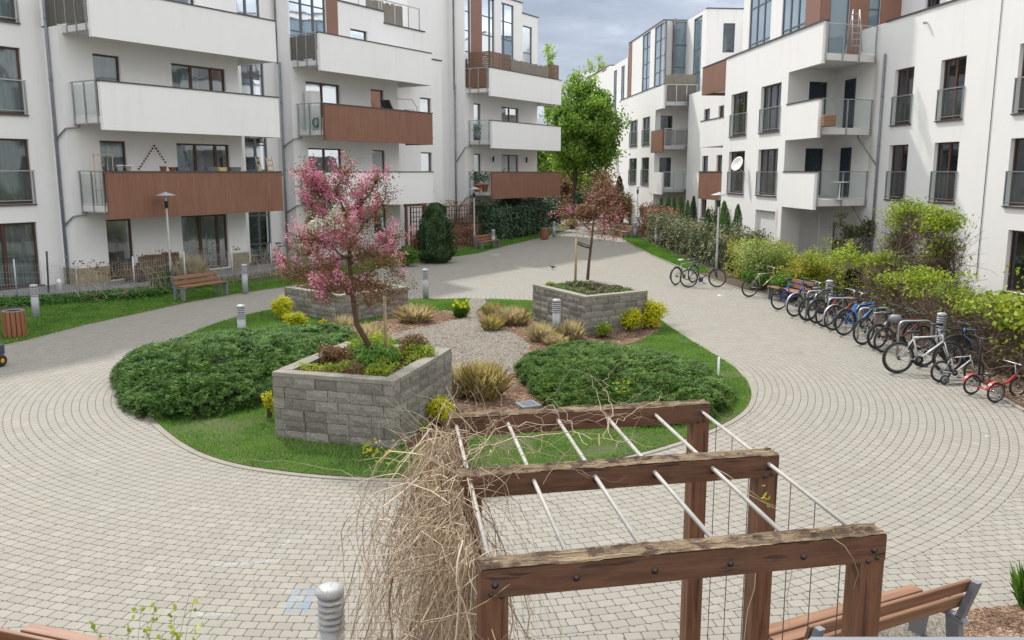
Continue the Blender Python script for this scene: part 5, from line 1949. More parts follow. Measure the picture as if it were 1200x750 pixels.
# yellow spirea shrubs
ys = 'bright yellow leaved low shrubs'
bush(G(516, 499, 0.03), (0.31, 0.30, 0.27), 2300, 0.045, 0.026, 'l_yellow', 'bright yellow shrub at the right foot of the near planter', group=ys)
bush(G(497, 507, 0.03), (0.12, 0.12, 0.10), 300, 0.045, 0.026, 'l_ygreen', 'tiny yellow green sprig left of the shrub by the near planter', group=ys)
bush(G(707, 396, 0.03), (0.30, 0.28, 0.25), 1100, 0.06, 0.03, 'l_ygreen', 'smallest yellow green shrub against the right planter, nearest its corner', group=ys)
bush(G(738, 388, 0.03), (0.38, 0.36, 0.36), 2500, 0.06, 0.032, 'l_yellow', 'middle yellow shrub of three against the right planter', group=ys)
bush(G(763, 385, 0.03), (0.46, 0.44, 0.50), 4400, 0.06, 0.032, 'l_yellow', 'tallest yellow shrub at the right end of the right planter', group=ys)
bush(G(331, 374, 0.03), (0.38, 0.36, 0.37), 2600, 0.06, 0.032, 'l_yellow', 'round yellow shrub at the left corner of the low back planter', group=ys)
bush(G(347, 384, 0.03), (0.46, 0.34, 0.22), 1900, 0.06, 0.032, 'l_yellow', 'low wide yellow shrub behind the left juniper, below the back planter', group=ys)
bush(G(379, 386, 0.03), (0.16, 0.14, 0.16), 350, 0.06, 0.032, 'l_yellow', 'tiny yellow sprig at the corner of the low back planter', group=ys)
bush(G(316, 489, 0.03), (0.14, 0.14, 0.26), 500, 0.05, 0.028, 'l_yellow', 'narrow yellow shrub at the left end of the near planter', group=ys)


# ================================================================== TREES
def branch_tree(base, trunk_pts, trunk_r, nlimb, spread, m_bark, levels=3, seed=1, crown_c=None, crown_r=None, up=0.3, start=0.35, tipn=(3, 4)):
    """returns (bark mesh builder, list of twig points with directions); limbs end inside the crown ellipsoid"""
    rnd = random.Random(seed)
    mb = MB()
    mb.tube(trunk_pts, [trunk_r * (1 - 0.6 * i / (len(trunk_pts) - 1)) for i in range(len(trunk_pts))], 9)
    tips = []

    def grow(p, d, ln, r, lv):
        pts = [p]
        q = p.copy()
        dd = d.copy()
        n = 4
        for i in range(n):
            dd = (dd + Vector((rnd.gauss(0, .16), rnd.gauss(0, .16), rnd.gauss(up * 0.25, .12)))).normalized()
            q = q + dd * (ln / n)
            pts.append(q.copy())
        mb.tube(pts, [r * (1 - 0.65 * i / n) for i in range(n + 1)], 5 if lv > 1 else 6, caps=False)
        for i in range(1, n + 1):
            tips.append((pts[i], dd.copy(), lv))
        if lv < levels:
            for k in range(rnd.randint(*tipn)):
                t = rnd.uniform(0.3, 1.0)
                ii = min(int(t * n), n - 1)
                pp = pts[ii].lerp(pts[ii + 1], t * n - ii)
                nd_ = (dd + Vector((rnd.gauss(0, .75), rnd.gauss(0, .75), rnd.gauss(0.1, .5)))).normalized()
                grow(pp, nd_, ln * rnd.uniform(0.45, 0.65), r * 0.5, lv + 1)
    T = [Vector(t) for t in trunk_pts]
    for i in range(nlimb):
        t = start + (1 - start) * (i + 0.5) / nlimb
        f = t * (len(T) - 1)
        ii = min(int(f), len(T) - 2)
        p = T[ii].lerp(T[ii + 1], f - ii)
        a = i * 2.4 + rnd.uniform(-.4, .4)
        # aim at a point on the crown surface
        if crown_c is not None:
            el = -0.9 + 1.9 * (i + 0.5) / nlimb
            el = math.asin(max(-1, min(1, el)))
            tgt = Vector(crown_c) + Vector((math.cos(a) * math.cos(el) * crown_r[0], math.sin(a) * math.cos(el) * crown_r[1], math.sin(el) * crown_r[2]))
            d = tgt - p
            ln = d.length * 0.72
            d.normalize()
        else:
            d = Vector((math.cos(a), math.sin(a), up)).normalized()
            ln = spread
        grow(p, d, ln, trunk_r * 0.38, 1)
    return mb, tips


def clusters(pts, n, rad, flat=1.0):
    P_ = np.array([p[0] for p in pts])
    idx = rng.integers(0, len(P_), n)
    C = P_[idx] + rng.normal(size=(n, 3)) * rad * np.array([1, 1, flat])
    return C, unit(rng.normal(size=(n, 3)) + np.array([0, 0, .4]))


# --- pink crab apple in the near planter
tb = P1.location + p1a * (0.37 * 2.07) + p1b * (0.52 * 2.52)
TB0 = Vector((tb.x, tb.y, 0.93))
pk = empty('blossom_tree', TB0, 0, 'small pink flowering tree with reddish leaves leaning in the near planter', 'tree')


def rel(x, y, Y=None, o=TB0):
    p = AT(x, y, Y if Y else o.y)
    return p - o


trunk = [Vector((0, 0, -0.05)), rel(418, 380), rel(413, 345), rel(410, 310), rel(409, 280), rel(405, 250), rel(392, 222)]
limbs = [
    # (path in photo points with a depth offset, radius)
    ([(413, 345), (395, 335, -.2), (372, 330, -.35), (350, 322, -.3), (336, 312, -.2)], .022),
    ([(412, 335), (390, 318, .2), (368, 300, .35), (350, 296, .4)], .02),
    ([(411, 325), (430, 330, -.2), (450, 338, -.35), (466, 345, -.3)], .02),
    ([(412, 330), (435, 318, .25), (452, 308, .4), (466, 322, .5)], .018),
    ([(410, 310), (432, 296, -.1), (452, 285, -.15), (466, 278, -.1)], .02),
    ([(410, 305), (385, 288, -.25), (365, 280, -.4), (352, 284, -.5)], .018),
    ([(409, 290), (390, 268, .1), (372, 252, .2), (362, 232, .2)], .018),
    ([(409, 285), (428, 262, .2), (444, 245, .3), (452, 228, .35)], .018),
    ([(405, 255), (385, 236, -.15), (372, 218, -.2), (362, 200, -.15)], .015),
    ([(404, 250), (392, 225, .1), (402, 208, .15), (412, 196, .15)], .014),
    ([(407, 262), (425, 240, -.2), (438, 222, -.3), (440, 212, -.3)], .014),
    ([(409, 295), (405, 285, .5), (410, 270, .9), (412, 255, 1.0)], .016),
    ([(409, 295), (412, 290, -.5), (408, 280, -.9), (405, 262, -1.0)], .016),
    ([(411, 322), (400, 330, -.6), (385, 340, -.9), (372, 352, -.8)], .014),
    ([(411, 322), (430, 335, .5), (445, 350, .7), (455, 358, .7)], .014),
    ([(411, 322), (425, 345, -.5), (432, 362, -.8)], .012),
    ([(410, 300), (440, 300, -.6), (458, 300, -.7)], .013),
    ([(410, 300), (380, 312, -.7), (352, 318, -.9), (340, 330, -.8)], .013),
    ([(405, 250), (378, 222, .0), (366, 212, .1)], .012),
]
bm_ = MB()
bm_.tube(trunk, [0.052, 0.045, 0.042, 0.036, 0.03, 0.022, 0.012], 9)
tips = []
rnd = random.Random(5)
for path, r in limbs:
    pts = []
    for q in path:
        dz_ = q[2] if len(q) > 2 else 0
        p = AT(q[0], q[1], TB0.y + dz_) - TB0
        pts.append(p)
    fine = []
    for i in range(len(pts) - 1):
        for k in range(4):
            fine.append(pts[i].lerp(pts[i + 1], k / 4) + Vector((rnd.gauss(0, .012), rnd.gauss(0, .012), rnd.gauss(0, .012))))
    fine.append(pts[-1])
    bm_.tube(fine, [r * (1 - 0.75 * i / (len(fine) - 1)) for i in range(len(fine))], 6, caps=False)
    for i in range(3, len(fine)):
        for k in range(3):
            d = Vector((rnd.gauss(0, 1), rnd.gauss(0, 1), rnd.gauss(0.25, .8))).normalized()
            ln = rnd.uniform(0.12, 0.34)
            e_ = fine[i] + d * ln
            bm_.tube([fine[i], fine[i].lerp(e_, .5) + Vector((0, 0, .015)), e_], [.006, .004, .002], 4, caps=False)
            for t in (.35, .6, .8, 1.0):
                tips.append((fine[i].lerp(e_, t), d, i / len(fine)))
bm_.build('trunk', M['barkred'], pk)
C, N_ = clusters(tips, 17000, 0.055)
V, F_ = leaf_quads(C, N_, 0.040, 0.020)
fast_mesh('foliage', V, F_, M['l_bronze'], pk)
# blossoms: more on the left and top, in dense clusters along the twigs
wts = []
for p, d, t in tips:
    q = p
    w_ = 1.0 if q.x < -0.15 else (0.30 if q.z < 1.7 else 0.6)
    if q.z > 1.9:
        w_ += 0.6
    if noise.noise(q * 2.3 + Vector((4, 1, 2))) > 0.12:
        w_ *= 2.2
    else:
        w_ *= 0.35
    wts.append(w_)
wts = np.array(wts)
sel_ = rng.choice(len(tips), 560, p=wts / wts.sum())
# blossom sits in upright sprays that start at the twigs
fc = []
for i in sel_[:330]:
    p = tips[i][0]
    d = (Vector((p.x * .5, p.y * .5, .0)).normalized() * .5 + Vector((rnd.gauss(0, .3), rnd.gauss(0, .3), 1.0))).normalized()
    for k in range(6):
        fc.append(tuple(p + d * (.042 * k)))
fc = np.array(fc)
idx = rng.integers(0, len(fc), 11500)
C = fc[idx] + rng.normal(size=(11500, 3)) * 0.026
V, F_ = leaf_quads(C, unit(rng.normal(size=(11500, 3))), 0.034, 0.028)
fast_mesh('blossom', V, F_, M['l_pink'], pk)
wp = [AT(x, y, TB0.y - .25) - TB0 for x, y in ((368, 268), (376, 262), (384, 258), (390, 250), (394, 244), (372, 258), (400, 262), (380, 272), (366, 262), (396, 250), (388, 266))]
idx = rng.integers(0, len(wp), 520)
C = np.array(wp)[idx] + rng.normal(size=(520, 3)) * 0.040
V, F_ = leaf_quads(C, unit(rng.normal(size=(520, 3))), 0.040, 0.034)
fast_mesh('white_blossom', V, F_, M['l_white'], pk)

st = MB()
sp = P1.location + p1a * (0.16 * 2.07) + p1b * (0.55 * 2.52)
st.tube([(0, 0, -0.1), (0, 0, 1.15)], 0.028, 8)
o = st.build('tree_stake', M['pole'])
o.location = AT(452, 405, tb.y + 0.35) * 1.0
o.location.z = 0.95
tag(o, 'pale round wooden stake right of the pink tree trunk in the near planter', 'stake')

# --- staked bronze tree in the right planter
c2 = G(688, 333, 0.92)
T2 = Vector((c2.x, c2.y, 0.92))
b2 = empty('bronze_leaved_tree', T2, 0, 'thin young tree with sparse bronze leaves tied to a stake in the right planter', 'tree')
mb = MB()


def rel2(x, y, dz=0.0):
    return AT(x, y, T2.y + dz) - T2


mb.tube([Vector((0, 0, -.05)), rel2(690, 310), rel2(693, 285), rel2(695, 265), rel2(697, 245), rel2(702, 228), rel2(708, 214)], [.048, .042, .036, .03, .022, .014, .006], 8)
tips2 = []
L2 = [([(693, 272), (684, 262, -.2), (672, 252, -.3), (660, 245, -.3)], .02), ([(672, 254, -.3), (662, 256, -.4), (652, 250, -.4)], .012), ([(680, 260, -.2), (668, 242, -.1), (660, 236, 0)], .012),
      ([(696, 262), (710, 255, .3), (722, 250, .4), (732, 256, .5)], .016), ([(696, 255), (712, 262, -.3), (724, 268, -.4)], .014), ([(696, 250), (706, 238, -.1), (718, 232, -.1)], .014),
      ([(698, 242), (700, 228, .4), (706, 218, .6)], .012), ([(696, 258), (700, 268, -.5), (706, 276, -.6)], .01), ([(700, 232), (712, 222, .1), (716, 212, .1)], .01), ([(697, 250), (690, 240, -.4), (688, 232, -.5)], .01),
      ([(697, 256), (715, 245, -.6), (730, 244, -.8)], .012), ([(697, 256), (705, 262, .6), (715, 272, .7)], .012), ([(696, 258), (712, 268, .2), (724, 276, .3)], .010), ([(684, 262, -.2), (676, 264, .2), (664, 262, .3)], .010)]
for path, r in L2:
    pts = [rel2(q[0], q[1], q[2] if len(q) > 2 else 0) for q in path]
    fine = []
    for i in range(len(pts) - 1):
        for k in range(4):
            fine.append(pts[i].lerp(pts[i + 1], k / 4) + Vector((rnd.gauss(0, .015), rnd.gauss(0, .015), rnd.gauss(0, .015))))
    fine.append(pts[-1])
    mb.tube(fine, [r * (1 - 0.7 * i / (len(fine) - 1)) for i in range(len(fine))], 5, caps=False)
    for i in range(3, len(fine)):
        for k in range(3):
            d = Vector((rnd.gauss(0, 1), rnd.gauss(0, 1), rnd.gauss(0.1, .8))).normalized()
            e_ = fine[i] + d * rnd.uniform(.12, .32)
            mb.tube([fine[i], e_], [.006, .003], 4, caps=False)
            for t in (.4, .7, 1.0):
                tips2.append((fine[i].lerp(e_, t), d, 0))
mb.build('trunk', M['barkred'], b2)
C, N_ = clusters(tips2, 1500, 0.08)
V, F_ = leaf_quads(C, N_, 0.060, 0.032)
fast_mesh('foliage', V, F_, M['l_brownred'], b2)
q_ = rng.choice(len(tips2), 45)
C = np.array([tips2[i][0] for i in q_])[rng.integers(0, 45, 420)] + rng.normal(size=(420, 3)) * 0.05
V, F_ = leaf_quads(C, unit(rng.normal(size=(420, 3))), 0.055, 0.045)
fast_mesh('blossom', V, F_, M['l_pink'], b2)
o = MB().tube([(0, 0, -0.1), (0.02, 0, 1.35)], 0.034, 8).build('tree_stake', M['pole'])
sl = G(674, 336, 0.92)
o.location = (sl.x, sl.y, 0.95)
tag(o, 'pale stake left of the bronze tree trunk, joined to it by a black tie', 'stake')
sp_ = Vector(o.location) + Vector((0.02, 0, 1.22))
e_ = T2 + rel2(694, 289) if False else (rel2(692, 291) + T2)
tie = MB()
tie.tube([sp_, sp_.lerp(e_, .5) + Vector((0, 0, -.02)), e_], 0.022, 6)
tie.tube([sp_ + Vector((0, 0, .05)), e_ + Vector((0, 0, .05))], 0.014, 6)
o = tie.build('tree_tie', M['black'])
rebase(o, sp_)
tag(o, 'black strap tying the bronze tree to its stake', 'strap')


# --- larger trees and poplars behind
def big_tree(x, ybase, Y, name, label, cx, cy, rx, ry, rz_px, m, n, L_, trunk_r, seed, nl=34, group=None, frac=0.30, sparse=False):
    """x,ybase: where the trunk stands; cx,cy,rx,rz_px: crown ellipse as seen; Y: distance"""
    g = AT(x, ybase, Y)
    base = Vector((g.x, Y, 0))
    root = empty(name, base, 0, label, 'tree', group)
    cc = AT(cx, cy, Y) - base
    k = Y / FOC
    rad = (rx * k, ry, rz_px * k)
    top = cc + Vector((0, 0, rad[2] * 0.6))
    tr = [Vector((0, 0, -.2)), Vector((0.02, 0, max(cc.z - rad[2], 1.0) * 0.7)), Vector((cc.x * .3, 0, cc.z - rad[2] * .5)), Vector((cc.x * .7, 0, cc.z)), top]
    mb, tips = branch_tree(base, tr, trunk_r, 15 if not sparse else 9, 2, None, 3, seed, cc, rad, start=0.30)
    mb.build('trunk', M['bark'], root)
    C, Rr = lumps(tuple(cc), rad, nl, frac)
    # blobs gather around branch ends, so gaps stay between them
    tp_ = np.array([t[0] for t in tips if t[2] >= 2])
    cen = tp_[rng.integers(0, len(tp_), nl)] * 0.22 + C * 0.82 - np.array(tuple(cc)) * 0.04
    Pp, Nn = shell_points(cen, Rr, int(n * .75), depth=0.6)
    P2_ = tp_[rng.integers(0, len(tp_), n - len(Pp))] + rng.normal(size=(n - len(Pp), 3)) * 0.28
    Pp = np.concatenate([Pp, P2_])
    Nn = np.concatenate([Nn, unit(rng.normal(size=P2_.shape))])
    V, F_ = leaf_quads(Pp, jit(Nn + np.array([0, 0, .3]), .6), L_, L_ * 0.7)
    fast_mesh('crown', V, F_, M[m], root)
    return root


big_tree(671, 262, 64, 'broadleaf_tree', 'big round fresh green tree between the two building rows', 685, 157, 56, 3.2, 63, 'l_tree', 44000, 0.21, 0.20, 3, nl=95, frac=0.22)
pg = 'pale young poplars beyond the far buildings'
big_tree(641, 262, 110, 'poplar_tree', 'leftmost pale poplar tip, just right of the left building', 642, 100, 9, 1.1, 50, 'l_poplar', 2600, 0.34, 0.16, 5, nl=16, group=pg, sparse=True)
big_tree(655, 262, 113, 'poplar_tree', 'low pale poplar tip between the left building and the green tree', 655, 130, 7, 0.9, 34, 'l_poplar', 1400, 0.34, 0.14, 6, nl=12, group=pg, sparse=True)
big_tree(677, 262, 135, 'poplar_tree', 'pale poplar tip left of the pair above the farthest block', 675, 116, 9, 1.3, 36, 'l_poplar', 1800, 0.36, 0.16, 7, nl=12, group=pg, sparse=True)
big_tree(690, 262, 138, 'poplar_tree', 'pale poplar tip in the middle above the farthest block', 688, 110, 9, 1.3, 40, 'l_poplar', 2000, 0.36, 0.16, 8, nl=12, group=pg, sparse=True)
big_tree(702, 262, 141, 'poplar_tree', 'tallest pale poplar tip above the farthest block', 701, 105, 10, 1.4, 42, 'l_poplar', 2200, 0.36, 0.16, 9, nl=12, group=pg, sparse=True)
bt = 'trees closing the view at the end of the courtyard'
big_tree(640, 262, 84, 'broadleaf_tree', 'dull green tree filling the gap behind the last left balcony', 640, 200, 28, 2.4, 44, 'l_tree', 9000, 0.34, 0.16, 12, nl=30, group=bt)
big_tree(700, 262, 96, 'broadleaf_tree', 'green tree behind the trunk of the big round tree', 712, 196, 36, 3, 38, 'l_tree', 9000, 0.34, 0.18, 13, nl=30, group=bt)
big_tree(668, 262, 100, 'broadleaf_tree', 'hazy green tree at the end of the path', 668, 205, 30, 3, 40, 'l_green', 7000, 0.36, 0.18, 14, nl=26, group=bt)
big_tree(655, 262, 70, 'blossom_tree', 'far tree with red brown leaves left of the end of the path', 655, 222, 22, 2.0, 22, 'l_brownred', 3500, 0.20, 0.10, 15, nl=20, group=bt)
big_tree(708, 268, 58, 'blossom_tree', 'far red brown blossom tree right of the end of the path', 708, 228, 18, 1.6, 26, 'l_brownred', 4200, 0.16, 0.09, 16, nl=18, group=bt)


# ================================================================== CONIFERS
def conifer(px, py, w_px, h_px, m, label, n=9000, L_=0.07, group=None, name='conifer_tree', shape=0.5, Y=None):
    if Y:            # foot hidden: distance given, py is where the tip shows
        t_ = AT(px, py, Y)
        b = Vector((t_.x, Y, 0.03))
        dist = Y
        hh = t_.z
    else:
        b = G(px, py, 0.03)
        dist = b.y * _c + EYE * _s
        hh = h_px * dist / FOC * 1.01
    rr = w_px * dist / FOC * 0.5
    root = empty(name, b, 0, label, 'tree', group)
    MB().tube([(0, 0, -.05), (0, 0, hh * .9)], [rr * .09 + .02, .01], 7).build('trunk', M['bark'], root)
    t = rng.random(n)
    prof = np.sin(np.clip(t, 0, 1) ** 0.75 * math.pi * 0.96 + 0.12) ** shape
    prof = np.minimum(prof, 1.0) * (1 - 0.35 * t)
    a = rng.uniform(0, 6.28, n)
    lum = np.array([noise.noise(Vector((math.cos(q) * 2.2, math.sin(q) * 2.2, z_ * hh * 2.4 + b.x))) for q, z_ in zip(a, t)])
    r = rr * prof * (1.0 + 0.46 * lum) * (1 - 0.35 * rng.random(n) ** 2.5)
    C = np.stack([np.cos(a) * r, np.sin(a) * r, 0.03 + t * hh], 1)
    N_ = np.stack([np.cos(a), np.sin(a), np.full(n, .6)], 1)
    V, F_ = leaf_quads(C, jit(N_, .55), L_, L_ * .38)
    fast_mesh('crown', V, F_, M[m], root)
    return root


conifer(511, 307, 47, 67, 'l_conif', 'broad dark green conifer in front of the trellis on the left', 15000, 0.12, shape=0.35)
cg = 'small bright cypresses in a row by the right recess'
for i, (x, y, w_, h_) in enumerate([(775, 233, 10, 59), (783, 230, 10, 58), (790, 232, 10, 57), (798, 229, 11, 56), (806, 236, 10, 55)]):
    conifer(x, y, w_, 0, 'l_thuja', ['leftmost bright cypress of the row beside the far balcony', 'second bright cypress from the left in the row', 'middle bright cypress of the row', 'tallest bright cypress, fourth in the row', 'last small bright cypress before the dark column'][i], 2600, 0.10, cg, Y=h_)
conifer(813, 231, 11, 0, 'l_conif', 'thin dark columnar conifer at the right end of the bright cypress row', 2600, 0.12, Y=54)
dg = 'small dark cypresses under the right building'
conifer(830, 246, 15, 0, 'l_conif', 'small dark cypress left of the right lamp post', 2600, 0.09, dg, Y=40)
conifer(849, 237, 19, 0, 'l_thuja', 'taller cypress just right of the right lamp post', 3600, 0.09, dg, Y=40.5)
conifer(865, 241, 17, 0, 'l_thuja', 'cypress against the wall beneath the satellite dish', 3600, 0.09, dg, Y=40.5)
conifer(726, 207, 17, 0, 'l_conif', 'tall dark columnar conifer at the corner of the far right building', 4500, 0.15, Y=70)
conifer(716, 228, 9, 0, 'l_conif', 'thin dark conifer left of the tall one at the far corner', 1600, 0.13, Y=71)


# ================================================================== HEDGES
def hedge(path, width, height, n, m, label, L_=0.07, name='hedge', cat='hedge', zb=0.0, rough=0.12, core='core', taper=0.9, lean=0.0, group=None, asp=0.6):
    """leafy body following a ground path; surface points with noise, leafy and solid inside"""
    path = [Vector(p) for p in path]
    org = path[0].copy()
    root = empty(name, org, 0, label, cat, group)
    seg = [(path[i + 1] - path[i]).length for i in range(len(path) - 1)]
    tot = sum(seg)
    cum = np.cumsum([0] + seg)

    def sample(s):
        i = min(int(np.searchsorted(cum, s, 'right')) - 1, len(seg) - 1)
        t = (s - cum[i]) / seg[i]
        p = path[i].lerp(path[i + 1], t)
        d = (path[i + 1] - path[i]).normalized()
        return p, Vector((-d.y, d.x, 0))
    S = rng.uniform(0, tot, n)
    Pp = np.zeros((n, 3))
    Nn = np.zeros((n, 3))
    hf = height if callable(height) else (lambda s: height)
    wf = width if callable(width) else (lambda s: width)
    for k in range(n):
        p, sd_ = sample(S[k])
        u = random.random() * (2 * 1.0 + 0.8)
        h_, w_ = hf(S[k] / tot), wf(S[k] / tot)
        if random.random() < .13:
            # leaves closing the two ends
            en_ = random.random() < .5
            p, sd_ = sample(0.0 if en_ else tot - 1e-4)
            u = random.random() * .98
            xo = random.uniform(-.5, .5)
        else:
            xo = None
        nz = 1 + rough * 2.2 * noise.noise(Vector((p.x * 1.1, p.y * 1.1, u * 2.0))) + rough * noise.noise(Vector((p.x * 3.5, p.y * 3.5, u * 5)))
        if u < 1.0:
            zz, xx, nn = u, -0.5, (-1, 0, .25)
        elif u < 1.8:
            f = (u - 1.0) / .8
            zz, xx, nn = 1.0 - 0.10 * abs(f - .5) * 2, -0.5 + f, ((f - .5), 0, 1)
        else:
            zz, xx, nn = (2.8 - u), 0.5, (1, 0, .25)
        if xo is not None:
            xx = xo
        ins = 1 - 0.28 * random.random() ** 2
        tp = 1 - (1 - taper) * zz
        x_ = xx * w_ * nz * ins * tp
        z_ = zb + zz * h_ * (nz if zz > .9 else 1) * (ins if zz > .9 else 1)
        q = p + sd_ * x_ - org
        Pp[k] = (q.x, q.y, max(z_, .02))
        nv = sd_ * nn[0] + Vector((0, 0, nn[2]))
        Nn[k] = tuple(nv)
    V, F_ = leaf_quads(Pp, jit(Nn + np.array([0, 0, .2]), .55), L_, L_ * asp)
    fast_mesh('foliage', V, F_, M[m], root)
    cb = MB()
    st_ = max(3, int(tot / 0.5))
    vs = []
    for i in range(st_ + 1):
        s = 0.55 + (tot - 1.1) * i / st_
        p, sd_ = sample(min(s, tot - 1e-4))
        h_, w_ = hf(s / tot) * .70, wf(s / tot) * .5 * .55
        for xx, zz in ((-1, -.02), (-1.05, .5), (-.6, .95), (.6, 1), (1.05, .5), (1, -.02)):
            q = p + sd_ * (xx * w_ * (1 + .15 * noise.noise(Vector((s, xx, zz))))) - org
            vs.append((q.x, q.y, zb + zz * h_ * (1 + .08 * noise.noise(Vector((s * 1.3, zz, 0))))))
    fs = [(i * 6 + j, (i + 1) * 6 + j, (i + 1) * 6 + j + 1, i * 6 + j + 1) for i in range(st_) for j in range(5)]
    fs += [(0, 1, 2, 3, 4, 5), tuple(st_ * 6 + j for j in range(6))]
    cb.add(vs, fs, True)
    cb.build('inner_core', M[core], root)  # solid core; the default dark one carries inner shade in its colour
    return root


def g3(x, y):
    p = G(x, y)
    return (p.x, p.y, 0)


# mixed hedge behind the right hand lawn
hedge([(8.9, 52, 0), (9.0, 46, 0), (9.2, 40, 0), (9.6, 35.6, 0)], 1.6, 1.75, 11000, 'l_photinia', 'long mixed brown and green hedge behind the right grass strip', 0.13)
hedge([(9.3, 34.5, 0), (9.9, 31.5, 0)], 1.5, 1.55, 3200, 'l_orange', 'orange and yellow leaved hedge piece just left of the right lamp post', 0.10)
hedge([(10.0, 62, 0), (9.6, 54, 0)], 2.0, 1.9, 3500, 'l_brownred', 'reddish brown far hedge behind the far right lamp', 0.16)
bush((9.3, 31.2, 0), (1.35, 1.2, 1.02), 13000, 0.085, 0.045, 'l_pale', 'big rounded pale yellow green bush beside the first bicycles', nl=26, frac=0.34)
bush((9.75, 28.2, 0), (1.15, 1.0, 0.84), 9500, 0.080, 0.045, 'l_orange', 'rounded bush with yellow and orange leaves left of the bench by the bicycles', nl=24, frac=0.34)
bush((9.15, 28.0, 0), (0.85, 0.7, 0.48), 4500, 0.085, 0.05, 'l_green', 'low fresh green bush at the foot of the orange tinged bush', nl=18)
bush((8.7, 30.4, 0), (0.6, 0.5, 0.42), 2200, 0.085, 0.05, 'l_green', 'low green bush behind the first two bicycles', nl=14)
# hedge on the wire fence behind the bicycles, dry twigs below, fresh leaves on top
hedge([(11.1, 30.8, 0), (11.2, 27.2, 0)], 1.3, 1.55, 6000, 'l_ygreen', 'yellow green hedge behind the bench by the bicycles', 0.085, core='corebrown', rough=0.25)


# ================================================================== TWIG MASSES
def twigs_mesh(name, gens, m, parent=None, k=3):
    """many thin stems given as polylines -> one mesh"""
    Vs, Fs = [], []
    b = 0
    for pts, r in gens:
        pts = np.array([tuple(p) for p in pts])
        n = len(pts)
        d = np.gradient(pts, axis=0)
        d = unit(d)
        ref = np.array([0.31, 0.52, 0.79])
        a = unit(np.cross(d, ref[None]))
        c = np.cross(d, a)
        rad = np.linspace(r, r * 0.35, n)[:, None]
        rings = []
        for j in range(k):
            t = 2 * math.pi * j / k
            rings.append(pts + (a * math.cos(t) + c * math.sin(t)) * rad)
        V = np.stack(rings, 1).reshape(-1, 3)
        i = np.arange(n - 1)[:, None] * k
        for j in range(k):
            j2 = (j + 1) % k
            Fs.append(np.concatenate([b + i + j, b + i + j2, b + i + k + j2, b + i + k + j], 1))
        Vs.append(V)
        b += len(V)
    return fast_mesh(name, np.concatenate(Vs), np.concatenate(Fs), M[m], parent)


def wander(p, d, ln, n=8, wob=0.25, grav=0.0):
    pts = [Vector(p)]
    d = Vector(d).normalized()
    for i in range(n):
        d = (d + Vector((random.gauss(0, wob), random.gauss(0, wob), random.gauss(0, wob) - grav))).normalized()
        pts.append(pts[-1] + d * (ln / n))
    return pts


def wire_fence(path, hgt, label, post_h=None, step=2.5, zf=None, group=None):
    path = [Vector(p) for p in path]
    root = empty('wire_fence', path[0], 0, label, 'fence', group)
    org = path[0]
    seg = [(path[i + 1] - path[i]).length for i in range(len(path) - 1)]
    tot = sum(seg)
    npan = max(1, round(tot / step))

    def at(s):
        for i, l in enumerate(seg):
            if s <= l + 1e-6:
                return path[i].lerp(path[i + 1], s / l)
            s -= l
        return path[-1]
    for i in range(npan + 1):
        p = at(tot * i / npan) - org
        MB().tube([p + Vector((0, 0, -.1)), p + Vector((0, 0, (post_h or hgt) + .06))], 0.028, 8).build('post', M['galv'], root)
    for i in range(npan):
        a, b = at(tot * i / npan) - org, at(tot * (i + 1) / npan) - org
        mb = MB()
        nv = int((b - a).length / 0.085)
        for j in range(1, nv):
            p = a.lerp(b, j / nv)
            mb.tube([p + Vector((0, 0, .04)), p + Vector((0, 0, hgt))], 0.0042, 3, caps=False)
        z = 0.05
        while z <= hgt:
            mb.tube([a + Vector((0, 0, z)), b + Vector((0, 0, z))], 0.0036, 3, caps=False)
            z += 0.2
        mb.build('wire_panel', M['galv'], root)
    return root


wire_fence([(11.3, 24.0, 0), (10.6, 20.5, 0), (10.35, 17.0, 0), (10.5, 13.2, 0)], 1.30, 'wire fence behind the parked bicycles, overgrown with dry vines')


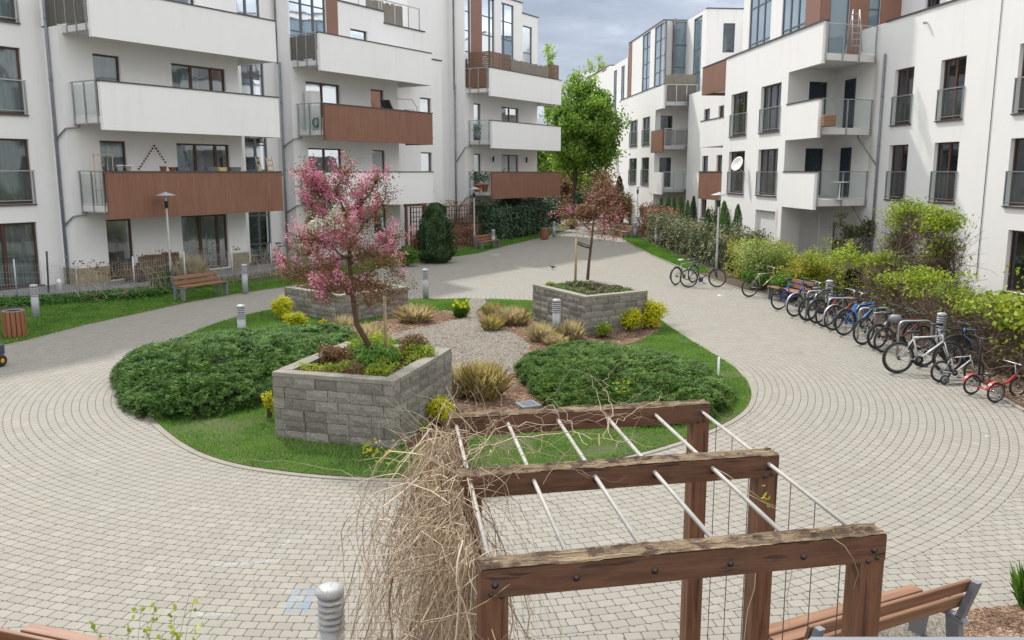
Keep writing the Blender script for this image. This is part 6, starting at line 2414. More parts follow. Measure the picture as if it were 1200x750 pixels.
def overgrown(path, hgt, n_tw, n_leaf, label, thick=0.35, leafm='l_ygreen', low=0.85, name='climbing_vine', zb=0.0, leafL=0.085, tw='twigdark', density_seed=0.0, group=None):
    path = [Vector(p) for p in path]
    org = path[0]
    root = empty(name, org, 0, label, 'climbing plant', group)
    seg = [(path[i + 1] - path[i]).length for i in range(len(path) - 1)]
    tot = sum(seg)

    def at(s):
        for i, l in enumerate(seg):
            if s <= l + 1e-6:
                return path[i].lerp(path[i + 1], s / l), (path[i + 1] - path[i]).normalized()
            s -= l
        return path[-1], (path[-1] - path[-2]).normalized()
    hf = hgt if callable(hgt) else (lambda s: hgt)
    gens = []
    for i in range(n_tw):
        s = random.uniform(0, tot)
        p, d = at(s)
        nn = Vector((-d.y, d.x, 0))
        h_ = hf(s / tot) * (1 + .20 * noise.noise(Vector((p.x * .9, p.y * .9, density_seed))))
        z0 = random.uniform(0, h_ * .7) if random.random() < .6 else 0
        q = p - org + nn * random.gauss(0, thick * .35) + Vector((0, 0, zb + z0))
        dirv = Vector((0, 0, 1)) + d * random.gauss(0, .5) if random.random() < .7 else Vector((0, 0, -.3)) + d * random.gauss(0, 1.) + nn * random.gauss(0, .3)
        ln = min(random.uniform(.4, 1.3), max(.2, (h_ + .10 - z0)))
        gens.append((wander(q, dirv, ln, 7, .28), random.uniform(.0035, .008)))
    twigs_mesh('stems', gens, tw, root)
    Pp, Nn = [], []
    while len(Pp) < n_leaf:
        s = random.uniform(0, tot)
        p, d = at(s)
        nn = Vector((-d.y, d.x, 0))
        h_ = hf(s / tot) * (1 + .24 * noise.noise(Vector((p.x * .9, p.y * .9, density_seed))))
        lw_ = low - .45 * max(0.0, noise.noise(Vector((p.x * 1.2, p.y * 1.2, 9 + density_seed))))
        t = random.random() ** .8
        z = h_ * (lw_ + (1.06 - lw_) * t) if random.random() < .8 else h_ * random.random()
        dens = noise.noise(Vector((p.x * 1.4 + density_seed, p.y * 1.4, z * 1.6)))
        if dens < 0.06 + random.gauss(0, .07):
            continue
        q = p - org + nn * random.gauss(0, thick * .5) + d * random.gauss(0, .05)
        Pp.append((q.x, q.y, zb + z))
        Nn.append(tuple(nn * random.choice((-1, 1)) * .6 + Vector((0, 0, .6))))
    V, F_ = leaf_quads(np.array(Pp), jit(np.array(Nn), .6), leafL, leafL * .8)
    fast_mesh('foliage', V, F_, M[leafm], root)
    return root


overgrown([(11.2, 26.2, 0), (10.6, 20.7, 0)], lambda s: 1.75 + .14 * math.sin(s * 9) - .3 * s, 3600, 4300, 'dense dry vine with yellow green leaves on the fence behind the dark bicycles', 0.55, low=.80)
overgrown([(10.55, 20.7, 0), (10.35, 17.4, 0)], lambda s: 1.45 + .1 * math.sin(s * 8), 3200, 1900, 'brown vine with sparse leaves on the fence behind the blue bicycle and the silver one', 0.5, low=.82, density_seed=3)
overgrown([(10.4, 17.4, 0), (10.6, 13.2, 0)], lambda s: 1.55 + .1 * math.sin(s * 6), 3400, 3600, 'green leaved vine hanging over the right end of the fence', 0.5, 'l_ygreen', low=.66, density_seed=6, leafL=.10)
overgrown([(12.4, 19.5, 0), (12.2, 15.0, 0)], lambda s: 2.10, 1100, 5200, 'leafy green climber on the inner garden fence under the right wall', 0.9, 'l_ygreen', low=.55, density_seed=8, leafL=.10)
overgrown([(11.6, 26.5, 0), (11.8, 24.0, 0)], lambda s: 1.55, 2400, 1500, 'brown dry hedge piece between the bench and the round topped light', 0.8, 'l_photinia', low=.5)
# two tall vine columns joined at the top
overgrown([(12.25, 27.3, 0), (12.1, 26.1, 0)], lambda s: 3.15 + .2 * math.sin(s * 7), 3000, 2300, 'left of two tall vine columns in front of the right wall', 0.55, low=.72)
overgrown([(12.15, 24.6, 0), (12.05, 23.6, 0)], lambda s: 3.05 + .15 * math.sin(s * 7), 3800, 2300, 'right of two tall vine columns, fuller and darker, near the wire gate', 0.55, low=.7, density_seed=2)
overgrown([(12.1, 26.2, 2.35), (12.1, 24.6, 2.25)], lambda s: .8, 420, 420, 'bridge of vine stems joining the two tall vine columns', 0.5, low=.3)
# trellis with ivy in the recess
tr = empty('trellis', (14.9, 36.2, 0), 0, 'dark lattice trellis overgrown with ivy beneath the corner balconies', 'trellis')
mb = MB()
for i in range(16):
    x = -1.3 + i * .17
    mb.tube([(x, 0, .1), (min(x + 1.9, 1.3), 0, .1 + min(1.9, 1.3 - x))], .016, 4)
    mb.tube([(x, 0.02, .1 + min(1.9, x + 1.3)), (max(x - 1.9, -1.3), 0.02, .1 + max(0, min(1.9, x + 1.3) - (x - max(x - 1.9, -1.3))))], .016, 4)
for x in (-1.3, 1.3):
    mb.tube([(x, 0, -.05), (x, 0, 2.1)], .035, 6)
mb.build('lattice', M['darkmetal'], tr)
overgrown([(13.6, 36.0, 0), (16.1, 36.3, 0)], lambda s: 2.1, 900, 4200, 'ivy covering the lattice trellis beneath the corner balconies', 0.3, 'l_photinia', low=.1, name='ivy', leafL=.09)
# wire gate against the right wall
gt = empty('wire_gate', (13.4, 22.0, 0), R(-80), 'light grey wire gate panel standing against the right wall, behind the vines', 'gate')
mb = MB()
for x in (0, 1.3):
    mb.tube([(x, 0, 0), (x, 0, 2.65)], .03, 8)
mb.tube([(0, 0, 2.65), (1.3, 0, 2.65)], .025, 8)
mb.build('gate_frame', M['galv'], gt)
mb = MB()
for i in range(1, 13):
    mb.tube([(i * .1, 0, .1), (i * .1, 0, 2.62)], .004, 3)
for i in range(12):
    mb.tube([(0, 0, .15 + i * .21), (1.3, 0, .15 + i * .21)], .004, 3)
mb.build('wire_panel', M['galv'], gt)

# ---- left side
wire_fence([G(-60, 352, .2), G(9, 350, .2), G(121, 351, .2), G(189, 341, .2), G(251, 333, .2), G(306, 326, .2), G(352, 317, .2)], 1.15, 'low wire fence in front of the left ground floor terraces', post_h=1.2, step=2.1)
overgrown([G(90, 351, .2), G(121, 351, .2), G(189, 341, .2), G(306, 326, .2), G(345, 318, .2)], lambda s: 1.2, 330, 240, 'bare dry vine trailing along the top of the low left fence', 0.16, 'l_bronze', low=.7, zb=.0, tw='twig')
# nettles / ground cover along the fence
for (pa, pb, lab) in (((G(-60, 366), G(60, 360)), 0, 'low dark green ground cover left of the grey light bollard by the bin'), ((G(60, 360), G(195, 347)), 0, 'low green ground cover along the left fence, right of the bollard')):
    a, b = pa
    n = 7000
    s = rng.random(n)
    C = np.array(a)[None] * (1 - s)[:, None] + np.array(b)[None] * s[:, None]
    C += rng.normal(size=(n, 3)) * np.array([.25, .42, 0])
    C[:, 2] = .12 + rng.random(n) * .22
    V, F_ = leaf_quads(C, jit(np.tile([0, 0, 1.0], (n, 1)), .45), .085, .06)
    o = fast_mesh('ground_cover', V, F_, M['l_ground'])
    tag(o, lab, 'ground cover', None, 'stuff')

# trellis with dry vine beside the conifer and hedges on the left
tx = [G(487, 300), G(540, 299), G(562, 293)]
for i, (a, b, lab) in enumerate(((AT(482, 290, 45.5), AT(521, 290, 47.5), 'square brown trellis left of the broad conifer'), (AT(521, 290, 47.5), AT(556, 290, 49.3), 'square brown trellis right of the broad conifer'))):
    a = Vector((a.x, a.y, 0))
    b = Vector((b.x, b.y, 0))
    r_ = empty('trellis', a, 0, lab, 'trellis')
    mb = MB()
    nn = 12
    for j in range(nn + 1):
        p = (b - a) * (j / nn)
        mb.tube([p + Vector((0, 0, .05)), p + Vector((0, 0, 2.35))], .022 if j % 6 else .045, 4)
    for j in range(9):
        z = .3 + j * .25
        mb.tube([Vector((0, 0, z)), (b - a) + Vector((0, 0, z))], .018, 4)
    mb.build('lattice', M['post'], r_)
overgrown([AT(521, 290, 47.2) * 1, AT(560, 290, 49.2) * 1], lambda s: 2.5, 1300, 900, 'brown dry vine covering the trellis behind the middle bench', .55, 'l_brownred', low=.5, zb=-AT(521, 290, 47.2).z)
hedge([AT(520, 290, 46.4) * 1 - Vector((0, 0, AT(520, 290, 46.4).z)), AT(556, 290, 48.2) - Vector((0, 0, AT(556, 290, 48.2).z))], .7, 1.25, 4200, 'l_brownred', 'low reddish brown hedge below the trellis, left of the middle bench', .09, core='corebrown')
hedge([AT(562, 290, 50.5) - Vector((0, 0, AT(562, 290, 50.5).z)), AT(610, 284, 55.5) - Vector((0, 0, AT(610, 284, 55.5).z)), AT(634, 284, 60) - Vector((0, 0, AT(634, 284, 60).z))], 1.5, 2.35, 12000, 'l_dark', 'big glossy dark ivy hedge between the middle bench and the far bin', .15)
bush(AT(648, 274, 61) - Vector((0, 0, AT(648, 274, 61).z)), (1.6, 1.2, 1.35), 4500, .15, .09, 'l_dark', 'dark rounded shrub behind the far bin', nl=18)
bush(g3(669, 268), (.75, .6, .42), 1200, .12, .07, 'l_ygreen', 'small yellow green shrub at the far left corner of the paving')
bush(g3(478, 312), (.78, .6, .45), 3000, .085, .05, 'l_green', 'low green shrub left of the broad conifer')
bush(g3(490, 305), (.55, .5, .85), 1100, .09, .05, 'l_brownred', 'thin pinkish shrub just left of the broad conifer', core=False)
bush(g3(528, 304), (.40, .35, .60), 1100, .09, .055, 'l_yellow', 'upright yellow shrub just right of the broad conifer')
bush(g3(688, 262), (2.2, 1.5, .9), 4200, .17, .10, 'l_brownred', 'low red brown planting closing the far end of the paving', nl=20)
bush(AT(722, 262, 66) - Vector((0, 0, AT(722, 262, 66).z)), (1.9, 1.3, 1.5), 4200, .17, .10, 'l_bronze', 'bronze bush behind the far bench', nl=20)
bush(AT(738, 262, 70) - Vector((0, 0, AT(738, 262, 70).z)), (1.3, 1.2, 1.3), 2600, .17, .10, 'l_ygreen', 'light green bush between the far bench and the tall dark conifer', nl=16)
bush(AT(880, 268, 38) - Vector((0, 0, AT(880, 268, 38).z)), (1.4, 1.0, .85), 4200, .10, .06, 'l_photinia', 'dull bushes under the right building beside the pale shutter', nl=16)
bush(AT(843, 262, 46) - Vector((0, 0, AT(843, 262, 46).z)), (1.6, 1.0, 1.2), 3600, .12, .07, 'l_photinia', 'dull brownish bush behind the right lamp post', nl=16)
hedge([AT(655, 262, 78) - Vector((0, 0, AT(655, 262, 78).z)), AT(720, 262, 80) - Vector((0, 0, AT(720, 262, 80).z))], 2.0, 2.6, 5000, 'l_dark', 'dark hedge closing the view at the far end of the path', .22)
# dead leaves and crumbs lying on the setts
XY = np.concatenate([scatter_poly([(-11, 6), (9, 6), (9, 14), (8.5, 30), (7, 45), (-4, 40), (-10, 24)], 900), scatter_poly([(8.2, 14.5), (9.3, 14.5), (9.9, 22), (9.0, 27), (8.2, 26)], 500)])
XY = XY[~inpoly(ISP, XY[:, 0], XY[:, 1])]
C = np.concatenate([XY, np.full((len(XY), 1), .008)], 1)
V, F_ = leaf_quads(C, jit(np.tile([0, 0, 1.0], (len(C), 1)), .25), .030, .018)
tag(fast_mesh('leaf_litter', V, F_, M['chip']), 'few scattered dead leaves and crumbs on the paving', 'leaf litter', None, 'stuff')

# ================================================================== LAMPS, LIGHT BOLLARDS, BINS, BENCHES
def make_bollard():
    r = empty('bollard_light', (0, 0, 0), 0, 'x', 'bollard', 'grey light bollards around the courtyard')
    MB().lathe([(0, 0), (.10, 0), (.10, .64), (.088, .645), (.088, .66)], k=20).build('post', M['bollard'], r)
    MB().lathe([(.078, .66), (.078, .95)], k=16).build('lens', M['lens'], r)
    mb = MB()
    for i in range(5):
        z = .665 + i * .052
        mb.lathe([(.080, z + .026), (.105, z), (.109, z + .006), (.105, z + .022), (.080, z + .034)], k=20)
    mb.build('louvre_rings', M['bollard'], r)
    MB().lathe([(.080, .925), (.107, .925), (.109, .95), (.100, .978), (.066, .995), (0, 1.0)], k=20).build('cap', M['bollard'], r)
    return r


def place(proto, first, loc, rz, label):
    o = proto if first else copy_tree(proto)
    o.location = loc
    o.rotation_euler = (0, 0, rz)
    o['label'] = label
    return o


def at_y(x, Y, z=0.0):
    p = AT(x, 300, Y)
    return Vector(((x - 600) / FOC * (Y * _c + (EYE - z) * _s), Y, z))


bp_ = make_bollard()
for i, (loc, lab) in enumerate([
    (G(43, 374, .05), 'light bollard in the ground cover beside the left litter bin'),
    (G(287.5, 343, .03), 'light bollard on the grass right of the left bench'),
    (at_y(284.5, 20.4), 'light bollard rising behind the big left juniper'),
    (G(499, 350, .02), 'light bollard standing alone before the far lawn, right of the pink tree'),
    (G(652, 396, .02), 'light bollard in front of the planter with the staked tree'),
    (at_y(392, 6.16), 'nearest light bollard, at the bottom edge left of the dry vine'),
    (at_y(970, 25.2), 'light bollard behind the black bicycles, next to the bench'),
    (at_y(1100, 19.2), 'light bollard behind the large silver bicycle'),
    (G(769, 288, .03), 'light bollard on the right grass strip before the mixed hedge'),
    (G(649, 277.5, .02), 'far light bollard right of the far litter bin'),
    (G(578, 290, .02), 'light bollard right behind the middle bench'),
    (G(743.5, 279, .02), 'far light bollard left of the lamp post by the mixed hedge')]):
    place(bp_, i == 0, loc, i * .7, lab)


def make_lamp():
    r = empty('street_lamp', (0, 0, 0), 0, 'x', 'lamp post', 'slim courtyard lamp posts with flat hats')
    MB().lathe([(0, 0), (.055, 0), (.055, .9), (.038, .95), (.034, 2.86), (0, 2.86)], k=14).build('pole', M['bollard'], r)
    MB().lathe([(.034, 2.80), (.060, 2.84), (.062, 3.0), (.085, 3.03), (.085, 3.05), (0, 3.05)], k=16).build('collar', M['darkmetal'], r)
    MB().lathe([(.075, 3.05), (.125, 3.20), (.13, 3.25), (0, 3.25)], k=18).build('glass_bowl', M['clear'], r)
    MB().lathe([(.0, 3.06), (.03, 3.06), (.03, 3.2), (0, 3.2)], k=10).build('bulb', M['opal'], r)
    MB().lathe([(.0, 3.245), (.33, 3.25), (.335, 3.262), (.22, 3.30), (.09, 3.34), (.03, 3.37), (0, 3.38)], k=26).build('hat', M['bollard'], r)
    return r


lp = make_lamp()
for i, (loc, lab) in enumerate([
    (at_y(201.5, 30.2, .1), 'nearest lamp post, behind the left bench'),
    (at_y(556, 46.8), 'lamp post at the left end of the middle bench'),
    (at_y(839, 34.3), 'lamp post on the right rising from the orange leaved hedge'),
    (at_y(746, 54.7), 'lamp post at the far end of the mixed hedge'),
    (at_y(703, 76), 'left one of the two farthest lamp posts at the end of the path'),
    (at_y(713, 76), 'right one of the two farthest lamp posts at the end of the path')]):
    place(lp, i == 0, loc, 0, lab)


def make_bin():
    r = empty('litter_bin', (0, 0, 0), 0, 'x', 'litter bin', 'round litter bins clad in brown wooden slats')
    for k in range(14):
        a = 2 * math.pi * k / 14
        MB().cbox(-.047, .047, .235, .262, .05, .70, .006, Matrix.Rotation(a, 4, 'Z')).build('slat', M['binwood'], r)
    MB().lathe([(0, 0), (.2, 0), (.2, .05), (.228, .06), (.228, .68), (.21, .68), (.21, .2), (0, .2)], k=24).build('liner', M['darkmetal'], r)
    mb = MB()
    mb.lathe([(.228, .69), (.25, .69), (.25, .715), (.20, .715), (.20, .69)], k=24)
    mb.build('rim', M['greypaint'], r)
    return r


bn = make_bin()
place(bn, True, G(18.5, 396, .0), 0, 'wooden slatted litter bin at the left edge of the paving')
place(bn, False, G(638, 280.5, .0), .3, 'far wooden slatted litter bin before the dark ivy hedge')


def make_bench(slat='slat'):
    r = empty('park_bench', (0, 0, 0), 0, 'x', 'bench', 'park benches with grey cast frames and brown slats')
    hw = .9
    for sx in (-hw + .03, hw - .03):
        mb = MB()
        x0, x1 = sx - .03, sx + .03

        def plate(pts):
            n = len(pts)
            mb.add([(x0, y, z) for y, z in pts] + [(x1, y, z) for y, z in pts], [tuple(range(n))[::-1], tuple(range(n, 2 * n))] + [(i, (i + 1) % n, n + (i + 1) % n, n + i) for i in range(n)])
        plate([(.25, 0), (.13, 0), (.08, .37), (.27, .37)])
        plate([(-.27, 0), (-.15, 0), (-.10, .37), (-.23, .37)])
        plate([(-.29, .36), (.29, .38), (.30, .42), (-.25, .40)])
        plate([(-.25, .39), (-.19, .39), (-.31, .77), (-.37, .77)])
        mb.build('end_frame', M['greypaint'], r)
    for k, y in enumerate((.24, .09, -.06)):
        MB().cbox(-hw, hw, y - .062, y + .062, .415, .452, .006).build('seat_slat', M[slat], r)
    for k, (y, z) in enumerate(((-.215, .53), (-.262, .69))):
        Mx = Matrix.Translation((0, y, z)) @ Matrix.Rotation(R(16), 4, 'X')
        MB().cbox(-hw, hw, -.0, .034, -.062, .062, .006, Mx).build('back_slat', M[slat], r)
    return r


be = make_bench()


def face_dir(dx, dy):
    """rotation that turns the bench front (+y) to (dx, dy)"""
    return math.atan2(dy, dx) - math.pi / 2


def bench_at(first, p, d, label, slat=None):
    o = place(be, first, p, face_dir(*d), label)
    return o


bench_at(True, Vector((-10.35, 28.15, .06)), (.87, -.50), 'bench on the left grass strip at the foot of the nearest lamp')
bench_at(False, Vector((-1.35, 46.85, 0.02)), (.88, -.48), 'middle bench before the brown trellis, next to a lamp')
bench_at(False, Vector((7.15, 55.0, 0)), (-.96, -.25), 'far bench at the end of the right grass strip, seen from its side')
bench_at(False, Vector((8.95, 27.2, 0)), (-.96, -.25), 'bench half hidden among the parked bicycles')
o = bench_at(False, Vector((3.10, 6.31, 0)) + Vector((-.42, .9, 0)) * .33, (-.42, .9), 'near bench at the lower right, seen from behind beside the pergola')
for ch in [q for q in bpy.data.objects if q.parent == o and 'slat' in q.name]:
    me = ch.data.copy()
    me.materials.clear()
    me.materials.append(M['slat_worn'])
    ch.data = me
bench_at(False, Vector((-4.0, 6.58, 0)) + Vector((.95, -.31, 0)) * .9 - Vector((.31, .95, 0)) * .30, (.31, .95), 'near bench cut off by the lower left corner')


# ================================================================== PERGOLA
bd = Vector((.981, .193, 0))
rd = Vector((-.135, .991, 0)).normalized()
R0 = Vector((1.95, 4.18, 0))
PB = R0 - bd * 2.14
pg_ = empty('pergola', PB, 0, 'brown wooden pergola of three weathered beams with pale rods in the foreground', 'pergola')
TOPZ = 2.30


def weathered_top(mb, p0, p1, w_, z, seed):
    """rotten, cracked upper face of a beam: a ragged strip"""
    n, m_ = 70, 7
    d = (p1 - p0)
    sd_ = Vector((-d.y, d.x, 0)).normalized()
    vs = []
    for i in range(n + 1):
        for j in range(m_ + 1):
            f = j / m_
            q = p0 + d * (i / n) + sd_ * (f * w_)
            h = noise.noise(Vector((i * .10 + seed, j * 1.4, seed))) * .016 + noise.noise(Vector((i * .5, j * 2.1 + seed, 1))) * .010
            if j in (0, m_):
                h = min(h, 0) - .003
            vs.append(q + Vector((0, 0, z + h)))
    fs = [(i * (m_ + 1) + j, (i + 1) * (m_ + 1) + j, (i + 1) * (m_ + 1) + j + 1, i * (m_ + 1) + j + 1) for i in range(n) for j in range(m_)]
    mb.add(vs, fs)


def oldwood():
    m, n = mat('rotten_beam_top')
    p = pos(n)
    x, y, z = n.xyz(p)
    v = n.comb(n.m('ADD', n.m('MULTIPLY', x, 3.0), n.m('MULTIPLY', y, .6)), n.m('MULTIPLY', n.m('SUBTRACT', y, n.m('MULTIPLY', x, .197)), 70.0), 0)
    f = n.noise(v, 1.0, 6, .7, .4)
    b = n.noise(p, 7, 5, .65)
    col = n.ramp(f, [(.34, (.040, .026, .017)), (.44, (.13, .088, .050)), (.56, (.25, .185, .11)), (.74, (.40, .32, .205))])
    col = n.mix(n.smooth(b, .46, .60), col, (.060, .034, .020, 1))
    n.put(n.b.inputs['Base Color'], col)
    n.b.inputs['Roughness'].default_value = .95
    n.put(n.b.inputs['Normal'], n.bump(n.m('ADD', f, b), .9, .015))
    return m


M['oldwood'] = oldwood()
# beam and post wood: grain along the world direction of the beam
def beamwood(name, c0, c1, vertical):
    m, n = mat(name)
    p = pos(n)
    x, y, z = n.xyz(p)
    al = n.m('ADD', n.m('MULTIPLY', x, .981), n.m('MULTIPLY', y, .193))
    ac = n.m('SUBTRACT', n.m('MULTIPLY', y, .981), n.m('MULTIPLY', x, .193))
    if vertical:
        v = n.comb(n.m('MULTIPLY', al, 26.0), n.m('MULTIPLY', ac, 26.0), n.m('MULTIPLY', z, 1.4))
    else:
        v = n.comb(n.m('MULTIPLY', al, 3.2), n.m('MULTIPLY', ac, 26.0), n.m('MULTIPLY', z, 26.0))
    f = n.noise(v, 1.0, 7, .72, .35)
    crack = n.smooth(n.noise(n.vm('MULTIPLY', v, (.8, .8, .8)), 1.0, 4, .5, .2), .60, .66)
    big = n.noise(p, 3.5, 4)
    col = n.mix(n.smooth(f, .32, .68), (*c0, 1), (*c1, 1))
    col = n.mix(n.m('MULTIPLY', n.smooth(big, .5, .75), .35), col, (c1[0] * 1.25, c1[1] * 1.35, c1[2] * 1.4, 1))
    col = n.mix(n.m('MULTIPLY', crack, .6), col, (.012, .006, .004, 1))
    n.put(n.b.inputs['Base Color'], col)
    n.b.inputs['Roughness'].default_value = .55
    n.put(n.b.inputs['Normal'], n.bump(n.m('SUBTRACT', f, n.m('MULTIPLY', crack, 1.0)), .45, .006))
    return m


M['beam'] = beamwood('brown_stained_beam', (.070, .029, .014), (.135, .060, .031), False)
M['post'] = beamwood('brown_stained_post', (.085, .034, .015), (.170, .074, .036), True)

for k in range(3):
    rr_ = R0 + rd * 1.27 * k
    ll_ = rr_ - bd * 2.14
    if k == 2:
        ll_ = ll_ + bd * .02
    sd_ = Vector((-bd.y, bd.x, 0)) * .14
    a, b = ll_ - PB, rr_ - PB
    hz = .15
    bm1 = MB().hexa([v + Vector((0, 0, z)) for z in (TOPZ - hz, TOPZ - .006) for v in (a, b, b + sd_, a + sd_)]).build('beam', M['beam'], pg_)
    t_ = MB()
    weathered_top(t_, a, b, .14, TOPZ + .004, k * 7.3)
    t_.build('weathered_top', M['oldwood'], bm1)
    for e_, s_ in ((b, -1), (a, 1)):
        p0 = e_ + (bd * s_ * .002)
        p1 = e_ + bd * s_ * .135
        q = sorted([p0, p1], key=lambda v: v.dot(bd))
        ww = Vector((-bd.y, bd.x, 0))
        c4 = [q[0] + ww * .004, q[1] + ww * .004, q[1] + ww * .136, q[0] + ww * .136]
        MB().hexa([v + Vector((0, 0, z)) for z in (-.05, TOPZ - hz - .002) for v in c4]).build('post', M['post'], pg_)
    for i in range(6):
        bl = MB()
        c = a + bd * (.07 + i * (2.0 / 5)) + Vector((0, 0, TOPZ - .085)) - Vector((-bd.y, bd.x, 0)) * .001
        Mx = Matrix.Translation(c) @ Matrix.Rotation(R(11), 4, 'Z') @ Matrix.Rotation(R(90), 4, 'X')
        bl.lathe([(.017, 0), (.017, .003), (.010, .005), (.010, .011), (0, .013)], k=8, M=Mx)
        bl.build('bolt', M['bolt'], bm1)
    for dx, dz in ((.05, -.11), (.10, -.125)):
        for sgn in (0, 1):
            c = (a + bd * dx if not sgn else b - bd * dx) + Vector((0, 0, TOPZ - .02 + dz))
            Mx = Matrix.Translation(c) @ Matrix.Rotation(R(11), 4, 'Z') @ Matrix.Rotation(R(90), 4, 'X')
            MB().lathe([(.011, 0), (.011, .007), (0, .009)], k=8, M=Mx).build('bolt', M['bolt'], bm1)
for i in range(6):
    o0 = -(-bd * 2.14 + (R0 - PB)) * 0
    a = bd * (.07 + i * (2.0 / 5)) + Vector((0, 0, TOPZ - .06))
    st_ = a + Vector((-bd.y, bd.x, 0)) * .07
    en = a + rd * 1.27 * 2 + Vector((-bd.y, bd.x, 0)) * .03
    MB().tube([st_, en], .0135, 10).build('rod', M['rod'], pg_)
for k in range(2):
    for j in range(3):
        f = (j + 1) / 4
        p = bd * 2.07 + rd * 1.27 * (k + f) + Vector((0, 0, 0))
        MB().tube([p + Vector((0, 0, TOPZ - .075)), p + Vector((.004, 0, 1.2)), p + Vector((0, 0, 0))], .0035, 5).build('climbing_cable', M['cable'], pg_)

# ---- dry vine over the left side of the pergola
dv = empty('dry_vine', PB + rd * 1.2, 0, 'thick curtain of bare straw coloured vine stems hanging over the left side of the pergola', 'dead vine')
gens = []
o0 = Vector(dv.location)
for i in range(560):
    s = random.random() ** .9
    p = PB + rd * (.15 + 2.25 * s)
    off = abs(random.gauss(0, .11)) * (1 if random.random() < .93 else -.5)
    q = p - bd * off + Vector((0, 0, TOPZ - .05 + random.gauss(0, .05)))
    pts = [q - o0]
    d = Vector((-.16 + random.gauss(0, .2), random.gauss(0, .2), random.uniform(-.9, .15)))
    n = 15
    ln = random.uniform(1.5, 2.5)
    for k in range(n):
        g_ = .30 if k < 5 else .10
        d = Vector((d.x * .84, d.y * .84, d.z))
        d = (d + Vector((random.gauss(-.004, .27), random.gauss(0, .27), -g_ - .04 + random.gauss(0, .20)))).normalized()
        nq = pts[-1] + d * (ln / n)
        if nq.z + o0.z < .03:
            break
        pts.append(nq)
    if len(pts) > 4:
        gens.append((pts, random.choice((.0020, .0028, .0038, .0055))))
for i in range(680):       # short tangled side shoots
    s = random.random()
    q = PB + rd * (.1 + 2.3 * s) - bd * abs(random.gauss(.15, .14)) + Vector((0, 0, random.uniform(.3, 2.3))) - o0
    gens.append((wander(q, (random.gauss(-.3, 1), random.gauss(0, 1), random.gauss(.1, .8)), random.uniform(.25, .8), 9, .30), random.choice((.0016, .0024, .0034))))
twigs_mesh('stems', gens, 'twig', dv)
gens = []
# long stems lying across the beams
lay = [([(548, 532), (600, 515), (660, 508), (720, 516), (765, 524)], .006), ([(545, 540), (585, 500), (640, 498), (700, 492), (752, 488)], .005),
       ([(540, 545), (575, 520), (640, 530), (700, 535)], .004), ([(700, 520), (712, 500), (722, 480), (735, 470), (760, 455)], .004), ([(716, 512), (705, 480), (698, 455), (692, 440)], .003),
       ([(720, 500), (745, 480), (775, 468), (790, 462)], .003), ([(712, 505), (716, 480), (708, 455), (714, 438)], .004), ([(560, 560), (600, 545), (650, 548), (700, 560)], .003),
       ([(545, 545), (530, 520), (515, 505), (500, 490)], .003), ([(545, 560), (520, 545), (490, 530), (462, 522)], .003), ([(690, 520), (668, 500), (650, 480), (640, 468)], .0025)]
for path, r in lay:
    pts = []
    for j, (x, y) in enumerate(path):
        p = G(x, y, TOPZ + .06 + .05 * (j % 2))
        pts.append(p - o0)
    fine = []
    for i in range(len(pts) - 1):
        for k in range(5):
            fine.append(pts[i].lerp(pts[i + 1], k / 5) + Vector((random.gauss(0, .012), random.gauss(0, .012), random.gauss(0, .012))))
    fine.append(pts[-1])
    gens.append((fine, r))
    for k in range(3, len(fine), 3):
        gens.append((wander(fine[k], (random.gauss(0, 1), random.gauss(0, 1), random.gauss(.2, .6)), random.uniform(.12, .45), 6, .3), .0016))
for i in range(60):
    q = PB + rd * random.uniform(.9, 2.5) + bd * random.uniform(-.1, .7) * random.random() + Vector((0, 0, TOPZ + random.uniform(-.05, .1))) - o0
    gens.append((wander(q, (random.gauss(0, 1), random.gauss(0, 1), random.gauss(.25, .6)), random.uniform(.2, .7), 8, .25), random.choice((.0018, .003))))
# a long stray stem dropping in front of the near beam
def strayp(l):
    return [AT(x, y, Y) - o0 for x, y, Y in l]


gens.append((strayp([(548, 560, 5), (556, 600, 4.6), (572, 640, 4.2), (590, 670, 3.9), (603, 680, 3.85), (590, 690, 3.7), (570, 705, 3.7), (545, 718, 3.8)]), .005))
gens.append((strayp([(975, 630, 4.1), (990, 640, 4.02), (1000, 655, 4.0), (1006, 672, 4.0), (1000, 690, 4.0)]), .003))
gens.append((strayp([(886, 660, 5), (884, 690, 5), (876, 715, 5), (872, 748, 5), (870, 780, 5)]), .004))
gens.append((strayp([(925, 640, 5), (928, 670, 5), (922, 700, 5), (926, 740, 5)]), .003))
gens.append((strayp([(640, 586, 4.9), (652, 592, 4.9), (664, 608, 4.9)]), .004))
gens.append((strayp([(800, 530, 5.7), (850, 555, 5.2), (900, 590, 5.0), (960, 608, 4.9)]), .003))
gens.append((strayp([(800, 540, 5.7), (860, 570, 5.2), (920, 602, 5.0), (975, 606, 4.8)]), .003))
twigs_mesh('trailing_stems', gens, 'twig', dv)
# few young yellow leaves
Lc = []
for (x, y, Y, n) in ((437, 522, 6.3, 14), (448, 530, 6.3, 14), (462, 528, 6.3, 12), (430, 532, 6.3, 8), (728, 455, 6.6, 18), (585, 502, 6.4, 6), (520, 520, 6.2, 8), (835, 548, 5.4, 8), (894, 585, 5.0, 7), (522, 560, 6.0, 6), (970, 619, 4.2, 3), (725, 512, 6.5, 8), (455, 545, 6.2, 5)):
    c = AT(x, y, Y) - o0
    for k in range(n):
        Lc.append(tuple(c + Vector((random.gauss(0, .035), random.gauss(0, .035), random.gauss(0, .035)))))
Lc = np.array(Lc)
V, F_ = leaf_quads(Lc, unit(rng.normal(size=Lc.shape) + np.array([0, -.3, .8])), .038, .026)
fast_mesh('young_leaves', V, F_, M['l_orange'], dv)

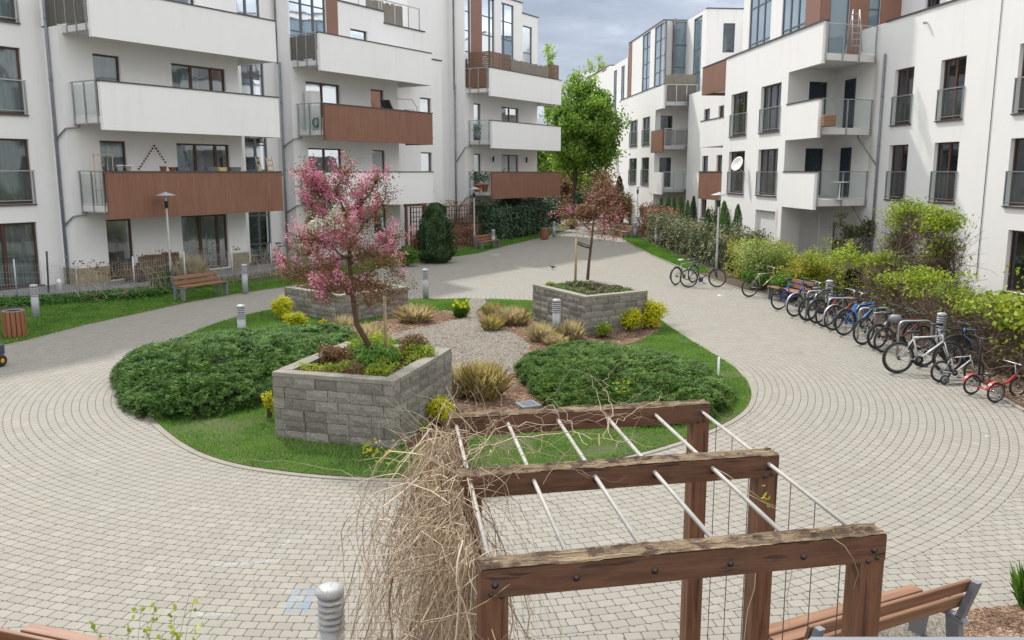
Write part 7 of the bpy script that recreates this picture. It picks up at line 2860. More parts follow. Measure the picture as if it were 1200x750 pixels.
# sprigs at the lower left
sg = empty('young_shrub', at_y(185, 5.3), 0, 'thin bare shrub with a few fresh yellow green leaves at the lower left', 'shrub')
gens, Lc = [], []
o0 = Vector(sg.location)
for (x, y, Y) in ((165, 716, 5.5), (182, 712, 5.5), (172, 735, 5.4), (150, 742, 5.4), (212, 742, 5.4), (232, 738, 5.4), (222, 695, 5.6), (228, 700, 5.6), (250, 742, 5.5), (190, 745, 5.3), (110, 735, 5.4), (205, 720, 5.5)):
    tip = AT(x, y, Y) - o0
    b_ = Vector((random.gauss(0, .12), random.gauss(0, .1), 0))
    mid = b_.lerp(tip, .6) + Vector((random.gauss(0, .04), random.gauss(0, .04), .04))
    gens.append(([b_, b_.lerp(mid, .5), mid, mid.lerp(tip, .5) + Vector((random.gauss(0, .02), 0, 0)), tip], .0035))
    for k in range(7 if x < 236 else 1):
        f = random.uniform(-.1, .22)
        if x < 215 or x > 225:
            Lc.append(tuple(tip.lerp(mid, f) + Vector((random.gauss(0, .022), random.gauss(0, .022), random.gauss(0, .018)))))
twigs_mesh('stems', gens, 'twigdark', sg)
V, F_ = leaf_quads(np.array(Lc), unit(rng.normal(size=(len(Lc), 3)) + np.array([0, -.3, .8])), .045, .03)
fast_mesh('foliage', V, F_, M['l_ygreen'], sg)
sg2 = empty('dry_branch', at_y(300, 5.9), 0, 'single arching dry twig on the paving side left of the nearest bollard', 'twig')
o0 = Vector(sg2.location)
gens = [([AT(x, y, Y) - o0 for x, y, Y in ((385, 700, 6.0), (368, 685, 6.1), (345, 670, 6.1), (322, 670, 6.1), (300, 690, 6.0), (282, 712, 5.9), (262, 728, 5.8), (240, 742, 5.7))], .0035)]
for q in ((345, 670), (300, 690), (282, 712)):
    gens.append((wander(AT(q[0], q[1], 6) - o0, (random.gauss(0, 1), 0, .5), .2, 5, .2), .002))
twigs_mesh('stems', gens, 'twig', sg2)

# window ledge right under the viewpoint
o = MB().cbox(.138, 1.2, .30, .385, 3.905, 3.9295, .006).build('window_ledge', M['greypaint'])
rebase(o, (.6, .34, 3.905))
tag(o, 'pale grey window ledge along the bottom right edge of the view', 'ledge')


# ================================================================== BICYCLES
WH = {}


def wheel_parts(rad, tyre_w, spokes=20):
    key = (rad, tyre_w, spokes)
    if key in WH:
        return WH[key]
    mb = MB()
    c = [(math.cos(2 * math.pi * i / 32) * (rad - tyre_w * 1.0), 0, math.sin(2 * math.pi * i / 32) * (rad - tyre_w * 1.0)) for i in range(32)]
    mb.tube(c, tyre_w * .36, 6, closed=True)
    for i in range(spokes):
        a = 2 * math.pi * i / spokes
        s_ = .025 if i % 2 else -.025
        mb.tube([(math.cos(a + .25) * .018, s_, math.sin(a + .25) * .018), (math.cos(a) * (rad - tyre_w), 0, math.sin(a) * (rad - tyre_w))], .0016, 3, caps=False)
    mb.tube([(0, -.055, 0), (0, .055, 0)], .018, 10)
    t = MB()
    c = [(math.cos(2 * math.pi * i / 36) * (rad - tyre_w * .5), 0, math.sin(2 * math.pi * i / 36) * (rad - tyre_w * .5)) for i in range(36)]
    t.tube(c, tyre_w * .5, 9, closed=True)
    a = mb.build('wheel', M['rim'])
    b = t.build('tyre', M['rubber'])
    WH[key] = (a.data, b.data)
    bpy.data.objects.remove(a)
    bpy.data.objects.remove(b)
    return WH[key]


PAINT = {}


def paint(col, metal=0.0):
    k = (col, metal)
    if k not in PAINT:
        PAINT[k] = simple('frame_paint', col, .3, metal=metal, var=.06)
    return PAINT[k]


def bike(p, heading, col, label, R_=.34, metal=0.0, wb=1.06, fork=None, guard=None, basket=False, step=False, lean=0.0, saddle='black', seat_h=.94, bar='flat', tyre=.045, reflect=False, s=1.0, cover=False, child=False):
    """p = where the rear wheel touches the ground"""
    hx = Vector((math.cos(heading), math.sin(heading), 0))
    c = Vector(p) + hx * (wb * s / 2)
    r = empty('bicycle', (c.x, c.y, .0), heading, label, 'bicycle', 'bicycles parked along the right hedge')
    r.rotation_euler = (lean, 0, heading)
    r.scale = (s, s, s)
    mt = paint(col, metal)
    rh, fh = Vector((-wb / 2, 0, R_)), Vector((wb / 2, 0, R_))
    bb = Vector((-wb / 2 + .43, 0, .29))
    stt = Vector((bb.x - .14, 0, .76 if not step else .66))
    hb = Vector((wb / 2 - .125, 0, R_ + .34))
    ht = hb + Vector((-.045, 0, .13))
    f = MB()
    f.tube([bb, stt + (stt - bb) * .08], .0165, 8)
    if step:
        f.tube([stt.lerp(bb, .55), hb + Vector((0, 0, .02))], .016, 8)
        f.tube([bb, (bb + hb) * .5 + Vector((-.02, 0, -.07)), hb], .018, 8)
    else:
        f.tube([stt, ht + Vector((0, 0, -.02))], .016, 8)
        f.tube([bb, hb], .020, 8)
    f.tube([hb + Vector((.008, 0, -.03)), ht + Vector((0, 0, .02))], .020, 8)
    for y in (-.055, .055):
        f.tube([bb + Vector((0, y * .5, 0)), rh + Vector((0, y, 0))], .010, 6)
        f.tube([stt + Vector((0, y * .3, -.03)), rh + Vector((0, y, 0))], .008, 6)
    f.tube([bb + Vector((0, -.04, 0)), bb + Vector((0, .04, 0))], .024, 8)
    f.build('frame', mt, r)
    fk = MB()
    for y in (-.045, .045):
        fk.tube([hb + Vector((.01, y * .8, -.03)), hb.lerp(fh, .5) + Vector((-.01, y, 0)), fh + Vector((0, y, 0))], .012 if metal or fork else .011, 6)
    fk.tube([hb + Vector((.01, -.045, -.03)), hb + Vector((.01, .045, -.03))], .014, 6)
    fk.build('fork', M[fork] if fork else mt, r)
    wd, td = wheel_parts(R_, tyre)
    for h in (rh, fh):
        w1 = bpy.data.objects.new('wheel', wd)
        COL.objects.link(w1)
        w1.parent = r
        w1.location = h
        t1 = bpy.data.objects.new('tyre', td)
        COL.objects.link(t1)
        t1.parent = w1
    # saddle on its post
    sp0 = stt + (stt - bb).normalized() * .03
    sp1 = Vector((stt.x - .02, 0, seat_h - .05))
    MB().tube([sp0, sp1], .0135, 7).build('seat_post', M['alu'], r)
    sd = MB()
    pr = [(-.13, .002, .0), (-.12, .07, .01), (-.06, .075, .012), (.02, .035, .008), (.12, .022, .004), (.15, .008, 0)]
    vs = []
    for x, hw_, dz in pr:
        for yy, zz in ((-1, 0), (-.6, .028), (0, .036), (.6, .028), (1, 0), (0, -.02)):
            vs.append((sp1.x + x, yy * hw_, sp1.z + .02 + zz + dz))
    fs = [(i * 6 + j, i * 6 + (j + 1) % 6, (i + 1) * 6 + (j + 1) % 6, (i + 1) * 6 + j) for i in range(len(pr) - 1) for j in range(6)]
    sd.add(vs, fs, True)
    sd.build('saddle', M[saddle], r)
    if cover:
        MB().lathe([(.001, .10), (.10, .085), (.15, .03), (.14, -.05), (.10, -.09)], c=(sp1.x, 0, sp1.z), k=12).build('saddle_cover', M['greypaint'], r)
    # handlebar
    hbz = ht.z + .10
    h = MB()
    h.tube([ht, Vector((ht.x - .01, 0, hbz)), Vector((ht.x + .05, 0, hbz + .02))], .012, 7)
    if bar == 'flat':
        h.tube([(ht.x + .02, -.30, hbz + .02), (ht.x + .05, -.1, hbz + .02), (ht.x + .05, .1, hbz + .02), (ht.x + .02, .30, hbz + .02)], .011, 7)
    elif bar == 'city':
        h.tube([(ht.x - .16, -.27, hbz + .06), (ht.x - .02, -.26, hbz + .07), (ht.x + .06, -.12, hbz + .05), (ht.x + .05, 0, hbz + .02), (ht.x + .06, .12, hbz + .05), (ht.x - .02, .26, hbz + .07), (ht.x - .16, .27, hbz + .06)], .011, 7)
    h.build('handlebar', M['darkmetal'] if bar == 'flat' else M['alu'], r)
    for y in (-1, 1):
        x0 = ht.x + (.02 if bar == 'flat' else -.16)
        z0 = hbz + (.02 if bar == 'flat' else .06)
        if bar == 'flat':
            MB().tube([(x0, y * .20, z0), (x0 - .004, y * .31, z0)], .016, 8).build('grip', M['rubber'], r)
        else:
            MB().tube([(x0 - .02, y * .27, z0), (x0 + .09, y * .27, z0 + .01)], .016, 8).build('grip', M['rubber'], r)
    # crankset, chain, pedals
    k_ = MB()
    k_.lathe([(.030, 0), (.092, 0), (.092, .004), (.030, .004)], k=20, M=Matrix.Translation(bb + Vector((0, -.045, 0))) @ Matrix.Rotation(R(90), 4, 'X'))
    k_.tube([bb + Vector((0, -.06, 0)), bb + Vector((.10, -.065, -.12))], .009, 6)
    k_.tube([bb + Vector((0, .06, 0)), bb + Vector((-.10, .065, .12))], .009, 6)
    k_.tube([bb + Vector((0, -.046, .085)), rh + Vector((0, -.045, .04))], .004, 4)
    k_.tube([bb + Vector((0, -.046, -.085)), rh + Vector((0, -.045, -.04))], .004, 4)
    k_.tube([bb + Vector((0, -.05, 0)), bb + Vector((0, .05, 0))], .014, 8)
    k_.lathe([(.0, 0), (.045, 0), (.045, .01), (0, .012)], k=14, M=Matrix.Translation(rh + Vector((0, -.045, 0))) @ Matrix.Rotation(R(90), 4, 'X'))
    k_.build('crankset', M['darkmetal'], r)
    pd = MB()
    pd.box(bb.x + .055, bb.x + .145, -.16, -.07, bb.z - .130, bb.z - .110)
    pd.build('pedal', M['rubber'], r)
    MB().box(bb.x - .145, bb.x - .055, .07, .16, bb.z + .110, bb.z + .130).build('pedal', M['rubber'], r)
    if guard:
        for hub, a0, a1 in ((rh, R(20), R(195)), (fh, R(25), R(150))):
            g = MB()
            n = 18
            vs = []
            for i in range(n + 1):
                a = a0 + (a1 - a0) * i / n
                for yy, dr in ((-.028, .012), (-.02, .024), (.02, .024), (.028, .012)):
                    vs.append(hub + Vector((math.cos(a) * (R_ + dr), yy, math.sin(a) * (R_ + dr))))
            g.add(vs, [(i * 4 + j, i * 4 + j + 1, (i + 1) * 4 + j + 1, (i + 1) * 4 + j) for i in range(n) for j in range(3)], True)
            g.build('mudguard', M[guard], r)
    if reflect:
        MB().box(rh.x + math.cos(R(120)) * R_ * .72 - .03, rh.x + math.cos(R(120)) * R_ * .72 + .03, -.012, .012, rh.z + R_ * .62 - .014, rh.z + R_ * .62 + .014).build('reflector', paint((.65, .20, .01)), r)
    if basket:
        b = MB()
        x0, x1, z0, z1 = ht.x + .08, ht.x + .36, hbz - .16, hbz + .08
        for i in range(9):
            t = i / 8
            for yy in (-.17, .17):
                b.tube([(x0 + (x1 - x0) * t, yy, z0), (x0 + (x1 - x0) * t, yy, z1)], .003, 3)
            b.tube([(x1, -.17 + .34 * t, z0), (x1, -.17 + .34 * t, z1)], .003, 3)
            b.tube([(x0, -.17 + .34 * t, z0), (x1, -.17 + .34 * t, z0)], .003, 3)
        for z in (z0, (z0 + z1) / 2, z1):
            b.tube([(x0, -.17, z), (x1, -.17, z), (x1, .17, z), (x0, .17, z)], .004, 4, closed=True)
        b.build('basket', M['darkmetal'], r)
    return r


BK = [
    ((792, 334), 42, (.30, .33, .36), 'grey bicycle with pale saddle half hidden behind the leftmost one', dict(metal=.4, guard='black', bar='flat', saddle='white')),
    ((807, 337), 4, (.03, .035, .045), 'dark bicycle, leftmost of the row, side on before the pale round bush', dict(fork='black', lean=-.06)),
    ((878, 348), 20, (.42, .37, .28), 'champagne coloured bicycle leaning at the left end of the bench', dict(metal=.3, bar='city', lean=.05)),
    ((912.5, 363), 24, (.05, .07, .42), 'dark blue bicycle in front of the right end of the bench', dict(fork='alu', lean=.04)),
    ((931, 371), 26, (.20, .24, .20), 'bicycle with long silver mudguards, just right of the dark blue one', dict(guard='alu', bar='city', step=True)),
    ((946, 376), 20, (.025, .025, .03), 'black bicycle with a grey saddle cover in front of the first hoop stand', dict(saddle='greypaint', tyre=.055)),
    ((957, 379), 22, (.03, .03, .035), 'black bicycle with black mudguards, second after the silver mudguard one', dict(guard='black')),
    ((966.5, 383), 18, (.28, .045, .045), 'dark red bicycle with an orange wheel reflector and a front basket', dict(basket=True, reflect=True, bar='city')),
    ((976, 387), 22, (.04, .04, .045), 'black city bicycle squeezed between the red and the bright blue one', dict(guard='alu', bar='city', step=True)),
    ((989, 393), 22, (.03, .23, .68), 'bright sky blue bicycle in the middle of the row', dict(guard='darkmetal', fork='alu')),
    ((1011, 404), 22, (.30, .30, .31), 'silver grey bicycle just right of the bright blue one', dict(metal=.5, fork='alu')),
    ((1027, 409), 20, (.03, .03, .035), 'black bicycle with pale pink handlebar end left of the big hoop stand', dict(fork='black', tyre=.055, R_=.31, seat_h=.86)),
    ((1035, 413), 17, (.16, .035, .04), 'dark bicycle with two orange reflectors and a rounded grey saddle cover', dict(reflect=True, cover=True, R_=.30, seat_h=.84)),
    ((1051, 437.5), 2, (.62, .61, .58), 'large silver white mountain bicycle standing side on in front', dict(metal=.2, tyre=.058, fork='white', seat_h=.90)),
    ((1081, 430), 12, (.025, .025, .03), 'black bicycle directly behind the large silver one', dict(tyre=.055)),
]
for (px, hd, col, lab, kw) in BK:
    if not lab:
        continue
    bike(G(px[0], px[1]), R(hd), col, lab, **kw)
bike(G(1176, 428), R(178), (.06, .20, .42), 'bicycle with pale blue frame and wide handlebar facing left behind the kick scooter', fork='darkmetal', tyre=.055)
bike(G(1101.5, 448), R(6), (.60, .61, .64), 'small white children bicycle in front of the scooter', s=.66, tyre=.06, seat_h=.80)

# kick scooter
sc = empty('kick_scooter', G(1126, 450), R(8), 'grey kick scooter with a tall black steering pole at the right end of the row', 'scooter')
MB().cbox(-.30, .26, -.06, .06, .075, .10, .01).build('deck', M['greypaint'], sc)
mb = MB()
mb.tube([(.26, 0, .09), (.34, 0, .18), (.36, 0, .20)], .022, 8)
mb.tube([(.38, 0, .12), (.34, 0, .92)], .017, 8)
mb.build('steering_pole', M['black'], sc)
mb = MB()
mb.tube([(.33, -.24, .94), (.34, 0, .92), (.33, .24, .94)], .014, 8)
mb.build('handlebar', M['black'], sc)
for x in (-.36, .40):
    w1 = MB().lathe([(.02, -.02), (.07, -.02), (.07, .02), (.02, .02)], k=16, M=Matrix.Translation((x, 0, .10)) @ Matrix.Rotation(R(90), 4, 'X')).build('wheel', M['greypaint'], sc)
    c = [(x + math.cos(i * math.pi / 12) * .082, 0, .10 + math.sin(i * math.pi / 12) * .082) for i in range(24)]
    MB().tube(c, .018, 6, closed=True).build('tyre', M['rubber'], w1)

# red tricycle
tc = empty('tricycle', G(1168, 466), R(12), 'red children tricycle with silver wheels and black seat at the far right', 'tricycle')
red = paint((.34, .035, .03))
mb = MB()
mb.tube([(-.30, -.30, .19), (-.30, .30, .19)], .016, 8)
mb.tube([(-.30, 0, .19), (-.05, 0, .22), (.22, 0, .30), (.36, 0, .42)], .022, 8)
mb.tube([(-.22, 0, .20), (-.20, 0, .44)], .016, 8)
mb.build('frame', red, tc)
for x, y in ((-.30, -.30), (-.30, .30), (.44, 0)):
    wd, td = wheel_parts(.19, .034, 14)
    w1 = bpy.data.objects.new('wheel', wd)
    COL.objects.link(w1)
    w1.parent = tc
    w1.location = (x, y, .19)
    t1 = bpy.data.objects.new('tyre', td)
    COL.objects.link(t1)
    t1.parent = w1
    g = MB()
    vs = []
    for i in range(13):
        a = R(20) + R(140) * i / 12
        for yy in (-.035, .035):
            vs.append((x + math.cos(a) * .215, y + yy, .19 + math.sin(a) * .215))
    g.add(vs, [(i * 2, i * 2 + 1, i * 2 + 3, i * 2 + 2) for i in range(12)], True)
    g.build('mudguard', red, tc)
mb = MB()
mb.tube([(.44, -.04, .19), (.40, -.04, .40), (.36, 0, .46), (.33, 0, .62)], .013, 7)
mb.tube([(.44, .04, .19), (.40, .04, .40), (.36, 0, .46)], .013, 7)
mb.tube([(.26, -.22, .66), (.33, -.08, .64), (.33, .08, .64), (.26, .22, .66)], .012, 7)
mb.build('handlebar', M['alu'], tc)
MB().lathe([(0, .05), (.07, .045), (.11, .01), (.10, -.01), (0, -.015)], c=(-.20, 0, .45), k=14).build('seat', M['black'], tc)
MB().cbox(-.16, .08, -.09, .09, .14, .165, .008).build('footplate', M['alu'], tc)

# hoop stands
hp = None
for i, (x, y, lab) in enumerate(((8.85, 19.2, 'hoop stand between the reflector bicycle and the large silver one'), (8.7, 21.1, 'hoop stand beside the bright blue bicycle'), (8.55, 22.8, 'hoop stand next to the dark red bicycle'), (8.45, 24.2, 'hoop stand by the black bicycle with grey saddle'))):
    pts = [(0, 0, 0), (0, 0, .68)] + [(.12 - .12 * math.cos(a), 0, .68 + .12 * math.sin(a)) for a in (R(30), R(60), R(90))] + [(.66 + .12 * math.sin(a), 0, .68 + .12 * math.cos(a)) for a in (0, R(30), R(60))] + [(.78, 0, .68), (.78, 0, 0)]
    if hp is None:
        hp = MB().tube(pts, .025, 10).build('bike_stand', M['steel'])
        o = hp
    else:
        o = hp.copy()
        COL.objects.link(o)
    o.location = (x, y, 0)
    o.rotation_euler = (0, 0, R(4))
    tag(o, lab, 'bike stand', 'silver hoop stands for bicycles')

# ride-on toy / cart wheel cut by the left edge of the photograph
ct = empty('toy_tractor', Vector((-11.36, 17.8, 0)), R(75), 'dark children vehicle with yellow hubbed wheels cut off by the left edge', 'toy vehicle')
for x, y, r_ in ((-.28, -.26, .19), (-.28, .26, .19), (.34, -.22, .13), (.34, .22, .13)):
    w1 = MB().lathe([(.0, -.03), (r_ * .55, -.03), (r_ * .60, 0), (r_ * .55, .03), (0, .03)], k=18, M=Matrix.Translation((x, y, r_)) @ Matrix.Rotation(R(90), 4, 'X')).build('wheel', paint((.70, .38, .02)), ct)
    MB().tube([(x + math.cos(i * math.pi / 12) * (r_ - .045), y, r_ + math.sin(i * math.pi / 12) * (r_ - .045)) for i in range(24)], .045, 8, closed=True).build('tyre', M['rubber'], w1)
MB().cbox(-.42, .20, -.17, .17, .20, .30, .02).build('chassis', M['darkmetal'], ct)
MB().cbox(.10, .55, -.15, .15, .22, .48, .04).build('bonnet', paint((.05, .06, .09)), ct)
MB().cbox(-.42, -.12, -.15, .15, .30, .36, .02).build('seat', M['black'], ct)
MB().tube([(.10, 0, .45), (-.02, 0, .60)], .014, 8).build('steering_column', M['alu'], ct)


# ================================================================== SMALL THINGS ON THE GROUND
pgn = empty('pigeon', G(648, 316), R(150), 'dark pigeon pecking alone on the far paving', 'bird')
bm2 = bmesh.new()
prof = [(-.17, .006, .12), (-.11, .030, .125), (-.05, .052, .125), (.01, .060, .125), (.06, .050, .13), (.10, .030, .145), (.125, .022, .165), (.145, .026, .180), (.165, .020, .178), (.178, .006, .172), (.20, .002, .168)]
rings = []
for x, r_, z in prof:
    rings.append([bm2.verts.new((x, math.cos(a) * r_, z + math.sin(a) * r_ * (.9 if x > -.1 else .35))) for a in [2 * math.pi * j / 10 for j in range(10)]])
for a, b in zip(rings[:-1], rings[1:]):
    for j in range(10):
        f = bm2.faces.new((a[j], a[(j + 1) % 10], b[(j + 1) % 10], b[j]))
        f.smooth = True
bm2.faces.new(rings[0])
bm2.faces.new(rings[-1][::-1])
# legs belong to the body
for y in (-.02, .02):
    for (a, b_, r_) in (((.0, y, .085), (.01, y, .01), .004), ((.01, y, .01), (.045, y, .004), .004)):
        v = bmesh.ops.create_cone(bm2, segments=6, radius1=r_, radius2=r_, depth=(Vector(a) - Vector(b_)).length, cap_ends=True)['verts']
        d = (Vector(b_) - Vector(a))
        Mx = Matrix.Translation((Vector(a) + Vector(b_)) / 2) @ d.to_track_quat('Z', 'Y').to_matrix().to_4x4()
        bmesh.ops.transform(bm2, matrix=Mx, verts=v)
me = bpy.data.meshes.new('body')
bm2.to_mesh(me)
bm2.free()
me.materials.append(simple('slate_feathers', (.05, .055, .07), .6, var=.4, scale=14))
o = bpy.data.objects.new('body', me)
COL.objects.link(o)
o.parent = pgn
for y in (-1, 1):
    MB().add([(.07, y * .052, .15), (.00, y * .066, .155), (-.14, y * .030, .13), (-.08, y * .058, .105), (.03, y * .062, .11)], [(0, 1, 2, 3, 4)]).build('wing', M['darkmetal'], pgn)

for (x, y, r_, lab) in ((848, 346, .22, 'small round drain cover near the orange leaved bush'), (580, 298.5, .25, 'round drain cover in front of the middle bench'), (1158, 511, .05, 'tiny dark metal plug in the paving on the right')):
    p = G(x, y)
    mb = MB().lathe([(0, .008), (r_ * .85, .008), (r_ * .86, .005), (r_, .006), (r_, 0)], k=24)
    for i in range(5):
        mb.box(-r_ * .6, r_ * .6, -r_ * .5 + i * r_ * .25 - .008, -r_ * .5 + i * r_ * .25 + .008, .008, .014)
    o = mb.build('drain_cover', M['galv'])
    o.location = p
    tag(o, lab, 'drain cover')
mb = MB().cbox(-.19, .19, -.19, .19, 0, .05, .01)
for i in range(6):
    mb.box(-.13, .13, -.13 + i * .05, -.11 + i * .05, .05, .056)
o = mb.build('drain_cover', M['greypaint'])
o.location = G(619, 476, .03)
o.rotation_euler = (0, 0, .4)
tag(o, 'square grey drain grate in the bark mulch left of the right juniper', 'drain cover')
o = MB().tube([(0, 0, 0), (0, 0, .62)], .022, 8).build('marker_post', M['opal'])
o.location = G(841, 455, .02)
tag(o, 'thin pale marker post at the right end of the right juniper', 'post')

# chalk left by children: flat patches on the setts
def chalk(polys, m, label):
    mb = MB()
    for P in polys:
        mb.sheet([Vector((p.x, p.y, .004)) for p in GP(P)])
    o = mb.build('chalk_mark', m)
    tag(o, label, 'chalk drawing')


cb_ = chalkmat('blue_chalk', (.22, .42, .70))
cw_ = chalkmat('white_chalk', (.62, .68, .74))
chalk([[(331, 717), (345, 718), (356, 690), (345, 689)]], cb_, 'left blue chalk stripe left of the nearest bollard')
chalk([[(347, 718), (360, 718), (371, 690), (360, 688)]], cb_, 'right blue chalk stripe, next to the nearest bollard')
chalk([[(228, 718), (272, 720), (276, 723), (232, 722)]], cw_, 'lowest white chalk line near the thin young shrub')
chalk([[(248, 663), (262, 660), (330, 655), (329, 658), (262, 665)]], cw_, 'long white chalk line left of the dry vine')
chalk([[(326, 638), (344, 630), (345, 634), (330, 641)]], cw_, 'short white chalk dash above the long chalk line')
chalk([[(47, 593), (56, 591), (58, 594), (48, 596)]], chalkmat('yellow_chalk', (.62, .64, .28)), 'pale yellow chalk spot at the left side of the paving')


# ================================================================== THINGS ON BALCONIES AND TERRACES
def wp_(F, x, y, t, z):
    s = F.hs(x, y, t)
    return F.P(s, t, z)


def pot(p, r_, h, m, label, trough=False, rz=0.0):
    mb = MB()
    if trough:
        mb.add([(-r_, -.08, 0), (r_, -.08, 0), (r_, .08, 0), (-r_, .08, 0), (-r_ - .02, -.10, h), (r_ + .02, -.10, h), (r_ + .02, .10, h), (-r_ - .02, .10, h)], [(3, 2, 1, 0), (0, 1, 5, 4), (1, 2, 6, 5), (2, 3, 7, 6), (3, 0, 4, 7)])
        mb.add([(-r_, -.09, h * .85), (r_, -.09, h * .85), (r_, .09, h * .85), (-r_, .09, h * .85)], [(0, 1, 2, 3)])
    else:
        mb.lathe([(0, 0), (r_ * .7, 0), (r_, h), (r_ * 1.08, h), (r_ * 1.08, h * .88), (r_ * .95, h * .88), (0, h * .86)], k=16)
    o = mb.build('flower_pot', M[m])
    o.location = p
    o.rotation_euler = (0, 0, rz)
    tag(o, label, 'flower pot', 'pots on the lowest brown parapet')
    return o


th = math.atan2(FL.u.y, FL.u.x)
zt_ = SL[1] + 1.1 + .047
for x, r_, h, m, tr_, lab in ((141, .11, .20, 'white', 0, 'leftmost white flower pot on the lowest brown parapet'), (150.5, .11, .19, 'white', 0, 'second white flower pot on the lowest brown parapet'),
                              (191.5, .13, .17, 'terracotta', 0, 'taller terracotta pot on the lowest brown parapet'), (202, .13, .14, 'terracotta', 0, 'lower terracotta pot on the lowest brown parapet'),
                              (214, .24, .15, 'greypot', 1, 'dark trough right of the terracotta pots'), (247, .20, .16, 'greypot', 1, 'dark trough between the first trough and the green one'),
                              (260, .17, .14, 'l_strawg', 1, 'olive green trough on the lowest brown parapet'), (275, .22, .15, 'greypot', 1, 'rightmost dark trough on the lowest brown parapet')):
    pot(wp_(FL, x, 200, Lt[0][0] - .08, zt_), r_, h, m, lab, tr_, th)


def chair(p, rz, label, m='palewood', g='folded wooden chairs on the near brown balcony'):
    r = empty('wooden_chair', p, rz, label, 'chair', g)
    for x in (-.2, .2):
        MB().tube([(x, -.2, 0), (x, .12, 1.25)], .02, 6).build('leg', M[m], r)
        MB().tube([(x, .25, 0), (x, -.12, .75)], .02, 6).build('leg', M[m], r)
    mb = MB()
    for z in (.85, 1.0, 1.15):
        mb.cbox(-.2, .2, -.2 + z * .256 - .012, -.2 + z * .256 + .012, z - .03, z + .03, .004)
    mb.build('backrest', M[m], r)
    MB().cbox(-.2, .2, -.15, .22, .44, .47, .006).build('seat', M[m], r)
    return r


chair(wp_(FL, 305, 195, Lt[0][0] - .8, SL[1] - .02), th + .5, 'left pale wooden chair at the right end of the near brown balcony').scale = (1, 1, 1.4)
chair(wp_(FL, 318, 195, Lt[0][0] - .7, SL[1] - .02), th + .2, 'right pale wooden chair at the right end of the near brown balcony').scale = (1, 1, 1.4)
# string of little hearts on the wall: triangle
mb = MB()
pa, pb, pc = [wp_(FL, x, y, -28.46, 0) for x, y in ((163, 197), (181, 171), (195, 190))]
for (x0, y0, x1, y1, n) in ((163, 198, 181, 171, 9), (181, 171, 194, 190, 6)):
    for i in range(n + 1):
        x, y = x0 + (x1 - x0) * i / n, y0 + (y1 - y0) * i / n
        s = FL.hs(x, y, -28.46)
        d = ray(x, y)
        q = FL.P(s, -28.46, 0)
        z = EYE + d.z * (q.y / d.y)
        mb.lathe([(0, -.04), (.035, 0), (.03, .025), (0, .035)], c=(q.x, q.y, z), k=7)
o = mb.build('wall_garland', M['darkmetal'])
rebase(o, FL.P(FL.hs(181, 185, -28.46), -28.46, 4.4))
tag(o, 'thin triangular garland hung on the wall above the brown balcony', 'garland')
# shelf with plants at the left end of that balcony
sh_ = empty('plant_stand', wp_(FL, 121, 190, Lt[0][0] - .9, SL[1] - .02), th, 'wooden plant stand at the left end of the near brown balcony', 'plant stand')
mb = MB()
for x in (-.25, .25):
    for y in (-.15, .15):
        mb.tube([(x, y, 0), (x, y, 1.75)], .015, 5)
for z in (.5, 1.1, 1.7):
    mb.cbox(-.28, .28, -.18, .18, z, z + .025, .004)
mb.build('shelves', M['palewood'], sh_)
# second bay, brown balcony
cabinet = MB().cbox(-.28, .28, -.22, .22, 0, 1.75, .02)
o = cabinet.build('storage_cabinet', M['white'])
o.location = FL.P(28.62, -28.62, SL[2] - .02)
o.rotation_euler = (0, 0, th)
tag(o, 'tall white cabinet at the left end of the upper brown balcony', 'cabinet')
o = MB().cbox(-.3, .3, -.2, .2, 0, .55, .04).build('storage_box', M['opal'])
o.location = FL.P(28.5, -27.72, SL[2] - .02)
o.rotation_euler = (0, 0, th)
tag(o, 'low white box beside the tall white cabinet on the upper brown balcony', 'box')
mb = MB()
for k in range(4):
    mb.tube([(math.cos(a) * (.17 + .012 * k), .03 * k, .35 + math.sin(a) * (.17 + .012 * k)) for a in [i * math.pi / 12 for i in range(24)]], .014, 6, closed=True)
mb.tube([(-.1, 0, 0), (-.1, .1, .6)], .012, 6)
mb.tube([(.1, 0, 0), (.1, .1, .6)], .012, 6)
o = mb.build('hose_reel', paint((.02, .20, .13)))
o.location = FL.P(28.24, -28.15, SL[2] - .02)
o.rotation_euler = (0, 0, th - R(90))
tag(o, 'green garden hose reel behind the glass of the upper brown balcony', 'hose reel')
dc = empty('deck_chair', wp_(FL, 459, 130, Lt[1][0] - .7, SL[2] - .02), th, 'reclined black deck chair showing above the upper brown parapet', 'chair')
MB().tube([(-.55, 0, 1.45), (.45, 0, .5), (1.0, 0, .45)], .018, 6).build('frame', M['darkmetal'], dc)
MB().add([(-.55, -.28, 1.62), (-.15, -.28, 1.05), (-.15, .28, 1.05), (-.55, .28, 1.62), (-.50, -.28, 1.64), (-.10, -.28, 1.07), (-.10, .28, 1.07), (-.50, .28, 1.64)], [(0, 1, 2, 3), (7, 6, 5, 4), (0, 4, 5, 1), (3, 2, 6, 7), (0, 3, 7, 4), (1, 5, 6, 2)]).build('backrest', M['black'], dc)
ca = MB()
ca.tube([(-.6, 0, 1.72), (.6, 0, 1.78), (1.0, 0, 1.4), (1.0, 0, .9)], .014, 6)
ca.tube([(.2, .2, 1.25), (1.0, .2, 1.3), (1.0, .2, .7)], .014, 6)
o = ca.build('clothes_airer', M['darkmetal'])
o.location = wp_(FL, 474, 130, Lt[1][0] - .5, SL[2] - .02)
o.rotation_euler = (0, 0, th)
tag(o, 'thin metal clothes airer right of the black deck chair', 'clothes airer')
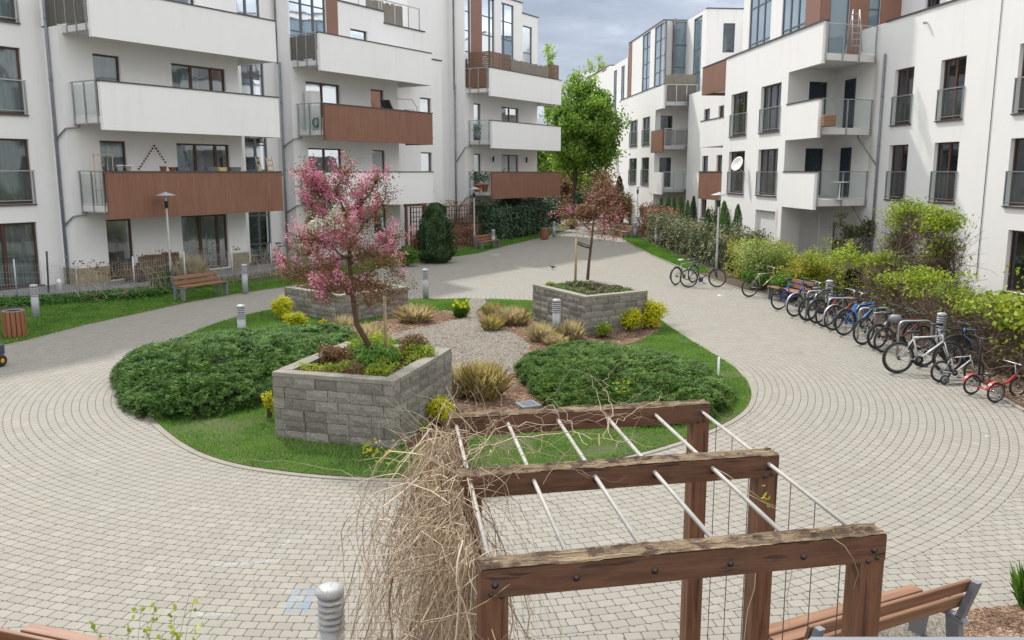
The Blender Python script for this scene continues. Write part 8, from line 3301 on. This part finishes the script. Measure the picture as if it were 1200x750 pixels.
# third bay, lowest brown balcony: two potted plants behind the glass
for i, (x, lab) in enumerate(((559.5, 'left potted plant behind the glass of the far brown balcony'), (568, 'right potted plant behind the glass of the far brown balcony'))):
    r = empty('potted_plant', wp_(FL, x, 216, Lt[2][0] - .35 - .2 * i, SL[1] - .02), 0, lab, 'potted plant', 'potted plants on the far brown balcony')
    MB().lathe([(0, 0), (.16, 0), (.24, .45), (.26, .45), (.26, .40), (0, .40)], k=14).build('pot', M['terracotta'], r)
    C = rng.normal(size=(260, 3)) * .18 + np.array([0, 0, .8])
    V, F_ = leaf_quads(C, unit(rng.normal(size=(260, 3))), .14, .05)
    fast_mesh('foliage', V, F_, M['l_dark'], r)
for i, (lv, x, lab) in enumerate(((2, 559, 'dark pots behind the glass of the middle white balcony, far bay'),)):
    r = empty('potted_plant', wp_(FL, x, 160, Lt[2][0] - .4, SL[lv] - .02), 0, lab, 'potted plant')
    MB().lathe([(0, 0), (.2, 0), (.22, .4), (0, .38)], k=12).build('pot', M['greypot'], r)
    C = rng.normal(size=(160, 3)) * .15 + np.array([0, 0, .62])
    V, F_ = leaf_quads(C, unit(rng.normal(size=(160, 3))), .14, .04)
    fast_mesh('foliage', V, F_, M['l_dark'], r)
# wall lights of the far bay
for i, (x, y, lab) in enumerate(((578, 186, 'left dark wall light above the far brown balcony'), (617, 187, 'right dark wall light above the far brown balcony'))):
    s = FL.hs(x, y, -29.6)
    d = ray(x, y)
    q = FL.P(s, -29.58, 0)
    o = MB().lathe([(0, -.22), (.04, -.2), (.06, .0), (.04, .15), (0, .16)], k=10).build('wall_light', M['darkmetal'])
    o.location = (q.x, q.y, EYE + d.z * q.y / d.y)
    tag(o, lab, 'wall light', 'wall lights on the far bay')
# satellite dish on a right hand window railing
ds_ = empty('satellite_dish', FB.P(FB.hs(865, 190, TB + .35), TB + .35, 4.55), 0, 'white satellite dish on the railing of a right hand window', 'satellite dish')
Mx = Matrix.Rotation(R(-62), 4, 'Z') @ Matrix.Rotation(R(68), 4, 'X')
MB().lathe([(0, .0), (.15, .012), (.30, .05), (.38, .085), (.385, .075), (.30, .035), (0, -.015)], k=28, M=Mx).build('dish', M['white'], ds_)
MB().tube([(0, 0, -.05), (.15, .05, -.3), (.3, .05, -.35)], .018, 6).build('bracket', M['galv'], ds_)
# right building: things on corner balconies
def rb_(x, y, Y, z):
    p = AT(x, y, Y)
    return Vector((p.x, Y, z))


o = MB().cbox(-.25, .25, -.18, .18, 0, .45, .02).build('wooden_crate', M['slat_worn'])
o.location = rb_(971, 140, 35.4, SL[2] - .02)
tag(o, 'brown wooden box behind the glass of the middle corner balcony', 'box')
st2 = empty('stepladder', rb_(1003, 40, 36.0, SL[3] - .02), 0, 'white aluminium stepladder on the top corner balcony', 'ladder')
mb = MB()
for x in (-.22, .22):
    mb.tube([(x, -.2, 0), (x * .6, .1, 1.7)], .02, 6)
mb.build('front_frame', M['alu'], st2)
mb = MB()
for x in (-.22, .22):
    mb.tube([(x, .45, 0), (x * .6, .12, 1.65)], .015, 6)
mb.build('rear_frame', M['alu'], st2)
for k in range(6):
    z = .25 + k * .25
    MB().cbox(-.19, .19, -.2 + z * .176 - .04, -.2 + z * .176 + .04, z, z + .02, .004).build('step', M['alu'], st2)
tb_ = empty('round_table', rb_(985, 205, 36.2, SL[1] - .02), 0, 'small white table behind the glass of the lowest corner balcony', 'table')
MB().lathe([(0, .70), (.35, .70), (.35, .73), (0, .73)], k=20).build('table_top', M['white'], tb_)
MB().lathe([(.2, 0), (.03, .04), (.03, .70)], k=12).build('pedestal', M['white'], tb_)
o = MB().cbox(-.12, .02, -.05, .05, -.03, .05, .01).tube([(0, 0, 0), (.12, 0, -.02), (.14, 0, -.10)], .012, 6).build('wall_lamp_bracket', M['alu'])
o.location = FA.P(FA.hs(1084, 50, TA + .06), TA + .06, 9.65)
tag(o, 'small grey bracket on the upper right wall', 'bracket')
# wicker seats, table on the left terrace
for i, (x, Y, rz, lab) in enumerate(((163, 30.6, .3, 'left brown wicker armchair on the near terrace'), (181, 31.3, -.5, 'middle brown wicker armchair on the near terrace'), (205, 32.2, -1.0, 'right brown wicker armchair on the near terrace'))):
    p = at_y(x, Y, .28)
    r = empty('wicker_armchair', p, th + rz, lab, 'armchair', 'wicker armchairs on the left terrace')
    MB().cbox(-.33, .33, -.32, .32, .12, .42, .03).build('seat', M['wicker'], r)
    MB().cbox(-.33, .33, -.36, -.26, .38, .92, .03).build('backrest', M['wicker'], r)
    for sx in (-1, 1):
        MB().cbox(sx * .36 - .05, sx * .36 + .05, -.34, .32, .1, .62, .03).build('armrest', M['wicker'], r)
    for sx in (-.3, .3):
        for sy in (-.28, .28):
            MB().tube([(sx, sy, 0), (sx, sy, .13)], .02, 6).build('leg', M['darkmetal'], r)
o = MB().lathe([(0, 0), (.09, 0), (.09, .26), (.10, .28), (.05, .36), (.01, .40)], k=8).build('garden_lantern', M['white'])
o.location = at_y(70, 28.1, .28)
tag(o, 'white lantern on the terrace beneath the left downpipe', 'lantern')
o = MB().tube([(0, 0, 0), (.06, 0, 1.35)], .03, 8).build('parasol_pole', M['darkmetal'])
o.location = at_y(57, 27.6, .28)
tag(o, 'dark slim closed parasol pole by the left wall corner', 'pole')
# bicycle parked against the recess between the left bays
bb_ = bike(FL.P(25.0, -27.6, .28), th, (.03, .03, .035), 'dark bicycle on the terrace between the first two left bays')
bb_.location.z = .28
bb_['group'] = 'bicycles elsewhere'
del bb_['group']
# dark post-and-beam frame at the second entrance
ef = empty('porch_frame', FL.P(34.3, -27.4, .1), th, 'brown wooden porch frame behind the crown of the pink tree', 'porch')
for x in (-.75, .75):
    MB().cbox(x - .06, x + .06, -.06, .06, 0, 2.35, .006).build('post', M['post'], ef)
MB().cbox(-.85, .85, -.07, .07, 2.351, 2.5, .006).build('lintel', M['post'], ef)
